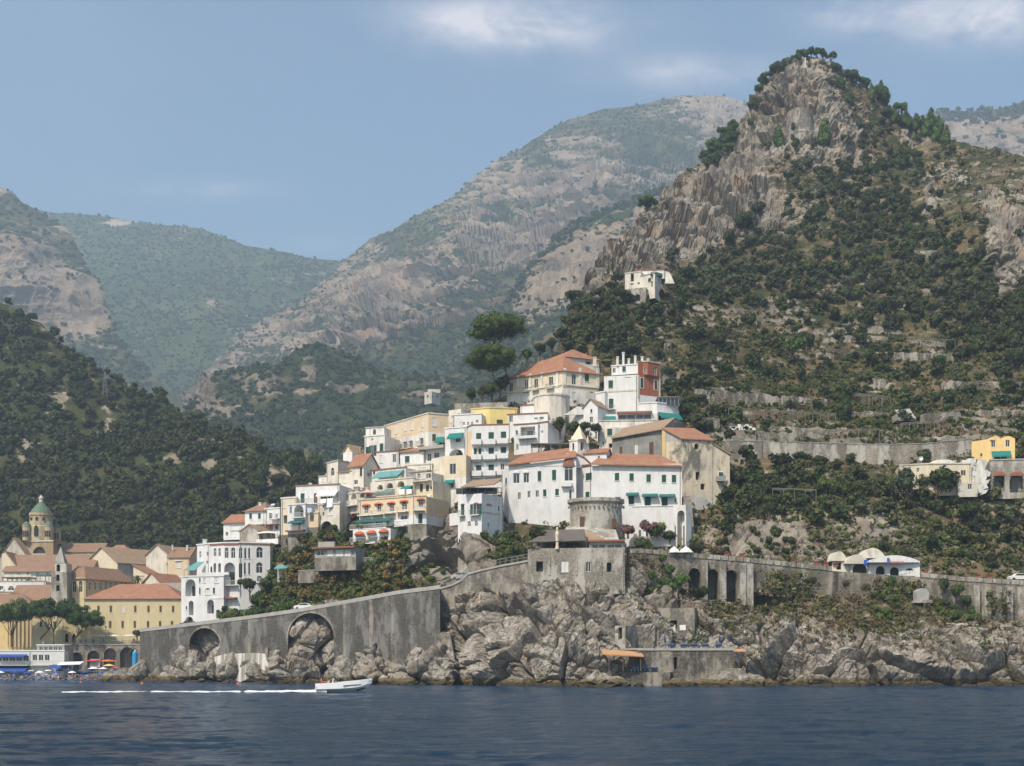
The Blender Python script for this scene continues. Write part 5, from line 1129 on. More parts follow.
# white convent, east wing
t = thing('convent', c8, 300, 470, 272, 'long white convent wing with terracotta roof and two rows of green shutters', 'convent')
wl = [(0,102,255,34,40,'s')]+[(1,u,v,24,42,'s') for u,v in ((257,256),(337,258),(430,264),(514,266),(569,267))]+[(0,95,356,22,36,'s'),(1,336,384,30,46,'s'),(1,426,388,32,50,'s'),(1,518,390,32,50,'s'),(1,577,384,10,26,'g'),(0,38,256,10,30,'x'),(1,262,376,30,20,'g')]
b = Body(t, c8, [(10,276),(120,271.5),(612,268.5)], 196, 640, WHITE, wl, back=12, roof=None, ref=1)
for u0,u1,v in ((308,376,350),(394,480,356),(488,575,358)): b.awning(1,u0,u1,v-8,v+2,DTEAL,1.1)
b.block(1,340,612,415,418,.12,FRAME,'string_course')
e0,e1,e2 = c8.P(118,192,271.2),c8.P(614,204,268.2),c8.P(490,145,276); e3 = c8.P(190,132,277)
M().prism([e0+(-.3,-.5,0),e1+(.3,-.5,0),e2+(0,0,.1),e3],(0,0,.25)).build('roof', TILE, t)
sd_ = Body(t, c8, [(78,275),(200,273.5)], 130, 200, WHITE, [(0,158,149,10,14,'g')], back=4, roof=('gable',1.0,TILE,.3))
M().prism([c8.P(10,205,275.6),c8.P(118,192,271.2),c8.P(118,184,271.2),c8.P(10,196,275.6)],(0,1.2,0)).build('verge', TERRA, t)
# west wing of the convent
t = thing('convent', c7, 520, 480, 274, 'tall white convent wing with terracotta roof and arched end window', 'convent')
wl = [(1,418,266,34,50,'g'),(1,472,262,30,52,'g'),(1,544,252,20,54,'s'),(1,624,246,22,56,'s'),(1,434,360,16,38,'g'),(1,487,352,16,36,'g'),(1,532,348,18,36,'g'),(1,573,344,18,38,'s'),(1,640,340,20,36,'s'),(1,704,224,46,108,'Ag'),(1,713,352,12,50,'g'),(0,361,280,10,36,'s')]
b = Body(t, c7, [(340,278),(376,273),(745,271)], 200, 900, WHITE, wl, back=12, ref=1)
b.hood(1,418,238,40,18,WHITE,.15); b.hood(1,472,236,36,18,WHITE,.15)
b.long_balcony(1,664,722,306,.9,CONC,.6,solid=True)
e0,e1 = c7.P(374,196,272.8),c7.P(745,152,271); e2,e3 = c7.P(740,100,278),c7.P(470,136,281)
M().prism([e0+(-.4,-.5,0),e1+(0,-.5,0),e2,e3],(0,0,.25)).build('roof', TILE, t)
M().add([c7.P(376,202,273),c7.P(745,202,271),c7.P(745,156,271),c7.P(376,198,273)],[(0,1,2,3)]).add([c7.P(745,202,271),c7.P(745,156,271),c7.P(740,104,278),c7.P(740,202,278)],[(0,1,2,3)]).build('gable_wall', WHITE, t)
b.hood(1,704,205,66,62,TERRA,.25)
t = thing('turret', c7, 750, 160, 276, 'white square church turret with pale pyramid top between convent roofs', 'turret')
b = Body(t, c7, [(708,275.5),(752,274.5),(815,276)], 62, 300, WHITE2, [(0,729,92,10,42,'Ad'),(1,778,88,18,46,'Ad')], coping=WHITE2)
c = np.array([(b.g[0]+b.g[2])[0]/2,(b.g[0]+b.g[2])[1]/2,b.zt+.25]); M().lathe(c,[(2.0,0),(.05,3.1)],4,R(20)).build('spire', CREAM, t)
for u in (722,808): M().lathe(c7.P(u,58,275.5),[(.3,-.6),(.3,0),(.05,1.0)],6).build('finial', CREAM, t)
t = thing('stair_roof', c8, 40, 160, 275, 'white curved gable with thin red coping between the two convent wings', 'gable')
M().prism([c8.P(-20,215,273.5),c8.P(60,205,273.5),c8.P(112,190,273.5),c8.P(70,150,273.5),c8.P(20,128,273.5),c8.P(-20,128,273.5)],(0,3,0)).build('wall', WHITE, t)
M().prism([c8.P(72,150,273.3),c8.P(114,188,273.3),c8.P(114,180,273.3),c8.P(78,144,273.3)],(0,3.4,0)).prism([c8.P(34,133,273.3),c8.P(76,153,273.3),c8.P(76,146,273.3),c8.P(36,126,273.3)],(0,3.4,0)).build('coping', TERRA, t)
# lower white restaurant house
t = thing('restaurant', c7, 200, 640, 264, 'white cliff-edge house with tiled roof terrace and two balconied windows', 'restaurant')
b = Body(t, c7, [(98,267),(228,263.5),(345,270)], 346, 790, WHITE, [(0,124,438,18,60,'s+'),(0,197,434,34,60,'o+'),(0,160,513,16,28,'Ag'),(0,198,511,16,28,'Ag'),(0,160,588,10,24,'g'),(1,322,430,8,30,'g'),(1,265,520,8,26,'g')], ref=1, bands=((650,STONEW),))
b.hood(1,268,416,34,14,TERRA,.1); b.hood(0,124,408,24,6,TERRA,.15); b.hood(0,197,402,30,6,TERRA,.15); b.block(1,230,325,450,457,.1,PALEST,'string_course'); b.block(0,98,228,640,668,.2,CONC,'plinth')
pg = pergola(t, c7, 122, 335, 318, 346, 266, 7, WOOD, None, 6, 'veranda')
M().prism([c7.P(112,318,263.5),c7.P(300,300,264.5),c7.P(340,268,274),c7.P(180,280,273)],(0,0,.2)).build('roof', TILEP, t)
M().bx((c7.P(200,334,268)[0],268.2,c7.P(0,334,268)[2]),(8.5,.1,1.2)).build('glazing', GLASS, t)
wing = Body(t, c7, [(52,269),(100,267)], 458, 525, WHITE, [], back=4)
t = thing('retaining_wall', c7, 300, 640, 264, 'crumbling tan buttress wall under the white cliff-edge house', 'wall')
M().prism([c7.P(230,720,262.5),c7.P(300,720,262.5),c7.P(270,600,266),c7.P(232,590,266)],(0,5,0)).build('buttress', STONEW, t)
# round stone tower
t = thing('round_tower', c8, 130, 610, 262, 'round stone watchtower with corbelled rim below the white convent', 'tower')
c = c8.P(142,560,263); k_ = 263/F/5.472
M().lathe((c[0],263,c8.P(0,640,262)[2]), [(4.95,0),(4.85,(640-545)*k_),(4.6,(640-410)*k_),(5.15,(640-400)*k_),(5.15,(640-382)*k_)], 28, 0, 1.12, 1.0).build('wall', STONEW, t)
for k in range(28):
    pass
cb = M()
for a_ in range(-170,0,9): cb.bx((c[0]+5.65*math.cos(R(a_)), 263+5.0*math.sin(R(a_)), c8.P(0,410,258)[2]), (.22,.3,.55))
cb.build('corbel', STONE, t)
for u,v,w,h in ((66,500,20,40),(242,510,20,46)):
    a_ = math.acos(max(-.97,min(.97,(c8.P(u,v,259)[0]-c[0])/5.5))); x = c8.P(u,v,259)[0]; y = 263-4.8*math.sin(a_)
    w_ = M().bx((x,y,c8.P(u,v,259)[2]),(.95,.5,1.9)).build('window', BRWN, t)
# stone platform house
DKROOF = flat('brown_felt_roof', (.15,.125,.11), .9, var=.4, scale=.7)
t = thing('restaurant', RT, 450, 80, 240, 'stone platform building with four square openings and glazed terrace over the cliff', 'restaurant')
b = Body(t, RT, [(66,243),(100,240.5),(895,238.5)], 82, 470, STONEW, [(1,167,226,58,86,'d'),(1,383,226,62,90,'x'),(1,582,230,44,84,'g'),(1,760,232,38,80,'d')], back=14)
for u in (250,480,690): b.block(1,u-10,u+10,140,300,.15,STONEW,'pilaster')
pgl = pergola(t, c7, 480, 800, 618, 650, 241, 7, WOOD, None, 6, 'terrace_frame')
M().prism([c7.P(478,616,239.5),c7.P(800,606,239.5),c7.P(780,580,247),c7.P(540,585,247)],(0,0,.15)).build('roof', DKROOF, t)
M().prism([c7.P(545,600,246),c7.P(800,592,246),c7.P(790,548,252),c7.P(548,552,252)],(0,0,.2)).build('upper_roof', DKROOF, t)
Body(t, c7, [(545,247),(800,246)], 596, 660, STONE, [(0,620,620,60,20,'d'),(0,720,620,60,20,'d')], back=5)
gl = Body(t, c8, [(105,241.5),(298,240.5)], 612, 652, GREYP, [(0,156,636,76,26,'g'),(0,244,636,80,26,'g')], back=6); gl.block(0,100,300,602,612,.8,TERRA,'roof_edge')
# low pitched roof apron round the tower
t = thing('annex', c8, 60, 600, 256, 'rough plaster annex with sloping tan roof at the foot of the round tower', 'annex')
M().prism([c8.P(-60,600,252),c8.P(270,605,252),c8.P(250,545,257),c8.P(60,530,258),c8.P(-20,530,258)],(0,6,0)).build('wall', STONEW, t)
M().prism([c8.P(60,602,251.5),c8.P(200,606,251.5),c8.P(100,545,256)],(0,5,.2)).build('roof', TILEP, t)
t = thing('statue', c7, 641, 648, 240, 'slender white statue standing on the platform terrace edge', 'statue')
c = c7.P(641,652,239.8); M().lathe(c,[(.35,0),(.35,.5),(.25,.55),(.30,1.2),(.33,2.0),(.42,2.8),(.30,3.2),(.16,3.35),(.24,3.6),(.24,3.9),(.05,4.1)],10).build('figure', CREAM, t)
# wall of the courtyard east of the tower
t = thing('garden_wall', c8, 500, 610, 258, 'white garden wall below the oleanders beside the buttress', 'wall')
Body(t, c8, [(440,260),(572,258)], 528, 640, WHITE, [], back=1); Body(t, c8, [(300,261),(375,259)], 552, 640, WHITE2, [], back=1)
t = thing('arched_gate', c8, 600, 600, 262, 'tall arched recess in the pale wall beside the stone buttress', 'gateway')
Body(t, c8, [(565,264),(635,262)], 415, 660, WHITE2, [(0,607,545,40,210,'Av')], back=2)
for u0,u1,lab in ((540,600,'white canvas parasol tent beside the creeper on the terrace'),(600,670,'wider white canvas tent next to the road wall')):
    t = thing('parasol_tent', c8, (u0+u1)/2, 680, 246, lab, 'tent'); c = c8.P((u0+u1)/2, 672, 246); rr = (u1-u0)/2/5.472/F*246
    M().lathe(c,[(rr*1.2,0),(rr*1.15,.15),(rr*.5,.9),(.1,1.2)],8).build('canopy', CANVAS, t); M().tube(c-(0,0,2.2), c, .06).build('pole', STEEL, t)
# sea front platform on the rocks
BSTONE = stone('stained_sea_stone', (.16,.135,.105), (.27,.235,.19), (.10,.09,.075), 2.2, .85, (.38,.34,.28))
t = thing('bathing_platform', CA, 700, 560, 224, 'grey stone bathing platform with doorway at the water', 'platform')
b = Body(t, CA, [(435,227),(505,222),(915,221.5)], 512, 700, BSTONE, [(1,663,568,14,52,'d')], back=11); b.block(1,505,915,508,514,.15,CONC,'coping')
Body(t, CA, [(430,222),(640,219.5)], 606, 700, BSTONE, [], back=6)
b.cop(CONC)
t = thing('bathing_house', CA, 700, 440, 234, 'ruined stone bathing house with signs behind the platform', 'bathing house')
b = Body(t, CA, [(595,238),(745,236)], 318+15, 520, STONE, [(0,612,398,14,26,'d'),(0,655,400,30,30,'d')], back=5)
b.block(0,682,708,405,428,.15,FRAME,'sign'); b.block(0,733,745,428,442,.2,AQUA,'sign'); b.block(0,650,664,405,440,.15,PALEW,'door')
t = thing('stone_stair_house', CA, 430, 470, 229, 'narrow stone hut with tall dark slit door on the pale rock', 'hut')
b = Body(t, CA, [(405,230),(450,229)], 408, 520, STONEW, [(0,427,442,16,52,'d')], back=6)
t = thing('canopy', CA, 440, 540, 222, 'flat orange canopy over the lower bathing deck', 'canopy')
p0,p1=CA.P(355,532,219),CA.P(528,542,219); M().prism([p0,p1,p1+(0,5,.8),p0+(0,5,.8)],(0,0,.18)).build('roof', flat('faded_orange',(.50,.27,.13),.9), t)
pm=M(); 
for u in (380,440,515): pm.tube(CA.P(u,540,219.3),CA.P(u,600,219.3),.06)
pm.build('post', WOOD, t)
t = thing('canopy', CA, 940, 520, 222, 'small orange canopy at the east end of the platform', 'canopy')
p0,p1=CA.P(912,520,221),CA.P(965,520,221); M().prism([p0,p1,p1+(0,3,.4),p0+(0,3,.4)],(0,0,.15)).build('roof', flat('faded_orange_cloth',(.50,.27,.13),.9), t); M().tube(CA.P(935,522,221.4),CA.P(935,575,221.4),.06).build('post', WOOD, t)

# white restaurant with barrel roofs on the coast road
t = thing('garage', DG, 280, 235, 253, 'white roadside building with curved roofs, dark arches and small sign', 'roadside building')
b = Body(t, DG, [(190,254),(408,252.5)], 176, 300, WHITE, [(0,240,218,38,44,'Ad'),(0,300,220,38,40,'Ad'),(0,364,220,40,30,'Ax')], back=9)
def curved(root, crop, u0, u1, v0, vm, Y, dep, mat, nm):
    pts = [crop.P(u0+(u1-u0)*k/12, v0-(v0-vm)*math.sin(math.pi*(k/12))**.8, Y) for k in range(13)]
    return M().prism(pts+[crop.P(u1,v0+4,Y),crop.P(u0,v0+4,Y)],(0,dep,0)).build(nm, mat, root)
curved(t, DG, 190, 408, 176, 150, 251.9, 9, WHITE, 'barrel_roof')
b2 = Body(t, DG, [(112,255),(192,254.3)], 178, 300, PALEST, [(0,152,208,60,50,'Ad')], back=6); curved(t, DG, 92, 192, 182, 146, 254.1, 6, PALEST, 'barrel_roof'); curved(t, DG, 155, 262, 158, 118, 258, 6, PALEST, 'barrel_roof')
b3 = Body(t, DG, [(34,257),(114,255.5)], 168, 300, WARM, [(0,62,196,20,30,'d')], back=6); curved(t, DG, 34, 98, 170, 132, 255.8, 6, WARM, 'barrel_roof')
def text(txt, loc, size, mat, parent, name='lettering', rot=(90,0,0), ext=.02):
    cu = bpy.data.curves.new(name, 'FONT'); cu.body = txt; cu.size = size; cu.extrude = ext; cu.align_x = 'CENTER'; cu.align_y = 'CENTER'
    tmp = bpy.data.objects.new('tmp', cu); COL.objects.link(tmp); bpy.context.view_layer.update()
    me = bpy.data.meshes.new_from_object(tmp.evaluated_get(bpy.context.evaluated_depsgraph_get())); bpy.data.objects.remove(tmp)
    me.name = name; rl = root_loc(parent); o = bpy.data.objects.new(name, me); COL.objects.link(o); me.materials.clear(); me.materials.append(mat); o.parent = parent
    o.location = [loc[i]-rl[i] for i in range(3)]; o.rotation_euler = [R(a_) for a_ in rot]; return o
text('Uranus', DG.P(305,179,251.4), 1.15, flat('sign_red',(.45,.04,.04),.6), t)
M().bx(DG.P(181,180,253.2),(1.0,.1,1.0)).build('sign', flat('sign_blue',(.03,.10,.45),.5), t)
M().bx(DG.P(274,174,251.3),(.5,.08,1.1)).build('emblem', flat('emblem_blue',(.05,.12,.45),.5), t)
t = thing('shrine', DG, 420, 320, 244.5, 'small white arched shrine niche in the road wall', 'shrine')
c = DG.P(422,340,241.5); M().prism([c+(-1.1,0,0),c+(1.1,0,0)]+[c+(1.1*math.cos(a_),0,1.3+.9*math.sin(a_)) for a_ in np.linspace(0,math.pi,8)],(0,2.5,0)).build('niche', CONC, t); M().bx(c+(0,1,-.3),(3.2,3,.5)).build('plinth', STONEW, t)

# yellow house upper right and neighbours
t = thing('house', EY, 820, 380, 296, 'yellow house with curved gable tops and teal awning on an arched terrace', 'house')
YO = plaster('bright_yellow_plaster',(.78,.56,.25),(.6,.45,.25),.3)
b = Body(t, EY, [(706,295),(792,291.5),(914,290.5)], 282, 400, YO, [(1,810,305,20,32,'g'),(1,879,303,20,32,'g'),(1,845,372,60,24,'g'),(0,752,358,10,14,'g')], ref=1)
for u0,u1 in ((794,846),(850,912)): curved(t, EY, u0, u1, 283, 268, 291.2, 5, YO, 'curved_gable')
b.awning(1,800,892,340,362,TEAL,1.6)
t = thing('arched_terrace', EY, 860, 540, 293, 'grey stone terrace on red rimmed arches under the yellow house', 'terrace')
b = Body(t, EY, [(795,281),(1120,279)], 385, 570, STONEW, [(0,838,492,56,84,'Av'),(0,922,494,68,88,'Av'),(0,1020,496,70,90,'Av')], back=14, coping=CONC)
for u,w in ((838,64),(922,76),(1020,78)): b.hood(0,u,462,w,26,TERRA,.12)
t = thing('villa', EY, 560, 500, 293, 'low cream villa with domed roof behind the dark pines', 'villa')
b = Body(t, EY, [(362,282),(500,280),(705,279.5)], 410, 560, CREAM, [(1,585,440,48,40,'Ag'),(1,667,445,24,26,'g'),(0,450,430,14,20,'g'),(0,410,425,14,20,'g')], back=8, coping=PALEST)
c = EY.P(565,408,283); M().lathe(c,[(3.2,0),(2.9,.5),(1.8,1.0),(.1,1.25)],16).build('dome', PALEST, t)
b = Body(t, EY, [(640,278.5),(735,278)], 490, 560, PALEST, [(0,698,510,20,26,'g'),(0,655,512,10,30,'x')], back=5)
t = thing('white_rockery', EY, 720, 470, 291, 'whitewashed rough retaining wall between cream villa and arches', 'wall')
rm = M(); rng = random.Random(3)
for k in range(60):
    u,v = rng.uniform(672,775), rng.uniform(385,540)
    if v > 385+ (u-672)*0 and v < 545: rm.box(EY.P(u,v,281.5-(v-380)/130), (rng.uniform(.4,.9),0,rng.uniform(-.3,.3)), (0,.7,0), (rng.uniform(-.3,.3),0,rng.uniform(.3,.6)))
rm.build('boulder_face', WHITE2, t)
dish(EY, 462, 380, 281, 'white satellite dish on the roof of the low cream villa', .5)
# hillside white house
t = thing('farmhouse', WH, 420, 320, 365.5, 'small white farmhouse perched alone under the grey cliff', 'farmhouse')
b = Body(t, WH, [(256,367.5),(420,365.5)], 142, 450, WARM, [(0,330,180,34,80,'d'),(0,328,246,36,14,'d'),(0,395,238,20,20,'d')], back=8, coping=PALEST)
b = Body(t, WH, [(418,365.5),(562,362.5),(625,367.5)], 168, 420, WARM, [(0,507,206,32,42,'s'),(0,533,245,14,60,'d'),(1,604,210,12,60,'d')], coping=CONC)
Body(t, WH, [(370,370.5),(660,369.5)], 112, 200, WHITE2, [], back=5, coping=TERRA)
M().prism([WH.P(520,150,362.0),WH.P(640,168,365.5),WH.P(640,140,366.5),WH.P(560,118,365.5),WH.P(520,125,363.5)],(0,1.2,0)).build('vine_canopy', GREEN, t)
M().prism([WH.P(670,240,368.5),WH.P(765,240,368.5),WH.P(715,130,369.5),WH.P(670,110,369.5)],(0,3,0)).build('stair_wall', WARM, t)
b = Body(t, WH, [(248,363.5),(470,361.5)], 300, 460, STONEW, [(0,385,385,54,70,'Av')], back=5)
# small ruined tower on the peak cliff
STONEP = stone('brown_peak_stone', (.22,.195,.165), (.33,.295,.25), (.17,.155,.135), .9, .5)
t = thing('watchtower', Crop(700,30,3.16), 322, 360, 486, 'round ruined stone tower built into the peak cliff face', 'tower')
c7_ = Crop(700,30,3.16); c = c7_.P(322,370,489); k_=489/F/3.16
M().lathe((c[0],493,c[2]), [(7.2,0),(6.9,(370-335)*k_),(7.1,(370-328)*k_),(6.7,(370-322)*k_),(6.2,(370-250)*k_)], 24, 0, .78,1).build('wall', STONEP, t)
for u,v in ((295,300),(294,338)): M().bx((c7_.P(u,v,487)[0],487.6,c7_.P(u,v,487)[2]),(1.0,1.6,1.9)).build('opening', DARK, t)
t = thing('statue', c7_, 333, 106, 518, 'tiny white statue on the very top of the peak', 'statue')
c = c7_.P(333,110,517); M().lathe(c,[(.8,-2.5),(.8,-.6),(.3,-.5),(.4,1.0),(.28,2.0),(.35,2.4),(.1,2.9)],8).build('figure', PALEST, t)
# house on spur
sp1 = Crop(180,80,1.914)
t = thing('farmhouse', sp1, 480, 615, 1000, 'distant pale farmhouse on the green spur above the apartment block', 'farmhouse')
Body(t, c4, [(356,960),(392,955),(432,965)], 12, 70, PALEST, [(0,372,30,8,14,'Ad'),(1,395,30,8,14,'d'),(1,418,30,8,14,'d')])
Body(t, c4, [(372,962),(432,962)], -4, 14, PALEST, [], back=8)
# ================================================================== ROAD WALLS, BEACH, BOAT
def wp(px, py, Y=None): return P(px, py, wall_Y(px) if Y is None else Y)
t = empty('sea_wall', wp(290,640), 'long grey masonry road wall on two tall arches above the shore rocks', 'sea wall')
def archpts(xl, xr, top, spring, foot=690):
    pts = [(xl, foot)]; c, r = (xl+xr)/2, (xr-xl)/2
    for a_ in np.linspace(math.pi, 0, 15): pts.append((c+r*math.cos(a_), spring-(spring-top)*math.sin(a_)))
    return pts+[(xr, foot)]
top_line = [(440,589),(400,594),(350,603),(300,612),(250,619),(200,625),(140,632)]
poly = [(140,690)]+archpts(189.5,220,628,644)+archpts(288,334,613,638)+[(440,690)]+top_line
M().prism([wp(*p) for p in poly], (0,5.5,0)).build('wall', STONED, t)
cp = M()
for (x0,y0),(x1,y1) in zip(top_line[:-1], top_line[1:]):
    a, b = wp(x0,y0), wp(x1,y1); cp.prism([a+(0,-.15,0), b+(0,-.15,0), b+(0,.45,0), a+(0,.45,0)], (0,0,.75))
cp.build('parapet', CONC, t)
for (xl,xr,tp,sp_) in ((189.5,220,628,644),(288,334,613,638)):
    o = archpts(xl-1.6,xr+1.6,tp-1.8,sp_,sp_); i_ = archpts(xl,xr,tp,sp_,sp_)
    m_ = M()
    for k in range(1,len(o)-2):
        a,b,c_,d_ = [wp(*q_)-(0,.12,0) for q_ in (o[k],o[k+1],i_[k+1],i_[k])]; m_.prism([a,b,c_,d_],(0,.25,0))
    m_.build('arch_ring', STONE, t)
for x,w_ in ((372,1.0),(393,.6),(345,.6),(250,.7)):
    yt = float(np.interp(x,[p[0] for p in top_line][::-1],[p[1] for p in top_line][::-1])); a=wp(x,yt+1); b=wp(x,682)
    M().bx(((a[0]+b[0])/2,a[1]-.05,(a[2]+b[2])/2),(w_,.3,a[2]-b[2])).build('pilaster', STONE, t)
# concrete apron with white mineral runs between the arches
m, nt, bs = new_mat('lime_streaked_concrete'); q = N(nt)
cc_ = q.mix(q.ramp(q.noise(q.pos((1,1,.06)),1.3,6,.6,.2),[(.42,0),(.60,1)]),(.26,.235,.20),(.62,.60,.56)); q.set(bs,'Base Color',cc_); q.set(bs,'Roughness',.9); LIME = m
ap = [(216,684),(216,657),(226,654),(240,653.5),(256,653),(270,654),(277,658),(277,684)]
M().prism([wp(x,y)+(0,-1.3,0) for x,y in ap],(0,1.2,0)).build('apron', LIME, t)
# curved stretch
t = empty('coast_road_wall', P(480,590,246), 'plain grey road wall curving round the rock beside the platform building', 'road wall')
path = [(438,590,251),(452,586,250.5),(462,581,249.5),(468,575,247.5),(480,571.5,246),(500,567,244.8),(530,561.5,243.3)]
m1 = M(); m2 = M(); m3 = M()
for a_, b_ in zip(path[:-1], path[1:]):
    a, b = P(*a_), P(*b_); m1.prism([a-(0,0,9),b-(0,0,9),b,a],(0,1.2,0)); m2.prism([a+(0,-.2,.01),b+(0,-.2,.01),b+(0,.4,.01),a+(0,.4,.01)],(0,0,.35))
    for k in range(5):
        c = a+(b-a)*k/5; m3.tube(c+(0,0,.3), c+(0,0,1.5), .05, n=4)
    m3.tube(a+(0,0,1.45), b+(0,0,1.45), .05, n=4); m3.tube(a+(0,0,.9), b+(0,0,.9), .04, n=4)
m1.build('wall', STONE, t); m2.build('parapet', CONC, t); m3.build('railing', IRON, t)
# viaduct east of the platform
t = empty('viaduct', P(715,580,246), 'tall stone road viaduct with three narrow arches on the cliff', 'viaduct')
vy = lambda x: np.interp(x,[640,690,750,830,920,1024,1150],[245,246,246.5,248.6,247.5,246,245])
vt = lambda x: np.interp(x,[640,665,690,742,833,920,960,1024,1150],[553,555,557.5,561.5,571,577,581,585,592])
def vp(x,y): return P(x,y,float(vy(x)))
poly = [(628,612)]+[(688,612)]+archpts(688.5,700.5,568,576,604)+archpts(707,718.5,569,577,604)+archpts(725.5,737.5,570,578,604)+[(750,616)]+[(x,float(vt(x))) for x in (750,720,690,665,640,628)]
M().prism([vp(*p) for p in poly],(0,5,0)).build('wall', STONE, t)
M().prism([vp(680,615)+(0,3.5,0),vp(745,615)+(0,3.5,0),vp(745,566)+(0,3.5,0),vp(680,563)+(0,3.5,0)],(0,.8,0)).build('back_wall', STONED, t)
def crenel(t, x0, x1, step=7.6):
    m_ = M(); x = x0
    while x < x1-1:
        a, b = vp(x, vt(x)), vp(min(x+step-.9,x1), vt(min(x+step-.9,x1))); m_.prism([a+(0,-.15,0),b+(0,-.15,0),b+(0,.35,0),a+(0,.35,0)],(0,0,.85)); x += step
    m_.build('parapet', STONEW, t)
crenel(t, 630, 750)
for x in (703.5,722,742,749): 
    a, b = vp(x,vt(x)+2), vp(x,608+ (6 if x>740 else 0)); M().prism([b+(-.6,-1.3,0),b+(.6,-1.3,0),b+(.6,0,0),b+(-.6,0,0)][::1],(0,0,a[2]-b[2])).build('buttress', STONEW, t)
t = empty('coast_road_wall', P(800,575,249), 'long low parapet wall of the coast road above the bushes', 'road wall')
m1 = M()
for x in np.arange(750,832,8.0): 
    a, b = vp(x,vt(x)), vp(x+8,vt(x+8)); m1.prism([a-(0,0,5.5),b-(0,0,5.5),b,a],(0,1.2,0))
m1.build('wall', STONE, t); crenel(t, 751, 832)
t = empty('coast_road_wall', P(970,600,246), 'tall buttressed retaining wall of the coast road by the frame edge', 'road wall')
m1 = M()
for x in np.arange(832,1120,8.0):
    a, b = vp(x,vt(x)), vp(x+8,vt(x+8)); m1.prism([a-(0,0,5+4.5*(x>925)),b-(0,0,5+4.5*(x>925)),b,a],(0,1.2,0))
m1.build('wall', STONE, t); crenel(t, 921, 1100, 9)
for x in (900,909,918,975,986,997,1008,1019,1030,1042):
    a, b = vp(x,vt(x)+3), vp(x,622 if x>950 else 600); M().prism([b+(-.55,-1.1,0),b+(.55,-1.1,0),b+(.55,0,0),b+(-.55,0,0)],(0,0,a[2]-b[2])).build('buttress', STONEW, t)
# planters on the parapet
pl0 = None
for k,(x,) in enumerate([(x,) for x in (727,742,794,817,826,836,926,978,990)]):
    c = vp(x, vt(x)); lab = 'red flower box on the coast road parapet'
    pt_ = empty('planter', c+(0,.1,.86), lab, 'planter', 'red flower boxes along the coast road parapet')
    if pl0 is None:
        m_ = M().bx(c+(0,.1,1.05),(.9,.35,.3)); bo = m_.build('box', TERRA, pt_); rr = random.Random(4); fm = M()
        for j in range(30): fm.bx(c+(rr.uniform(-.45,.45),.1+rr.uniform(-.2,.2),1.2+rr.uniform(0,.35)),(.16,.16,.12))
        fo = fm.build('flowers', flat('geranium_red',(.28,.06,.045),.8,var=.5), pt_); pl0 = (bo, fo)
    else:
        for o in pl0: d = o.copy(); COL.objects.link(d); d.parent = pt_
# big terrace wall on the hillside
def hill_wall(pts, drop, mat, label, name='terrace_wall', thick=1.2, fwd=3.0, grp=None, cap=True):
    """dry wall following the slope, its top worn uneven"""
    t = empty(name, hill.at(*pts[0]), label, 'wall', grp); m_ = M(); c_ = M(); rq = random.Random(int(pts[0][0]*7+pts[0][1])); L = []
    for (x0,y0),(x1,y1) in zip(pts[:-1], pts[1:]):
        k = max(2, int(abs(x1-x0)/3.2)); L += [(x0+(x1-x0)*j/k, y0+(y1-y0)*j/k) for j in range(k)]
    L.append(pts[-1]); Ys = np.array([hill.at(x, y+drop*.6)[1] for x, y in L]); ker = np.ones(5)/5; Ys = np.convolve(np.pad(Ys, 2, 'edge'), ker, 'valid'); rag = .45 if drop < 18 else .18
    T = [P(x, y, Y-fwd)-(0,0,rq.uniform(0,rag)*(2.2 if rq.random() < .12 else 1)) for (x,y),Y in zip(L, Ys)]
    for a, b in zip(T[:-1], T[1:]):
        h = drop*a[1]/F; m_.prism([a-(0,.0,h+.8),b-(0,.0,h+.8),b,a],(0,thick+fwd+1.5,0))
        if cap and drop >= 18: c_.prism([a+(0,-.12,.0),b+(0,-.12,.0),b+(0,.5,.0),a+(0,.5,.0)],(0,0,.14))
    m_.build('wall', mat, t)
    if c_.f: c_.build('coping', CONC, t)
    return t
TSTONE = stone('terrace_stone', (.20,.175,.14), (.30,.265,.215), (.15,.13,.105), 1.4, .6, (.46,.42,.36))
hill_wall([(756,441),(790,441.5),(830,443),(880,444),(925,443.5),(972,438)], 22, STONEW, 'long high grey retaining wall crossing the hillside below the vineyards', 'retaining_wall', 3, 2.5)
hill_wall([(925,436),(972,434)], 8, STONEW, 'short upper terrace wall west of the yellow house')
hill_wall([(726,440),(762,441)], 20, STONEW, 'grey retaining wall between church and long hillside wall')
SC8 = Crop(784,240,4.254); K=SC8
def hw(pts, drop, lab, mat=None): hill_wall([(K.X(u),K.V(v)) for u,v in pts], drop*.95, TSTONE, lab, grp='dry stone terrace walls on the hillside')
hw([(70,205),(185,212)],5,'short dry stone wall between dark trees high on the hill')
hw([(540,205),(620,205)],6,'short pale terrace wall in the olive grove')
hw([(560,292),(630,292)],5,'small brown bank wall in the olive grove')
hw([(560,45),(650,42)],6,'pale wall stub at the top of the olive grove')
hw([(835,402),(880,404),(932,408)],8,'white capped terrace wall near the east trees')
hw([(200,410),(290,412),(380,420)],6,'grey terrace wall over the upper dry meadow')
hw([(380,472),(500,474),(620,476),(740,480)],8,'long pale terrace wall with white posts across mid slope')
hw([(260,580),(350,584),(450,590)],7,'stained terrace wall above the trellis')
hw([(680,595),(780,596),(860,596),(1010,600)],10,'long terrace wall with white runs in the east vineyards')
hw([(0,655),(110,668)],12,'stained terrace bank west of the dark conifer')
hw([(300,725),(470,730)],10,'terrace wall beside the little hut')
hw([(590,735),(800,722),(1020,722)],10,'lowest long terrace wall over the yellow house')
hw([(40,350),(110,350)],8,'white fragment of ruined terrace wall')
hw([(860,655),(1020,650)],4,'thin upper terrace line by the frame edge')
K=Z1
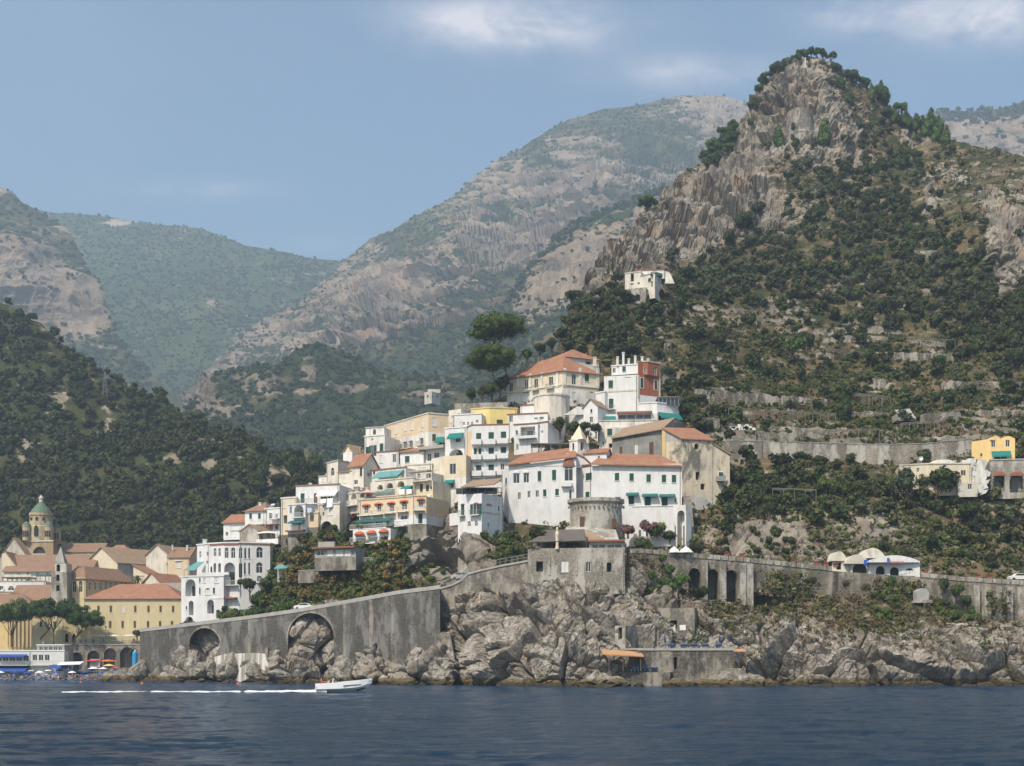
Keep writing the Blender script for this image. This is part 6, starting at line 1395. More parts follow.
hw([(235,32),(330,40),(470,50),(640,66),(800,78)],13,'long stained rock bank wall at the foot of the meadow',STONE)
hw([(262,152),(340,158)],14,'grey terrace corner behind the church',STONE)
hw([(380,182),(520,190),(660,198),(830,205)],9,'terrace wall carrying the long vine trellis',STONEW)
hw([(500,212),(690,225)],9,'terrace wall with pale posts under the trellis',STONE)
K=Crop(560,200,3.829)
hw([(400,545),(470,548),(560,552)],5,'brown terrace edge above the red sided house',STONEW)
hw([(620,648),(690,655)],4,'short orange brown terrace ledge',STONEW)
hw([(520,712),(680,714),(880,738)],6,'terrace wall with dry grass edge north of the church',STONE)
hw([(395,662),(480,668)],14,'ruined stone enclosure beside the red sided house',STONEW)
# trellises
def trellis(crop, u0,v0,u1,v1,n,label,h=2.0,canopy=True):
    a, b = hill.at(crop.X(u0),crop.V(v0)), hill.at(crop.X(u1),crop.V(v1)); a=a+(0,-2.2,0); b=b+(0,-2.2,0); n = max(3, int(n*.6))
    t = empty('vine_trellis', a, label, 'trellis', 'vine trellises on the terraces'); m_ = M()
    for k in range(n+1):
        c = a+(b-a)*k/n
        for dy in (0,2.6): m_.tube(c+(0,dy,-1.2), c+(0,dy,h), .07, n=5)
        m_.tube(c+(0,-.3,h), c+(0,2.9,h), .07, n=4)
    for dy in (0,1.3,2.6): m_.tube(a+(0,dy,h+.05), b+(0,dy,h+.05), .07, n=4)
    m_.build('pole_frame', PALEW2, t)
PALEW2 = flat('bleached_poles', (.24,.215,.18), .9, var=.4)
trellis(Z1,370,165,820,195,24,'longest pole trellis running east behind the church')
trellis(Z1,560,505,740,510,8,'pole trellis in the bushes below the long wall')
trellis(Z1,900,110,1020,112,7,'pole trellis beside the dark conifer')
trellis(Z1,700,262,1000,262,12,'pole trellis along the top of the long wall')
trellis(EY,350,262,530,262,9,'pole trellis below the little white roofed hut')
trellis(EY,130,120,300,128,8,'pole trellis east of the dark conifer',1.8)
trellis(SC8,500,458,700,460,9,'pole trellis on the long mid slope wall',1.4)
trellis(SC8,150,505,330,512,8,'faint pole trellis in the dry meadow',1.2)
# hut
t = empty('hut', hill.at(EY.X(390),EY.V(190)), 'small hut with crooked white sheet roof among the vines', 'hut')
y_ = hill.at(EY.X(390),EY.V(190))[1]-4
M().prism([EY.P(345,195,y_),EY.P(440,195,y_),EY.P(440,175,y_),EY.P(350,160,y_)],(0,4,0)).build('wall', STONEW, t)
M().prism([EY.P(338,146,y_+1.5),EY.P(410,140,y_+1.5),EY.P(440,186,y_-.5),EY.P(352,160,y_-.5)],(0,0,.15)).build('roof', CONC, t)
t = empty('white_rubble', hill.at(Z1.X(430),Z1.V(230)), 'heap of white blocks on the path above the church', 'rubble heap'); rr = random.Random(9); m_ = M()
c = hill.at(Z1.X(425),Z1.V(232))
for k in range(16): m_.bx(c+(rr.uniform(-2.8,2.8),-3,rr.uniform(0,1.0)),(rr.uniform(.5,1.2),.8,rr.uniform(.3,.7)))
m_.build('block_pile', FRAME, t)

# ------------------------------------------------------------------ beach
t = empty('promenade_wall', L3.P(740,560,346), 'grey promenade wall of four round arches behind the beach', 'arcade')
b = Body(t, L3, [(478,346),(1030,345.5)], 402, 600, STONE, [(0,557,520,96,130,'Av'),(0,682,512,90,138,'Av'),(0,805,500,92,150,'Av'),(0,930,492,104,150,'Av')], back=8, coping=CONC)
t = empty('beach_restaurant', L3.P(200,600,334), 'two storey beach restaurant with white slabs and blue lower awnings', 'restaurant')
b = Body(t, L3, [(-300,337),(230,336),(470,335.5)], 446, 640, PALEW, row(0,500,[-250,-190,-130,-70,-10,40,90,140,190],44,40,'g')+row(1,495,[255,300,345],34,44,'g')+row(0,580,[-200,-100,0,100,180],50,44,'d'), back=6, coping=FRAME)
b.long_balcony(0,-300,228,548,2.2,IRON,.9); b.long_balcony(1,232,380,548,1.6,IRON,.9)
b.awning(0,-300,220,556,592,BLUEC,3.2); b.awning(0,-20,200,470,486,BLUEC,2.0)
gz = Body(t, L3, [(270,337),(470,336)], 405, 520, CONC, row(0,440,[300,335,370,405,440],26,50,'g')+row(0,497,[395,440],28,28,'g'), back=5, coping=FRAME)
for u0,u1,lab in ((418,585,'long white tent roof over the beach bar'),):
    t = empty('beach_tent', L3.P((u0+u1)/2,570,333), lab, 'tent'); a,b_ = L3.P(u0,550,332), L3.P(u1,545,332)
    M().prism([a,b_,b_+(0,3,.7),a+(0,3,.7)],(0,0,.12)).build('canopy', CLOTHW, t)
    m_ = M()
    for k in (0,.5,1): m_.tube(a+(b_-a)*k, a+(b_-a)*k-(0,0,2), .06)
    m_.build('post', STEEL, t)
    M().prism([L3.P(365,575,333),L3.P(520,575,333),L3.P(500,548,334.5),L3.P(385,545,334.5)],(0,1,0)).build('side_sheet', BLUEC, t)
def parasol(loc, r, mat, label, h=2.2, grp='parasols on the beach', closed=False):
    t = empty('parasol', loc, label, 'parasol', grp); c = np.array(loc, float)
    M().tube(c, c+(0,0,h+.2), .035).build('pole', STEEL, t)
    if closed: M().lathe(c+(0,0,h*.42), [(.09,0),(.17,.3),(.12,.9),(.03,1.3)], 8).build('canopy', mat, t)
    else: M().lathe(c+(0,0,h-.35), [(r,0),(r*.97,.05),(r*.5,.32),(.05,.5)], 10).build('canopy', mat, t)
ORP = flat('orange_parasol',(.62,.17,.06),.8); YLP = flat('yellow_parasol',(.70,.58,.12),.8)
def bz(x, y): return float(beach_z(np.array([x]), np.array([y]))[0])
for u,v,r,mt,lab in ((690,510,2.4,REDC,'wide red parasol before the second promenade arch'),(790,512,2.5,ORP,'wide orange parasol before the third promenade arch'),(797,545,1.6,YLP,'yellow parasol under the orange one'),(683,566,1.5,CLOTHW,'small white parasol below the red parasol'),(765,566,1.5,CLOTHW,'small white parasol near the yellow parasol'),(840,560,1.3,REDC,'small red parasol by the fourth promenade arch')):
    Y = 338 if v < 530 else 334; x = L3.P(u,v,Y)[0]; z0 = bz(x,Y); parasol((x,Y,z0), r, mt, lab, L3.P(u,v,Y)[2]-z0)
t = empty('beach_hut', L3.P(704,540,338), 'grey boarded kiosk beneath the red parasol', 'kiosk'); M().bx(L3.P(704,535,337.6),(2.6,2,2.2)).build('wall', GREYP, t); M().bx(L3.P(704,518,337.6)+(0,0,.15),(3.0,2.4,.12)).build('roof', REDC, t)
t = empty('banner_column', L3.P(988,560,336), 'tall bright blue inflatable column at the end of the beach', 'advertising column')
c = L3.P(988,558,336); M().lathe(c,[(.62,0),(.66,.3),(.66,3.4),(.5,3.8),(.2,3.95)],14).build('column_body', flat('bright_blue_vinyl',(.03,.30,.62),.4), t); M().lathe(c+(0,0,3.9),[(.2,0),(.22,.2),(.05,.45)],8).build('top', FRAME, t)
# terrace parasols over the promenade
for u,lab in ((705,'white terrace parasol nearest the round pine'),(745,'white terrace parasol beside the lamp post'),(830,'wide white terrace parasol between hotel windows'),(950,'pale terrace parasol near the sea wall corner')):
    Y=348; c = L3.P(u,330,Y); zb = L3.P(0,400,Y)[2]; parasol((c[0],Y,zb), 1.9 if u<800 else 2.4, CANVAS, lab, c[2]-zb, 'parasols on the hotel terrace')
t = empty('terrace_railing', L3.P(800,400,347), 'dark railing with guests along the promenade terrace', 'railing'); m_ = M()
a,b_ = L3.P(565,398,345.7),L3.P(1030,398,345.4); m_.tube(a+(0,0,1),b_+(0,0,1),.05,n=4)
for k in range(60): c=a+(b_-a)*k/60; m_.tube(c,c+(0,0,1),.03,n=4)
m_.build('bars', IRON, t)
t = empty('street_lamp', L3.P(773,400,347), 'slim lamp post on the promenade terrace', 'street lamp'); c = L3.P(773,398,347); M().tube(c,c+(0,0,4.4),.07).build('pole', STEEL, t); M().lathe(c+(0,0,4.4),[(.1,0),(.3,.15),(.3,.5),(.1,.6)],8).build('lamp', FRAME, t)
# sun loungers
lp = None; rr = random.Random(5)
BEDM = [flat('lounger_cloth_blue',(.12,.22,.52),.8), flat('lounger_cloth_white',(.66,.68,.72),.8), flat('lounger_cloth_pink',(.60,.38,.36),.8)]
protos = {}
def lounger(loc, mi, rz, label, grp):
    t = empty('sun_lounger', loc, label, 'sun lounger', grp); t.rotation_euler.z = rz; c = np.array(loc, float)
    if mi not in protos:
        fr = M().bx(c+(0,0,.28),(.62,1.3,.06)); fr.box(c+(0,.85,.46),(.31,0,0),(0,.27,.2),(0,-.02,.03)); o1 = fr.build('bed', BEDM[mi], t)
        lg = M(); [lg.bx(c+(x,y,.12),(.05,.05,.28)) for x in (-.27,.27) for y in (-.5,.45)]; o2 = lg.build('frame', FRAME, t); protos[mi] = (o1, o2)
    else:
        for o in protos[mi]: d = o.copy(); COL.objects.link(d); d.parent = t
for r_ in range(5):
    for k in range(26):
        x = -132+k*1.62+rr.uniform(-.25,.25)+r_*.5; y = 328.6+r_*1.75+rr.uniform(-.2,.2)
        if rr.random() < .14 or x > -93: continue
        mi = rr.choice([0,1,1,1,2,0]); lounger((x,y,bz(x,y)), mi, R(180)+rr.uniform(-.2,.2), 'sun lounger with %s cover in the packed beach rows' % ('blue','white','pink')[mi], 'sun loungers packed on the beach')
for r_ in range(2):
    for k in range(10):
        x = -131+k*3.7+rr.uniform(-.7,.7); y = 331.5+r_*4
        if x < -93: parasol((x,y,bz(x,y)), 1.1, [BLUEC,BLUEC,CLOTHW][rr.randrange(3)], 'low beach parasol standing among the packed loungers', 1.9, 'small parasols among the beach loungers')
for u in (637,650,690,703,735,748,783,797,840,853):
    c = CA.P(u,510,224); lounger((c[0],224.5,CA.P(0,509,221.5)[2]+.28), 0, R(180), 'blue lounger on the upper bathing platform', 'blue loungers on the stone platform')
for u in (482,498,525,540,566,580):
    c = CA.P(u,600,221); lounger((c[0],221.5,CA.P(0,602,219.6)[2]+.02), 0, R(180), 'blue lounger on the low deck under the orange canopy', 'blue loungers on the lower deck')
NAVY = flat('navy_canvas',(.02,.04,.16),.8)
for u in (618,700,757,800,852,893):
    c = CA.P(u,505,227); parasol((c[0],227,CA.P(0,509,221.5)[2]+.28), 1, NAVY, 'closed navy parasol on the upper bathing platform', 2.4, 'closed navy parasols on the platform', True)
parasol(tuple(CA.P(935,585,221.5)), 1, NAVY, 'closed navy parasol under the small orange canopy', 2.2, None, True)
# ------------------------------------------------------------------ people
SKIN = flat('sunned_skin',(.45,.26,.17),.6,var=.1)
CL = [flat('cloth_red',(.45,.05,.05),.9), flat('cloth_blue',(.05,.10,.35),.9), flat('cloth_white',(.75,.75,.75),.9), flat('cloth_dark',(.05,.05,.06),.9)]
HAIR = flat('dark_hair',(.03,.02,.015),.8)
def body_mesh(name, pose):
    """one continuous skinned figure; head, neck, torso, limbs"""
    st = pose == 'stand'
    hip = (0,0,.92) if st else (0,0,.12)
    J = [hip,(0,.0,hip[2]+.28),(0,.0,hip[2]+.50),(0,-.01,hip[2]+.60),(0,-.02,hip[2]+.76)]; Rr = [.15,.13,.16,.06,.095]
    E = [(0,1),(1,2),(2,3),(3,4)]
    def chain(start, pts, rs):
        p = start
        for a_, r_ in zip(pts, rs): J.append(a_); Rr.append(r_); E.append((p, len(J)-1)); p = len(J)-1
    for s_ in (-1,1):
        if st: chain(0, [(s_*.10,0,.85),(s_*.11,-.02,.48),(s_*.12,.02,.08),(s_*.13,-.14,.03)], [.10,.065,.045,.035])
        else: chain(0, [(s_*.10,0,.12),(s_*.13,-.44,.30),(s_*.13,-.72,.05),(s_*.13,-.86,.04)], [.10,.07,.045,.035])
        if st: chain(2, [(s_*.19,0,hip[2]+.50),(s_*.25,.02,hip[2]+.22),(s_*.26,-.06,hip[2]-.02),(s_*.26,-.09,hip[2]-.12)], [.06,.045,.035,.03])
        else: chain(2, [(s_*.19,0,hip[2]+.50),(s_*.28,-.02,hip[2]+.24),(s_*.20,-.24,hip[2]+.14),(s_*.18,-.32,hip[2]+.12)], [.06,.045,.035,.03])
    me = bpy.data.meshes.new(name); me.from_pydata(J, E, []); o = bpy.data.objects.new(name, me); COL.objects.link(o)
    o.modifiers.new('s','SKIN'); bpy.context.view_layer.update()
    for v_, r_ in zip(me.skin_vertices[0].data, Rr): v_.radius = (r_, r_*.8)
    me.skin_vertices[0].data[0].use_root = True
    sb = o.modifiers.new('u','SUBSURF'); sb.levels = 1; sb.render_levels = 1
    bpy.context.view_layer.update(); m2_ = bpy.data.meshes.new_from_object(o.evaluated_get(bpy.context.evaluated_depsgraph_get())); bpy.data.objects.remove(o); m2_.name = name
    m2_.materials.clear(); m2_.materials.append(SKIN); return m2_, hip
FIG = {p_: body_mesh('person_'+p_, p_) for p_ in ('stand','sit')}
def hair_cloth(pose):
    me, hip = FIG[pose]; h = M().lathe((0,.015,hip[2]+.74),[(.09,0),(.105,.05),(.09,.12),(.03,.155)],8)
    c = M().lathe((0,0,hip[2]-.10),[(.19,0),(.18,.15),(.155,.3),(.19,.5),(.17,.62),(.07,.65)],10,0,1.05,.82)
    return h, c
proto_hc = {}
def person(loc, rz, pose, ci, label, grp=None):
    t = bpy.data.objects.new('person', FIG[pose][0]); COL.objects.link(t); t.location = [float(x) for x in loc]; t.rotation_euler.z = rz; tag(t, label, 'person', grp, 'thing')
    if (pose,ci) not in proto_hc:
        h, c = hair_cloth(pose); ho = h.build('hair', HAIR); cl_ = c.build('clothing', CL[ci], None, True); ho.parent = t; cl_.parent = t; proto_hc[(pose,ci)] = (ho, cl_)
    else:
        for o in proto_hc[(pose,ci)]: d = o.copy(); COL.objects.link(d); d.parent = t
    return t
for k in range(46):
    x = rr.uniform(-133,-93); y = rr.uniform(325.5,331) if k % 3 else rr.uniform(331,340)
    person((x,y,bz(x,y)), rr.uniform(0,6.28), 'stand', rr.randrange(4), 'bather standing among the loungers on the crowded beach', 'bathers on the beach')
for k in range(16):
    x = L3.P(rr.uniform(570,1000),400,346.6)[0]; person((x,346.7,L3.P(0,402,346)[2]+.03), rr.uniform(0,6.28), 'stand', rr.randrange(4), 'guest standing at the promenade terrace railing', 'guests on the promenade terrace')
# buoys
for px,py,lab in ((80.5,683.3,'orange buoy floating off the beach'),(142,684.5,'orange buoy floating off the tip of the sea wall'),(238,684.5,'orange buoy floating below the first wall arch'),(327,684.5,'orange buoy floating below the rock in the second arch')):
    Y = CH*F/(py-HZ); c = P(px,py,Y); t = empty('buoy', c, lab, 'buoy'); M().lathe(c-(0,0,.25),[(.12,0),(.28,.15),(.3,.38),(.18,.58),(.05,.7)],12).build('float', ORP, t); M().tube(c+(0,0,.6),c+(0,0,1.0),.03).build('eye', STEEL, t)
t = empty('swim_line', P(60,683.4,262), 'dark blue float line closing off the swimming area', 'float line'); m_ = M(); Yb = CH*F/(683.4-HZ)
for k in range(150):
    x = -116+k*.62; m_.tube((x,Yb+math.sin(k*.05)*1.2,.06),(x+.46,Yb+math.sin((k+1)*.05)*1.2,.06),.14,n=6)
m_.build('floats', NAVY, t)

# ------------------------------------------------------------------ speed boat
BY = 173.0; s_ = BY/F; bx0 = P(316.5,692.4,BY); ROOT = empty('motorboat', (P(344,692.4,BY)[0],BY,0), 'white open speedboat with people aboard racing past the rocks', 'boat')
GEL = flat('white_gelcoat',(.86,.86,.86),.3,var=.03,spec=.5); DKH = flat('dark_hull_paint',(.03,.03,.035),.3)
L_ = 7.4; x0 = bx0[0]
st_ = [(0,1.15,.95,.05),(.15,1.2,.95,.04),(.4,1.22,1.02,.05),(.62,1.1,1.13,.12),(.8,.8,1.22,.30),(.92,.42,1.32,.78),(1.0,.04,1.42,1.36)]
vs=[];fs=[]
for t_,w_,zt_,zk in st_:
    x = x0+t_*L_; zt_ += .22+.22*t_; ch = zk+(zt_-zk)*.35
    for y,z_ in ((-w_,zt_),(-w_*.92,ch),(0,zk-.12),(w_*.92,ch),(w_,zt_)): vs.append((x,BY+y,z_))
for i in range(len(st_)-1):
    for j in range(4): a=i*5+j; fs.append((a,a+5,a+6,a+1))
fs.append((0,1,2,3,4))
M().add(vs,fs).build('hull', GEL, ROOT, False)
dk = M()
for i in range(2,len(st_)-1):
    a=[(x0+st_[i][0]*L_,BY-st_[i][1],st_[i][2]+.22+.22*st_[i][0]),(x0+st_[i+1][0]*L_,BY-st_[i+1][1],st_[i+1][2]+.22+.22*st_[i+1][0]),(x0+st_[i+1][0]*L_,BY+st_[i+1][1],st_[i+1][2]+.22+.22*st_[i+1][0]),(x0+st_[i][0]*L_,BY+st_[i][1],st_[i][2]+.22+.22*st_[i][0])]
    dk.prism(a,(0,0,.05))
dk.build('deck', GEL, ROOT)
ck = M(); ck.bx((x0+L_*.2,BY,.55),(L_*.42,2.1,.1)); ck.bx((x0+L_*.02,BY,.8),(.2,2.2,.4)); ck.build('cockpit', flat('cockpit_floor',(.55,.53,.48),.7), ROOT)
M().bx((x0+L_*.10,BY,.85),(.7,1.9,.45)).build('seat', FRAME, ROOT); M().bx((x0+L_*.31,BY-.1,.85),(.55,1.5,.5)).build('seat', FRAME, ROOT)
M().prism([(x0+L_*.42,BY-.95,1.08),(x0+L_*.42,BY+.95,1.08),(x0+L_*.37,BY+.85,1.55),(x0+L_*.37,BY-.85,1.55)],(.04,0,0)).build('windscreen', GLASS, ROOT)
M().prism([(x0+L_*.5,BY-1.235,.93),(x0+L_*.82,BY-.86,1.12),(x0+L_*.82,BY-.84,1.04),(x0+L_*.5,BY-1.215,.80)],(0,.03,0)).build('stripe', DKH, ROOT)
M().prism([(x0+L_*.72,BY-.83,.35),(x0+L_*.90,BY-.42,.72),(x0+L_*.86,BY-.45,.48),(x0+L_*.74,BY-.6,.12)],(0,.1,0)).build('keel_shadow_strake', DKH, ROOT)  # dark sheet painting in the shade under the bow, no real strake
M().tube((x0+L_*.94,BY-.3,1.5),(x0+L_*1.02,BY,1.62),.04).build('bow_rail', STEEL, ROOT)
M().tube((x0+L_*.40,BY-.5,1.55),(x0+L_*.40,BY-.5,2.0),.02).build('antenna', STEEL, ROOT)
for dx,dy,ci,rz,lab in ((.10,-.5,0,R(90),'person in red sitting at the stern of the speedboat'),(.22,.1,2,R(90),'person in white sitting amidships in the speedboat'),(.31,-.4,2,R(80),'person in white at the helm of the speedboat'),(.29,.5,1,R(90),'person in blue sitting beside the helmsman')):
    person((x0+L_*dx,BY+dy,1.15 if dx!=.22 else .85), rz, 'sit', ci, lab)
# wake
rr2 = np.random.RandomState(4); nx_, ny_ = 420, 26
X_ = np.linspace(x0-34, x0+1.5, nx_); wv_ = np.linspace(-1,1,ny_); GX, GV = np.meshgrid(X_, wv_, indexing='ij'); ag = (x0+1.5-GX)
wid = .42+.018*ag+.6*np.exp(-ag/3); GY = BY+GV*wid+ag*.03; pq = np.stack([GX,GY,GX*0],2).reshape(-1,3)
hgt = (.34*np.exp(-ag/4)+.12)*(1-np.abs(GV)**2)+.20*fbm(pq*np.array([1.2,3.0,1]),5,301).reshape(GX.shape)*np.clip(ag/6,.3,1)-.01-.0033*ag
idx = np.arange(nx_*ny_).reshape(nx_,ny_); f_ = np.stack([idx[:-1,:-1],idx[1:,:-1],idx[1:,1:],idx[:-1,1:]],2).reshape(-1,4)
FOAM = flat('sea_foam',(.62,.67,.70),.8,var=.15,scale=3); fo = link('foam', mesh_np('foam', np.stack([GX,GY,hgt+.06],2).reshape(-1,3), f_, True), FOAM); tag(fo,'ragged white foam wake trailing behind the speedboat','foam',kind='stuff')

# ------------------------------------------------------------------ cars on the road
def car(c, rz, mat, label):
    t = empty('parked_car', c, label, 'car'); t.rotation_euler.z = rz; c = np.array(c, float)
    b_ = M(); pr = [(-2,.3),(-2.05,.75),(-1.75,.95),(-1.2,1.0),(-.7,1.42),(.75,1.45),(1.35,.98),(1.95,.85),(2.05,.5),(2.0,.3)]
    b_.prism([c+(x,-.82,z_) for x,z_ in pr],(0,1.64,0)); b_.build('body', mat, t)
    M().prism([c+(x,-.835,z_) for x,z_ in ((-1.05,1.02),(-.65,1.36),(.68,1.38),(1.15,1.02))],(0,1.67,0)).build('window', GLASS, t)
    for x in (-1.3,1.3):
        for y in (-.84,.64): M().tube(c+(x,y,.32), c+(x,y+.2,.32), .32, n=12).build('wheel', DARK, t)
car(wp(302,609.6)+(0,3.0,0), R(-8), FRAME, 'white car on the coast road above the second wall arch')
car(P(462,580,252), R(-20), flat('silver_paint',(.45,.46,.48),.3,.5), 'silver car where the coast road curves')
car(wp(186,627)+(0,3.0,0), R(-8), flat('dark_car_paint',(.05,.05,.06),.3), 'dark car on the coast road under the white villa')
car(P(1019,581,251), 0, FRAME, 'white car by the far east end of the coast road')
# lattice pylon on the wooded hill
c = wood.at(106,404); t = empty('pylon', c, 'thin lattice pylon standing on the wooded hillside', 'pylon'); m_ = M(); H = 34*c[1]/F; c = c-(0,0,1)
for sx_,sy_ in ((-1,-1),(1,-1),(1,1),(-1,1)): m_.tube(c+(sx_*1.3,sy_*1.3,0), c+(sx_*.15,sy_*.15,H), .09, n=4)
for k in range(9):
    f0,f1 = k/9,(k+1)/9; r0,r1 = 1.3-1.15*f0, 1.3-1.15*f1
    m_.tube(c+(-r0,-r0,H*f0), c+(r1,-r1,H*f1), .05, n=4); m_.tube(c+(r0,-r0,H*f0), c+(-r1,-r1,H*f1), .05, n=4)
for z_ in (.8,.9): m_.tube(c+(-2.2,0,H*z_), c+(2.2,0,H*z_), .1, n=4)
m_.build('lattice', STEEL, t)

for px,py,w_,h_,lab in ((318,574,8,1.8,'low stone garden wall in the middle of the vines'),(372,562,7,1.8,'stone garden wall under the peach hotel')):
    c = hill.at(px,py)+(0,-1.2,.8); t = empty('garden_wall', c, lab, 'wall'); M().prism([c+(-w_/2,0,-h_-1),c+(w_/2,-.6,-h_-1),c+(w_/2,-.6,0),c+(-w_/2,0,-.25)],(0,.7,0)).build('wall', STONE, t); M().prism([c+(-w_/2,-.08,-.25),c+(w_/2,-.68,0),c+(w_/2,-.68,.14),c+(-w_/2,-.08,-.11)],(0,.85,0)).build('coping', CONC, t)
# ================================================================== VEGETATION
def leaves(rs, n, clumps, leaf, flat_=1.0):
    """leaf faces scattered over the shells of clumps [(x,y,z,r)], with a solid darker heart in each clump"""
    c = np.array(clumps, float); w = c[:,3]**2; i = rs.choice(len(c), n, p=w/w.sum())
    d = rs.normal(size=(n,3)); d /= np.linalg.norm(d, axis=1, keepdims=True); d[:,2] = np.abs(d[:,2])*np.where(rs.rand(n) < .72, 1, -1)
    r = c[i,3]*(.72+.38*rs.rand(n)); p = c[i,:3]+d*r[:,None]*np.array([1,1,flat_])
    nn = d+rs.normal(size=(n,3))*.55; nn /= np.linalg.norm(nn, axis=1, keepdims=True)
    u = np.cross(nn, rs.normal(size=(n,3))); u /= np.linalg.norm(u, axis=1, keepdims=True); v = np.cross(nn, u)
    s = leaf*(.6+.8*rs.rand(n))[:,None]; a = .62
    P4 = np.stack([p-u*s-v*s*a*.3, p+v*s*a, p+u*s-v*s*a*.1, p-v*s*a], 1).reshape(-1,3)
    f = np.arange(4*n).reshape(n,4); return P4, f
ICO_V = None
def core(clumps, k=.72, flat_=1.0):
    vs, fs = [], []; b = 0
    for x,y,z,r in clumps:
        m, q_ = 8, 5; V = []
        for j in range(q_+1):
            th = math.pi*j/q_
            for i in range(m): V.append((x+r*k*math.sin(th)*math.cos(i*2*math.pi/m), y+r*k*math.sin(th)*math.sin(i*2*math.pi/m), z+r*k*flat_*math.cos(th)))
        for j in range(q_):
            for i in range(m): fs.append((b+j*m+i, b+j*m+(i+1)%m, b+(j+1)*m+(i+1)%m, b+(j+1)*m+i))
        vs += V; b += len(V)
    return np.array(vs), np.array(fs)
def cat(a, b): return np.concatenate([a[0], b[0]]), np.concatenate([a[1], b[1]+len(a[0])])
def clumps_round(rs, k, R_, H, zc, rmin=.28, rmax=.45):
    out = []
    for _ in range(k):
        d = rs.normal(size=3); d /= np.linalg.norm(d); q_ = rs.rand()**.5*.68; out.append((d[0]*R_*q_, d[1]*R_*q_, zc+d[2]*H*q_, R_*rs.uniform(rmin, rmax)))
    return out
def crown_geo(kind, seed, n=900):
    """unit trees: crown about 1 wide (radius .5), standing on z=0"""
    rs = np.random.RandomState(seed)
    if kind == 'round': cl = clumps_round(rs, 11, .42, .36, .55); return cat(leaves(rs, n, cl, .035), core(cl)), cl
    if kind == 'olive': cl = clumps_round(rs, 14, .46, .30, .50, .2, .34); return cat(leaves(rs, n, cl, .030), core(cl, .62)), cl
    if kind == 'pine': cl = [(rs.normal()*.10*(1.2-h), rs.normal()*.10*(1.2-h), .25+h*.75, .30*(1.15-h*.75)) for h in np.linspace(0,1,9)]+clumps_round(rs, 6, .36, .16, .45, .3, .42); return cat(leaves(rs, n, cl, .032), core(cl)), cl
    if kind == 'cypress': cl = [(rs.normal()*.02, rs.normal()*.02, .15+h*.9, .15*(1.1-h*.8)) for h in np.linspace(0,1,8)]; return cat(leaves(rs, n, cl, .03), core(cl)), cl
    if kind == 'bush': cl = clumps_round(rs, 8, .44, .24, .28, .3, .46); return cat(leaves(rs, n, cl, .045), core(cl)), cl
    if kind == 'wide': cl = clumps_round(rs, 16, .46, .20, .34, .2, .34); return cat(leaves(rs, n, cl, .032), core(cl, .66)), cl
FD = foliage('dark_green_leaves', (.017,.027,.007), (.068,.085,.019))
FO = foliage('olive_grey_leaves', (.042,.050,.024), (.120,.130,.062))
FP = foliage('pine_needles', (.020,.040,.010), (.085,.135,.028))
FB = foliage('bright_green_leaves', (.030,.055,.010), (.105,.150,.030))
FY = foliage('yellowing_leaves', (.060,.065,.018), (.165,.150,.045))
FR = foliage('red_creeper_leaves', (.045,.018,.014), (.12,.045,.035))
FBr = foliage('brown_dry_shrub', (.060,.045,.025), (.150,.110,.065))
FPK = foliage('oleander_blossom', (.03,.05,.02), (.30,.12,.13))
FM = foliage('mass_leaves', (.019,.028,.008), (.078,.090,.026), per_obj=False)
FMF = foliage('far_mass_leaves', (.016,.032,.010), (.058,.080,.022), per_obj=False)
FSC = foliage('scrub_leaves', (.045,.050,.015), (.150,.145,.048), per_obj=False)
BARK = flat('bark', (.13,.10,.075), .95, var=.4)
CROWN = {}
def crown(kind, mat, v):
    key = (kind, mat.name, v)
    if key not in CROWN:
        (V, Fc), cl = crown_geo(kind, hash((kind,)) % 1 + v*13+{'round':1,'olive':2,'pine':3,'cypress':4,'bush':5,'wide':6}[kind]*101, {'bush':520,'wide':1300,'round':1100,'olive':1100,'pine':1000,'cypress':600}[kind])
        me = mesh_np('crown_'+kind, V, Fc); me.materials.append(mat)
        t = M(); top = {'round':.5,'olive':.45,'pine':.8,'cypress':.8,'bush':.2,'wide':.3}[kind]
        t.path([(0,0,-.12),(.01,0,top*.5),(0,.01,top)], [.045,.035,.015])
        for k in range(4):
            a = k*1.7+v; t.path([(0,0,top*.35),(.12*math.cos(a),.12*math.sin(a),top*.7),(.24*math.cos(a),.24*math.sin(a),top*.95)], [.022,.015,.006], 5)
        tm = bpy.data.meshes.new('trunk'); tm.from_pydata(t.v, [], t.f); tm.materials.append(BARK)
        CROWN[key] = (me, tm)
    return CROWN[key]
rv = random.Random(11)
def tree(loc, size, kind, mat, label, cat_='tree', name='tree', grp=None, sz=None, sink=.05):
    me, tm = crown(kind, mat, rv.randrange(3))
    t = bpy.data.objects.new(name, None); COL.objects.link(t); t.location = (float(loc[0]), float(loc[1]), float(loc[2])-size*sink); tag(t, label, cat_, grp, 'thing')
    size *= 1.22; sz = (sz or size/1.22)*1.22; a = rv.uniform(0,6.28); t.rotation_euler.z = a; s = (size*rv.uniform(.92,1.08), size*rv.uniform(.92,1.08), (sz or size)*rv.uniform(.9,1.1)); t.scale = s
    for nm, m_ in (('crown' if cat_ == 'tree' else 'foliage', me), ('trunk' if cat_ == 'tree' else 'stem', tm)):
        o = bpy.data.objects.new(nm, m_); COL.objects.link(o); o.parent = t
    return t
NTREE = [0]
placed = []
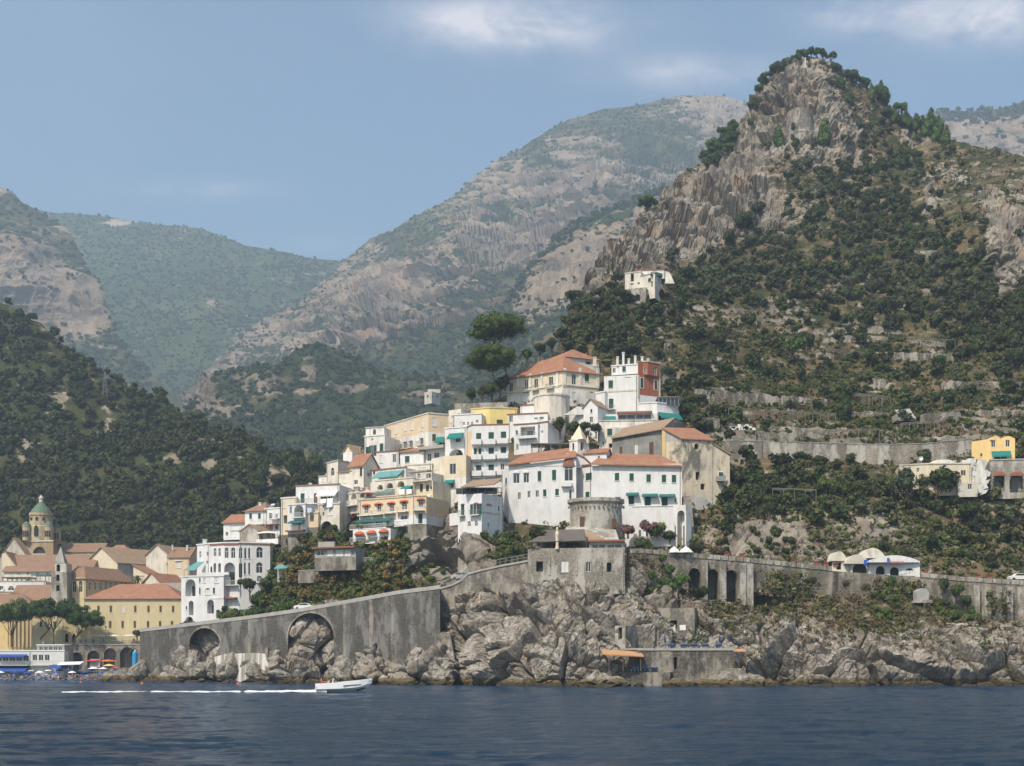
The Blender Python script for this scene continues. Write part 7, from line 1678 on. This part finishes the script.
def grove(sheet, cx, cy, rx, ry, n, spx, kind, mat, label, grp, cat_='tree', name='tree', mind=.5, squash=1.0, poly=None):
    """n trees inside an ellipse of the slope, each spx pixels wide"""
    k = 0; tries = 0; mine = []
    while k < n and tries < n*40:
        tries += 1; a = rv.uniform(0,6.28); r = rv.random()**.5; x, y = cx+rx*r*math.cos(a), cy+ry*r*math.sin(a)
        if y < sheet.top(x)+1: continue
        s = rv.uniform(*spx)
        if any(abs(x-X)+abs(y-Y_)*1.3 < mind*(s+S)/2 for X,Y_,S in mine): continue
        mine.append((x,y,s)); p = sheet.at(x,y); tree(p, s/F*p[1], kind, mat, label, cat_, name, grp, s/F*p[1]*squash); k += 1
        if cat_ == 'tree': NTREE[0] += 1
def single(sheet, x, y, s, kind, mat, label, cat_='tree', name='tree', squash=1.0, dy=0, grp=None):
    p = sheet.at(x, y) if sheet else P(x, y, dy); tree(p, s/F*p[1], kind, mat, label, cat_, name, grp, s/F*p[1]*squash)
    if cat_ == 'tree': NTREE[0] += 1
H = hill
# crest of the peak
g = 'pines along the crest of the peak'
for x,y,s in ((757,96,13),(764,88,14),(770,82,13),(778,76,14),(787,70,12),(796,65,11),(806,62,11),(815,61,11),(755,106,11),(762,98,12),(760,90,14),(774,78,14),(783,72,14),(792,66,13),(801,62,12),(811,60,12),(822,62,12),(829,66,12),(751,112,12)): single(H,x,y,s,'round',FP,'dark pine on the west shoulder of the rocky peak',grp='pines west of the peak top')
for k in range(30):
    x = 834+k*3.9+rv.uniform(-1.5,1.5); y = H.top(x)+rv.choice([2,5,9,14])+(4 if x<850 else 0); single(H,x,y,rv.uniform(9,14),rv.choice(['pine','round','pine']),FP,'dark pine in the row descending east from the peak',grp='pines east of the peak top',squash=1.15)
grove(H,712,147,25,20,16,(13,20),'round',FP,'large dark pine on the rock ledge west of the peak','pines on the west ledge')
single(H,646,212,23,'wide',FP,'lone wide pine on top of the brown rock ridge',squash=.9)
for x,y,s,lab in ((826,142,20,'tall green pine at the foot of the peak cliff'),(778,148,17,'dark pine in front of the ruined round tower'),(766,152,12,'small pine west of the round tower'),(796,158,13,'low dark tree right under the round tower'),(849,108,13,'single dark pine on the east cliff of the peak'),(750,124,8,'little pine on the west face of the peak'),(842,150,12,'dark tree on the cliff ledge under the peak'),(874,148,11,'small dark tree at the east foot of the peak cliff'),(871,130,9,'tiny pine in the cleft east of the peak'),(917,141,12,'dark tree beside the pale rock tooth'),(752,187,9,'small bush on the grey cliff')):
    single(H,x,y,s,'pine' if s > 14 else 'round',FP,lab,squash=1.2 if s>14 else 1)
grove(H,880,168,42,14,12,(9,14),'round',FD,'dark tree in the gully east of the peak','trees in the upper gully')
grove(H,860,215,56,26,20,(11,17),'round',FD,'dark evergreen in the wood below the peak','wood below the peak')
grove(H,880,195,60,30,9,(8,13),'olive',FB,'fresh green tree in the wood below the peak','green trees below the peak')
single(H,745,240,30,'round',FD,'very large dark tree against the foot of the grey cliff'); single(H,760,222,20,'round',FD,'dark tree higher up against the grey cliff'); single(H,728,252,20,'round',FD,'dark tree at the west end of the cliff foot wood')
grove(H,790,250,42,14,10,(12,19),'olive',FO,'grey olive tree in the grove below the cliff','olives below the cliff')
grove(H,712,278,40,16,13,(12,19),'olive',FO,'grey olive tree beside the hillside farmhouse','olives near the farmhouse')
grove(H,600,322,34,22,17,(13,21),'round',FD,'dense dark tree west of the farmhouse','dark trees west of the farmhouse')
grove(H,590,345,26,10,5,(11,15),'round',FB,'bright green tree just above the cream palace','green trees above the palace')
single(H,608,278,10,'cypress',FD,'dark columnar tree against the brown rock',squash=1.6)
grove(H,672,310,20,14,7,(13,18),'round',FD,'dark tree below the farmhouse garden','dark trees below the farmhouse')
grove(H,900,285,84,34,28,(14,21),'olive',FO,'grey green olive in the big east grove','olives in the east grove')
grove(H,890,270,86,40,10,(11,16),'round',FB,'green fruit tree in the big east grove','fruit trees in the east grove')
grove(H,1000,330,30,34,12,(14,21),'round',FD,'dark tree at the east edge of the terraces','dark trees at the east edge')
for x,y,s,lab in ((718,356,24,'big dark bush tree above the red sided house'),(790,366,26,'large green tree in the middle of the meadow'),(806,352,18,'dark tree behind the large meadow tree'),(700,380,20,'leafy tree beside the ruined enclosure'),(668,384,18,'dark tree right behind the red sided house'),(842,424,20,'dark conifer on the vineyard terraces'),(870,370,20,'dark rounded tree on the mid slope'),(883,318,18,'dark tree over the mid slope wall'),(940,372,18,'bright green tree by the long terrace wall'),(969,366,20,'dark tree left of the white capped wall'),(975,345,18,'tall dark tree above the white capped wall'),(930,410,15,'small tree above the yellow house'),(1012,412,14,'green bush tree above the yellow house roof'),(864,330,13,'small dark tree in dry grass'),(738,398,12,'small tree on the stained bank'),(798,402,12,'small dark tree on the stained bank'),(1010,372,20,'dark tree beside the frame edge'),(1018,330,20,'large dark tree below the east cliff')):
    single(H,x,y,s,'round' if 'conifer' not in lab else 'pine',FD if 'green' not in lab else FB,lab,squash=1.3 if 'conifer' in lab else 1)
grove(H,900,400,110,26,30,(7,12),'bush',FB,'low vine row bush on the lower terraces','vineyard bushes','shrub','shrub')
grove(H,900,428,110,10,16,(8,13),'bush',FB,'green bush along the top of the long wall','bushes above the long wall','shrub','shrub')
grove(H,720,410,46,16,10,(7,12),'bush',FB,'green bush on the bank behind the church','bushes behind the church','shrub','shrub')
grove(H,690,420,14,24,8,(11,16),'round',FD,'dark tree on the slope right behind the church','dark trees behind the church')
grove(H,755,432,14,8,4,(10,13),'bush',FD,'dark shrub clump north of the church roof','shrubs north of the church','shrub','shrub')
# below the long wall
for x,y,s,lab in ((800,465,22,'wide dark shrub under the long hillside wall'),(822,466,20,'second wide dark shrub under the long wall, east one'),(788,474,14,'small dark shrub under the west end of the long wall')): single(H,x,y,s,'wide',FD,lab,'shrub','shrub',.8)
grove(H,790,495,56,22,20,(12,20),'bush',FB,'lush green bush on the slope east of the church','bushes east of the church','shrub','shrub')
grove(H,755,505,22,30,9,(11,18),'round',FD,'dark small tree hugging the east side of the church','dark trees east of the church')
for x,y,s,m_,lab in ((906,508,40,FO,'great grey green tree in front of the cream villa'),(936,506,42,FD,'great deep green tree in front of the cream villa'),(975,530,32,FD,'dark spreading tree below the arched terrace'),(1012,530,30,FO,'grey green tree under the arches by the frame edge'),(850,500,22,FD,'dark tree on the brown slope'),(862,518,20,FO,'small grey tree on the brown slope'),(826,500,28,FB,'broad bright green bush tree on the slope'),(955,492,18,FD,'dark tree beside the whitewashed rocks')): single(H,x,y,s,'round' if m_ is FD else 'olive',m_,lab)
grove(H,760,545,50,12,16,(9,15),'bush',FD,'dark shrub just over the coast road','shrubs over the coast road','shrub','shrub')
grove(H,1000,555,40,14,14,(9,16),'bush',FD,'dark shrub above the buttressed wall','shrubs above the buttressed wall','shrub','shrub')
grove(H,900,560,20,8,5,(10,16),'bush',FD,'dark shrub behind the white roadside building','shrubs behind the roadside building','shrub','shrub')
C_ = cliff
grove(C_,675,585,26,12,14,(9,15),'bush',FB,'hanging green bush beside the viaduct','bushes by the viaduct','shrub','shrub')
single(C_,698,597,26,'wide',FD,'big dark shrub left of the viaduct foot','shrub','shrub',.8)
single(C_,765,615,13,'bush',FD,'round dark shrub right of the viaduct','shrub','shrub'); single(C_,739,623,10,'bush',FD,'small round shrub under the viaduct','shrub','shrub')
grove(C_,885,600,16,20,12,(9,14),'bush',FB,'bright green creeper bush below the white roadside building','creepers below the roadside building','shrub','shrub')
grove(C_,960,606,26,16,16,(10,16),'bush',FB,'bright green bush against the buttressed wall','bushes at the buttressed wall','shrub','shrub')
for x,y,s_,mt_,lab in ((893,585,13,FB,'creeper climbing the wall below the white roadside building'),(889,596,15,FB,'creeper bush lower on the same wall'),(899,606,15,FB,'wide green creeper at the foot of the wall'),(908,617,13,FB,'green creeper tail running down to the rocks'),(945,590,16,FD,'dark bush leaning on the road wall beside the shrine'),(958,596,17,FB,'big green bush covering the road wall'),(966,606,16,FB,'green bush before the first tall buttress'),(972,616,13,FB,'green bush under the tall buttress'),(938,606,13,FY,'yellow bush beneath the shrine'),(780,580,9,FD,'small plant growing from the road wall'),(812,584,11,FD,'hanging plant on the low road wall'),(846,588,10,FBr,'brown plant under the curved roofs'),(866,592,11,FY,'pale plant under the curved roofs'),(775,606,10,FD,'round bush right of the viaduct foot')):
    single(None,x,y,s_,'bush',mt_,lab,'shrub','shrub',1.2,dy=float(vy(x))-2.0)
# garden slope between villa and rock
def gard(cx, cy, rx, ry, n, spx, kind, mat, label, grp): grove(H,cx,cy,rx,ry,n,spx,kind,mat,label,grp,'shrub','shrub')
gard(335,572,50,18,26,(12,20),'bush',FB,'leafy green bush in the garden above the sea wall','garden bushes above the sea wall')
gard(345,578,52,14,14,(12,18),'bush',FY,'yellowing vine bush in the garden above the sea wall','yellow vines above the sea wall')
gard(300,560,40,22,9,(12,18),'round',FD,'dark garden tree between villa and vines','dark garden trees by the villa')
gard(243,600,12,8,8,(11,16),'round',FD,'dark shrub pressed against the villa corner','shrubs at the villa corner')
gard(290,590,44,8,14,(9,14),'bush',FD,'dark hedge bush along the coast road','hedge bushes on the coast road')
gard(292,548,12,8,5,(10,15),'bush',FR,'dark red creeper clump under the ochre house end','red creeper clumps')
gard(390,548,10,8,4,(8,12),'bush',FR,'reddish creeper clump under the peach hotel','red creepers under the hotel')
gard(325,540,22,8,10,(10,14),'bush',FB,'broad leafed garden plant under the vault','garden plants under the vault')
gard(345,540,24,8,8,(11,16),'round',FD,'dark garden tree under the weathered cream house','garden trees under the cream house')
gard(400,538,12,8,5,(8,13),'bush',FB,'green bush below the hotel balconies','bushes below the hotel')
gard(432,572,10,12,6,(8,13),'bush',FB,'bright green creeper on the grey rock face','creepers on the grey rock')
for x,y,Y,s,kd,mt,lab in ((300,538,284,10,'cypress',FD,'slim dark cypress beside the ochre house end'),(224,612,284,10,'bush',FD,'round clipped bush before the villa door'),(250,596,282,18,'round',FD,'dark tree on the villa corner'),(265,588,283,16,'bush',FB,'leafy climber under the villa windows'),(240,585,284,10,'bush',FB,'climber on the villa wall'),
  (538,541,249.5,26,'bush',FD,'round dark tree between white convent and stone tower'),(513,556,246,18,'bush',FD,'dark bush at the foot of the white cliff-edge house'),(523,555,245.5,15,'bush',FD,'second dark bush next to the terrace frame'),(628,535,257.5,18,'bush',FPK,'pink flowering oleander beside the round tower'),(647,532,257.5,20,'bush',FPK,'pink flowering oleander under the green awnings'),(657,536,257.5,24,'bush',FB,'bright green shrub tree in the convent garden'),(670,540,257.5,18,'bush',FD,'dark shrub tree at the end of the convent garden'),(643,549,256,20,'bush',FD,'dark shrub below the oleanders'),(650,556,254,20,'bush',FD,'dark spreading bush over the white garden wall'),
  (699,560,250,20,'round',FD,'dark tree standing by the church corner on the road'),(693,560,248,12,'bush',FB,'light green shrub next to the dark tree on the road'),(720,558,251,20,'bush',FBr,'brown dry shrub on the road behind the viaduct'),(620,545,254,12,'bush',FB,'ivy clump at the east side of the round tower'),
  (560,436,296,18,'round',FD,'dark bush west of the church turret'),(572,438,296,17,'round',FD,'dark bush behind the church turret'),(588,437,297,16,'round',FD,'dark bush between turret and weathered house'),(596,436,297,14,'round',FD,'easternmost dark bush behind the turret'),
  (472,404,316,16,'round',FD,'dark hedge tree at the west end of the garden wall'),(482,402,317,18,'round',FD,'hedge tree under the lower umbrella pine'),(492,400,318,18,'round',FB,'green hedge tree under the umbrella pines'),(500,396,321,18,'round',FD,'dark hedge tree beside the palace'),(466,410,314,9,'bush',FBr,'dry shrub on the garden wall end'),(505,388,322,14,'round',FD,'dark tree touching the palace corner'),(540,358,338,16,'round',FD,'dark tree behind the palace ridge'),(528,362,336,12,'round',FD,'small dark tree behind the palace roof'),(552,352,342,16,'round',FD,'dark tree above the palace roof'),
  (662,562,243.5,14,'bush',FB,'vine clump over the terrace parapet'),(670,574,242.5,16,'bush',FB,'hanging vine clump below the terrace'),(680,586,241,18,'bush',FB,'green clump above the big dark shrub'),(133,655,340,11,'bush',FD,'dark tree at the end of the sea wall'),(137,640,346,12,'round',FD,'dark tree at the end of the hotel terrace')):
    single(None,x,y,s,kd,mt,lab,'tree' if 'tree' in lab else 'shrub','tree' if 'tree' in lab else 'shrub',dy=Y)

# umbrella pines
def umbrella(name_px, trunks, crown_c, rx, rz, Y, label, tilt=0.0, seed=1, ry=None):
    """stone pine: bare forking trunk, flat lens shaped crown"""
    base = P(*trunks[0], Y); t = empty('stone_pine', base, label, 'tree'); rs = np.random.RandomState(seed)
    c = P(crown_c[0], crown_c[1], Y); RX = rx/F*Y; RZ = rz/F*Y; cl = []
    for k in range(80):
        a = rs.uniform(0,6.28); q_ = rs.rand()**.5*.86; x, y = RX*q_*math.cos(a), RX*q_*math.sin(a)
        rc = RX*rs.uniform(.17,.27); h = (RZ*1.25-rc)*(1-q_**2)*rs.uniform(-.35,1)+tilt*x; cl.append((c[0]+x, c[1]+y, c[2]+max(h,-.25*RZ), rc*.8))
    V, Fc = cat(leaves(rs, 15000, [(a_,b_,c_,d_*1.12) for a_,b_,c_,d_ in cl], RX*.026, .8), core(cl, .62, .8)); me = mesh_np('crown', V-base, Fc); me.materials.append(FP); link('crown', me, None, t)
    tr = M(); pts = [P(x, y, Y) for x, y in trunks]; w0 = 1.9/F*Y/2
    tr.path(pts, list(np.linspace(w0, w0*.55, len(pts))), 8)
    for k in range(9):
        q_ = cl[rs.randint(len(cl))]; s0 = pts[-1]+(pts[-2]-pts[-1])*rs.uniform(0,.7); e = np.array(q_[:3]); mid = (s0+e)/2-(0,0,RZ*.1); tr.path([s0, mid, e], [w0*.42, w0*.3, w0*.12], 5)
    tr.build('trunk', BARK, t); return t
umbrella('', [(508,380),(504,366),(499,352),(493,345)], (496.5,331), 31, 18, 322, 'tall upper umbrella pine with flat crown above the palace', .10, 1)
umbrella('', [(496,388),(494,378),(492,370),(490,362)], (492,361), 29, 18, 319, 'lower umbrella pine with flat crown beside the palace', 0, 2)
umbrella('', [(12,647),(11.5,640),(12,634)], (15,615), 27, 16, 347, 'westernmost of the three beach umbrella pines', .12, 3)
umbrella('', [(53.5,645),(53.5,635),(53,628)], (57,612), 27, 15, 346, 'widest middle umbrella pine over the beach promenade', 0, 4)
umbrella('', [(40,639),(47,632),(52,625)], (38,613), 18, 13, 347, 'leaning umbrella pine behind the widest beach pine', .1, 6)
umbrella('', [(73,645),(76,637),(80,632)], (85,622), 19, 15, 345, 'round compact umbrella pine nearest the hotel front', -.05, 5)
for k_ in range(12):
    x_ = 224+k_*7.2+rv.uniform(-1,1); y_ = float(np.interp(x_,[200,250,300],[625,619,611.5])); single(None,x_,y_,rv.uniform(13,21),'bush',rv.choice([FD,FB,FB,FY]),'leafy tree of the bank between villa and coast road','tree','tree',1.1,wall_Y(x_)+8,'trees on the bank beside the villa')
def palm(x, y, Y, s, label):
    b = P(x, y, Y); t = empty('palm', b, label, 'tree'); h = s*.6/F*Y; r = s*.5/F*Y
    M().path([b-(0,0,1), b+(.1,0,h*.5), b+(0,0,h)], [.28,.22,.2], 8).build('trunk', BARK, t); m_ = M(); rs = random.Random(int(x))
    for k in range(26):
        a = k*2.4; el = rs.uniform(-.1,1.1); pts = []
        for j in range(6):
            f_ = j/5; pts.append(b+(r*f_*math.cos(a)*math.cos(el*.7), r*f_*math.sin(a)*math.cos(el*.7), h+r*(math.sin(el)*f_-.75*f_*f_)))
        for j in range(5):
            w_ = .34*(1-j/6); sd_ = np.array([-math.sin(a),math.cos(a),0])*w_; m_.add([pts[j]-sd_,pts[j+1]-sd_*.8,pts[j+1]+sd_*.8,pts[j]+sd_],[(0,1,2,3)])
    m_.build('fronds', FB, t)
palm(137.5,588,368,17,'squat palm between tiled roofs behind the long hotel'); palm(526,362,333,17,'palm rising behind the cream palace'); palm(669,560,247,6,'tiny palm at the road terrace')

# ---- masses nobody could count
def scatter(name, protos, pts, sizes, mat, label, cat_, seed, zs=1.0):
    rs = np.random.RandomState(seed); Vs, Fs, T = [], [], []; b = 0
    pts = np.asarray(pts); which = rs.randint(len(protos), size=len(pts)); ang = rs.uniform(0,6.28,len(pts)); tone = rs.rand(len(pts))
    for k, (V, Fc) in enumerate(protos):
        ii = np.where(which == k)[0]
        if not len(ii): continue
        ca, sa = np.cos(ang[ii])[:,None], np.sin(ang[ii])[:,None]; s = np.asarray(sizes)[ii][:,None]
        X = (V[None,:,0]*ca-V[None,:,1]*sa)*s+pts[ii,0][:,None]; Y_ = (V[None,:,0]*sa+V[None,:,1]*ca)*s+pts[ii,1][:,None]; Z_ = V[None,:,2]*s*zs+pts[ii,2][:,None]-.08*s
        A = np.stack([X,Y_,Z_],2).reshape(-1,3); f_ = (Fc[None]+(np.arange(len(ii))*len(V))[:,None,None]).reshape(-1,4)+b
        Vs.append(A); Fs.append(f_); T.append(np.repeat(tone[ii], len(V))); b += len(A)
    me = mesh_np(name, np.concatenate(Vs), np.concatenate(Fs)); add_attr(me, 'tone', np.concatenate(T)); o = link(name, me, mat); return tag(o, label, cat_, None, 'stuff')
def cheap(kind, seed, n):
    (V, Fc), cl = crown_geo(kind, seed, 10); rs = np.random.RandomState(seed); cl = clumps_round(rs, 6, .42, .30, .45, .30, .46) if kind == 'round' else clumps_round(rs, 4, .42, .22, .28, .36, .5)
    return cat(leaves(rs, n, cl, .075 if kind == 'round' else .10), core(cl, .66))
def tuft(seed, n):
    rs = np.random.RandomState(seed); return leaves(rs, n, [(0,0,.3,.42),(.2,.1,.25,.3),(-.2,-.1,.25,.3)], .16)
PR = [cheap('round', 50+k, 170) for k in range(5)]; PB = [cheap('bush', 70+k, 60) for k in range(4)]; PT = [tuft(90+k, 16) for k in range(6)]
rs = np.random.RandomState(21)
def sample(sheet, n, x0, x1, dens, rockmax, k=1.0):
    out = []
    while len(out) < n:
        x = rs.uniform(x0, x1); yt, yb = sheet.top(x), sheet.bot(x); y = rs.uniform(yt, yb)
        if dens and rs.rand() > dens(x, y): continue
        if sheet.rk(x, y)+rs.normal()*.08 > rockmax: continue
        out.append(sheet.at(x, y))
    return np.array(out)
# wooded hill: the largest trees one by one, the rest as one wood
pw = sample(wood, 3600, -200, 345, lambda x,y: 1.0 if y < 600 else .2, .55)
sz_ = rs.uniform(4.2, 8.0, len(pw)); od = np.argsort(-sz_/pw[:,1]); vis = [i for i in od if -.41 < pw[i][0]/pw[i][1] < -.13 and pw[i][2] > 60][:14]
rest = np.ones(len(pw), bool); rest[vis] = False
for i in vis: tree(pw[i], sz_[i]*1.15, 'round', FD, 'larger dark crown standing out of the wooded hill', 'tree', 'tree', 'larger trees on the wooded hill')
scatter('forest', PR, pw[rest], sz_[rest], FM, 'dense dark green wood covering the hill west of the town', 'forest', 1)
WB = [(860,215,70,40,1),(890,285,110,45,1),(600,325,45,28,1),(720,280,50,25,.9),(1000,330,40,45,.9),(800,492,60,24,.5),(750,500,25,40,.7),(940,512,50,20,.5),(790,355,50,20,.2),(880,390,120,40,.10),(690,400,30,40,.5),(1090,380,60,120,.6),(870,175,50,14,.7),(905,132,60,9,1),(775,84,14,14,.5)]
FGM = foliage('lush_leaves', (.030,.050,.010), (.115,.135,.030), per_obj=False)
pg0 = np.array([hill.at(rs.uniform(232,408), rs.uniform(548,608)) for _ in range(620)])
scatter('undergrowth', PR+PB, pg0, rs.uniform(1.8, 4.4, len(pg0)), FGM, 'lush garden greenery and vines filling the bank above the sea wall', 'undergrowth', 16)
pg1 = sample(hill, 3400, 560, 1190, lambda x,y: float(np.clip(blob(x,y,[(840,390,170,60,1),(720,330,60,40,.7),(780,500,70,40,.8),(960,540,90,30,.6)]),0,1)), .75)
scatter('undergrowth', PB, pg1, rs.uniform(1.0, 2.5, len(pg1)), FGM, 'fresh green bushes and vines along the hillside terraces', 'undergrowth', 17)
pg3 = np.array([hill.at(rs.uniform(484,532), rs.uniform(536,566)) for _ in range(90)])
scatter('undergrowth', PR+PB, pg3, rs.uniform(1.2, 2.8, len(pg3)), FGM, 'green scrub at the foot of the white convent wall', 'undergrowth', 19)
pq_ = []
while len(pq_) < 240:
    x = rs.uniform(752, 1010); d_ = rs.uniform(7, 30)
    if rs.rand() < np.clip(math.sin(x*.055+2.2)*.9+.25, 0, 1)*(.4+d_/45): pq_.append(P(x, float(vt(x))+d_, float(vy(x))-1.0-d_*.06))
scatter('undergrowth', PT+PB[:2], np.array(pq_), rs.uniform(.8, 2.2, 240), FSC, 'hanging plants and creepers breaking up the coast road wall', 'undergrowth', 20)
FYM = foliage('turning_leaves', (.075,.055,.018), (.23,.165,.045), per_obj=False)
pg2 = np.array([hill.at(rs.uniform(285,405), rs.uniform(545,606)) for _ in range(170)])+(0,-1.0,.5)
scatter('undergrowth', PR+PB, pg2, rs.uniform(1.4, 3.6, len(pg2)), FYM, 'yellow and rust coloured vines in the bank above the sea wall', 'undergrowth', 18)
FBM = foliage('dry_scrub', (.060,.045,.025), (.185,.135,.078), per_obj=False)
pt_ = sample(hill, 1450, 560, 1190, lambda x,y: float(np.clip(blob(x,y,WB),0,1)), .7)
scatter('woodland', PR, pt_, rs.uniform(3.2, 6.4, len(pt_)), FM, 'dense dark and olive green thicket between the separate hillside trees', 'thicket', 12)
ph = sample(hill, 4600, 560, 1190, lambda x,y: (.9 if y < 300 or y > 470 else .5)*(1.0 if not (700 < x < 860 and 300 < y < 345) else .45), .62)
scatter('undergrowth', PT+PB, ph, rs.uniform(1.0, 3.2, len(ph)), FSC, 'low scrub and herbs over the terraced hillside', 'undergrowth', 2)
ph = sample(hill, 3000, 560, 1190, lambda x,y: (.9 if y < 470 else .7), .8)
scatter('undergrowth', PT, ph, rs.uniform(.8, 2.2, len(ph)), FBM, 'dry brown grass and dead scrub over the terraced hillside', 'undergrowth', 15)
ph2 = sample(hill, 900, 240, 560, lambda x,y: 1, .62); scatter('undergrowth', PT+PB[:2], ph2, rs.uniform(1.0, 2.4, len(ph2)), FSC, 'green scrub on the garden slope below the houses', 'undergrowth', 3)
pc = []
while len(pc) < 1900:
    x = rs.uniform(628, 1180); y = rs.uniform(cliff.top(x), cliff.top(x)+52+8*math.sin(x*.05))
    if rs.rand() < np.clip(1.1-cliff.rk(x,y)*.75, .02, 1): pc.append(cliff.at(x,y))
pc = np.array(pc); hb = fbm(pc/9, 3, 77)+rs.normal(size=len(pc))*.25 > -.09
scatter('undergrowth', PT, pc[hb], rs.uniform(.6, 1.7, hb.sum()), FBM, 'brown dry grass and dead scrub on the cliff below the coast road', 'undergrowth', 14)
pc = pc[~hb]
scatter('undergrowth', PT+PB[:1], pc, rs.uniform(.6, 2.0, len(pc)), FSC, 'dry herbs and tufts on the cliff below the coast road', 'undergrowth', 4)
def dn(sh):
    return lambda x, y: float(np.clip(1.45-1.5*sh.rk(x,y), .12, 1))
pm_ = sample(mtn, 16000, 180, 760, dn(mtn), 2); scatter('far_woods', PB, pm_, rs.uniform(4.5, 12, len(pm_)), FMF, 'trees speckling the hazy limestone mountain', 'distant woods', 5)
ps_ = sample(spur, 5500, 180, 620, dn(spur), 2); scatter('far_woods', PB, ps_, rs.uniform(5, 10, len(ps_)), FMF, 'woods on the green spur behind the town', 'distant woods', 6)
pr_ = sample(ridge, 3900, 442, 720, dn(ridge), 2); scatter('far_woods', PB, pr_, rs.uniform(5, 11, len(pr_)), FMF, 'trees on the rocky ridge left of the peak', 'distant woods', 7)
cr = np.array([ridge.at(x, ridge.top(x)+rs.uniform(0,6)) for x in rs.uniform(505,665,160)]); scatter('far_woods', PB, cr, rs.uniform(8, 14, len(cr)), FMF, 'dark trees lining the top of the rocky ridge', 'distant woods', 8)
pf_ = sample(rfm, 500, 930, 1100, lambda x,y: 1.0 if y < rfm.top(x)+14 else .15, 2); scatter('far_woods', PB, pf_, rs.uniform(10, 20, len(pf_)), FMF, 'dark tree fringe on the far mountain east of the peak', 'distant woods', 9)
pl_ = sample(lcl, 1800, -100, 150, dn(lcl), 2); scatter('far_woods', PB, pl_, rs.uniform(8, 16, len(pl_)), FMF, 'woods above and below the far western cliff', 'distant woods', 10)
pg_ = sample(farr, 9500, -60, 400, lambda x,y: 1.0 if y < 400 else .3, .6); scatter('far_woods', PB, pg_, rs.uniform(7, 15, len(pg_)), FMF, 'forest covering the far blue green ridge', 'distant woods', 11)
def boulder(px, py, Y, r, label, grp):
    c = P(px, py, Y); c[2] = max(c[2], r*.1); t = empty('boulder', c, label, 'boulder', grp)
    u, v = np.meshgrid(np.linspace(0,2*math.pi,29)[:-1], np.linspace(.02,math.pi-.02,18), indexing='ij'); d = np.stack([np.cos(u)*np.sin(v), np.sin(u)*np.sin(v), np.cos(v)],2).reshape(-1,3)
    h1_,e1_ = facet(d*1.3+px, 7); h2_,e2_ = facet(d*3.1+py, 9); q_ = d*(1+h1_*.42+h2_*.16)[:,None]*r*np.array([1.25,1,.8]); q_ += (0,0,0)
    idx = np.arange(28*18).reshape(28,18); i2 = np.concatenate([idx, idx[:1]]); f_ = np.stack([i2[:-1,:-1],i2[:-1,1:],i2[1:,1:],i2[1:,:-1]],2).reshape(-1,4)
    me = mesh_np('rock_body', q_, f_); add_attr(me, 'rock', np.ones(len(q_))*1.2); o = link('rock_body', me, m_cliff, t)
for k,(x,Y,r_) in enumerate([(612,219,2.0),(622,218,1.2),(674,219.5,1.5),(684,219,1.1),(693,219.4,.9),(704,219,1.5),(716,219.3,1.9),(726,219.6,2.4),(738,220,2.9),(748,220.5,2.2),(668,218.2,.8),(640,217.5,.7),(600,218.5,2.6),(590,218,1.7),(408,236,1.3),(400,237,.9),(96+8,306,1.2),(112,304,1.6)]):
    boulder(x, 686, Y, r_, 'wet brown footed boulder at the waterline', 'boulders along the waterline')
print('TREES', NTREE[0])
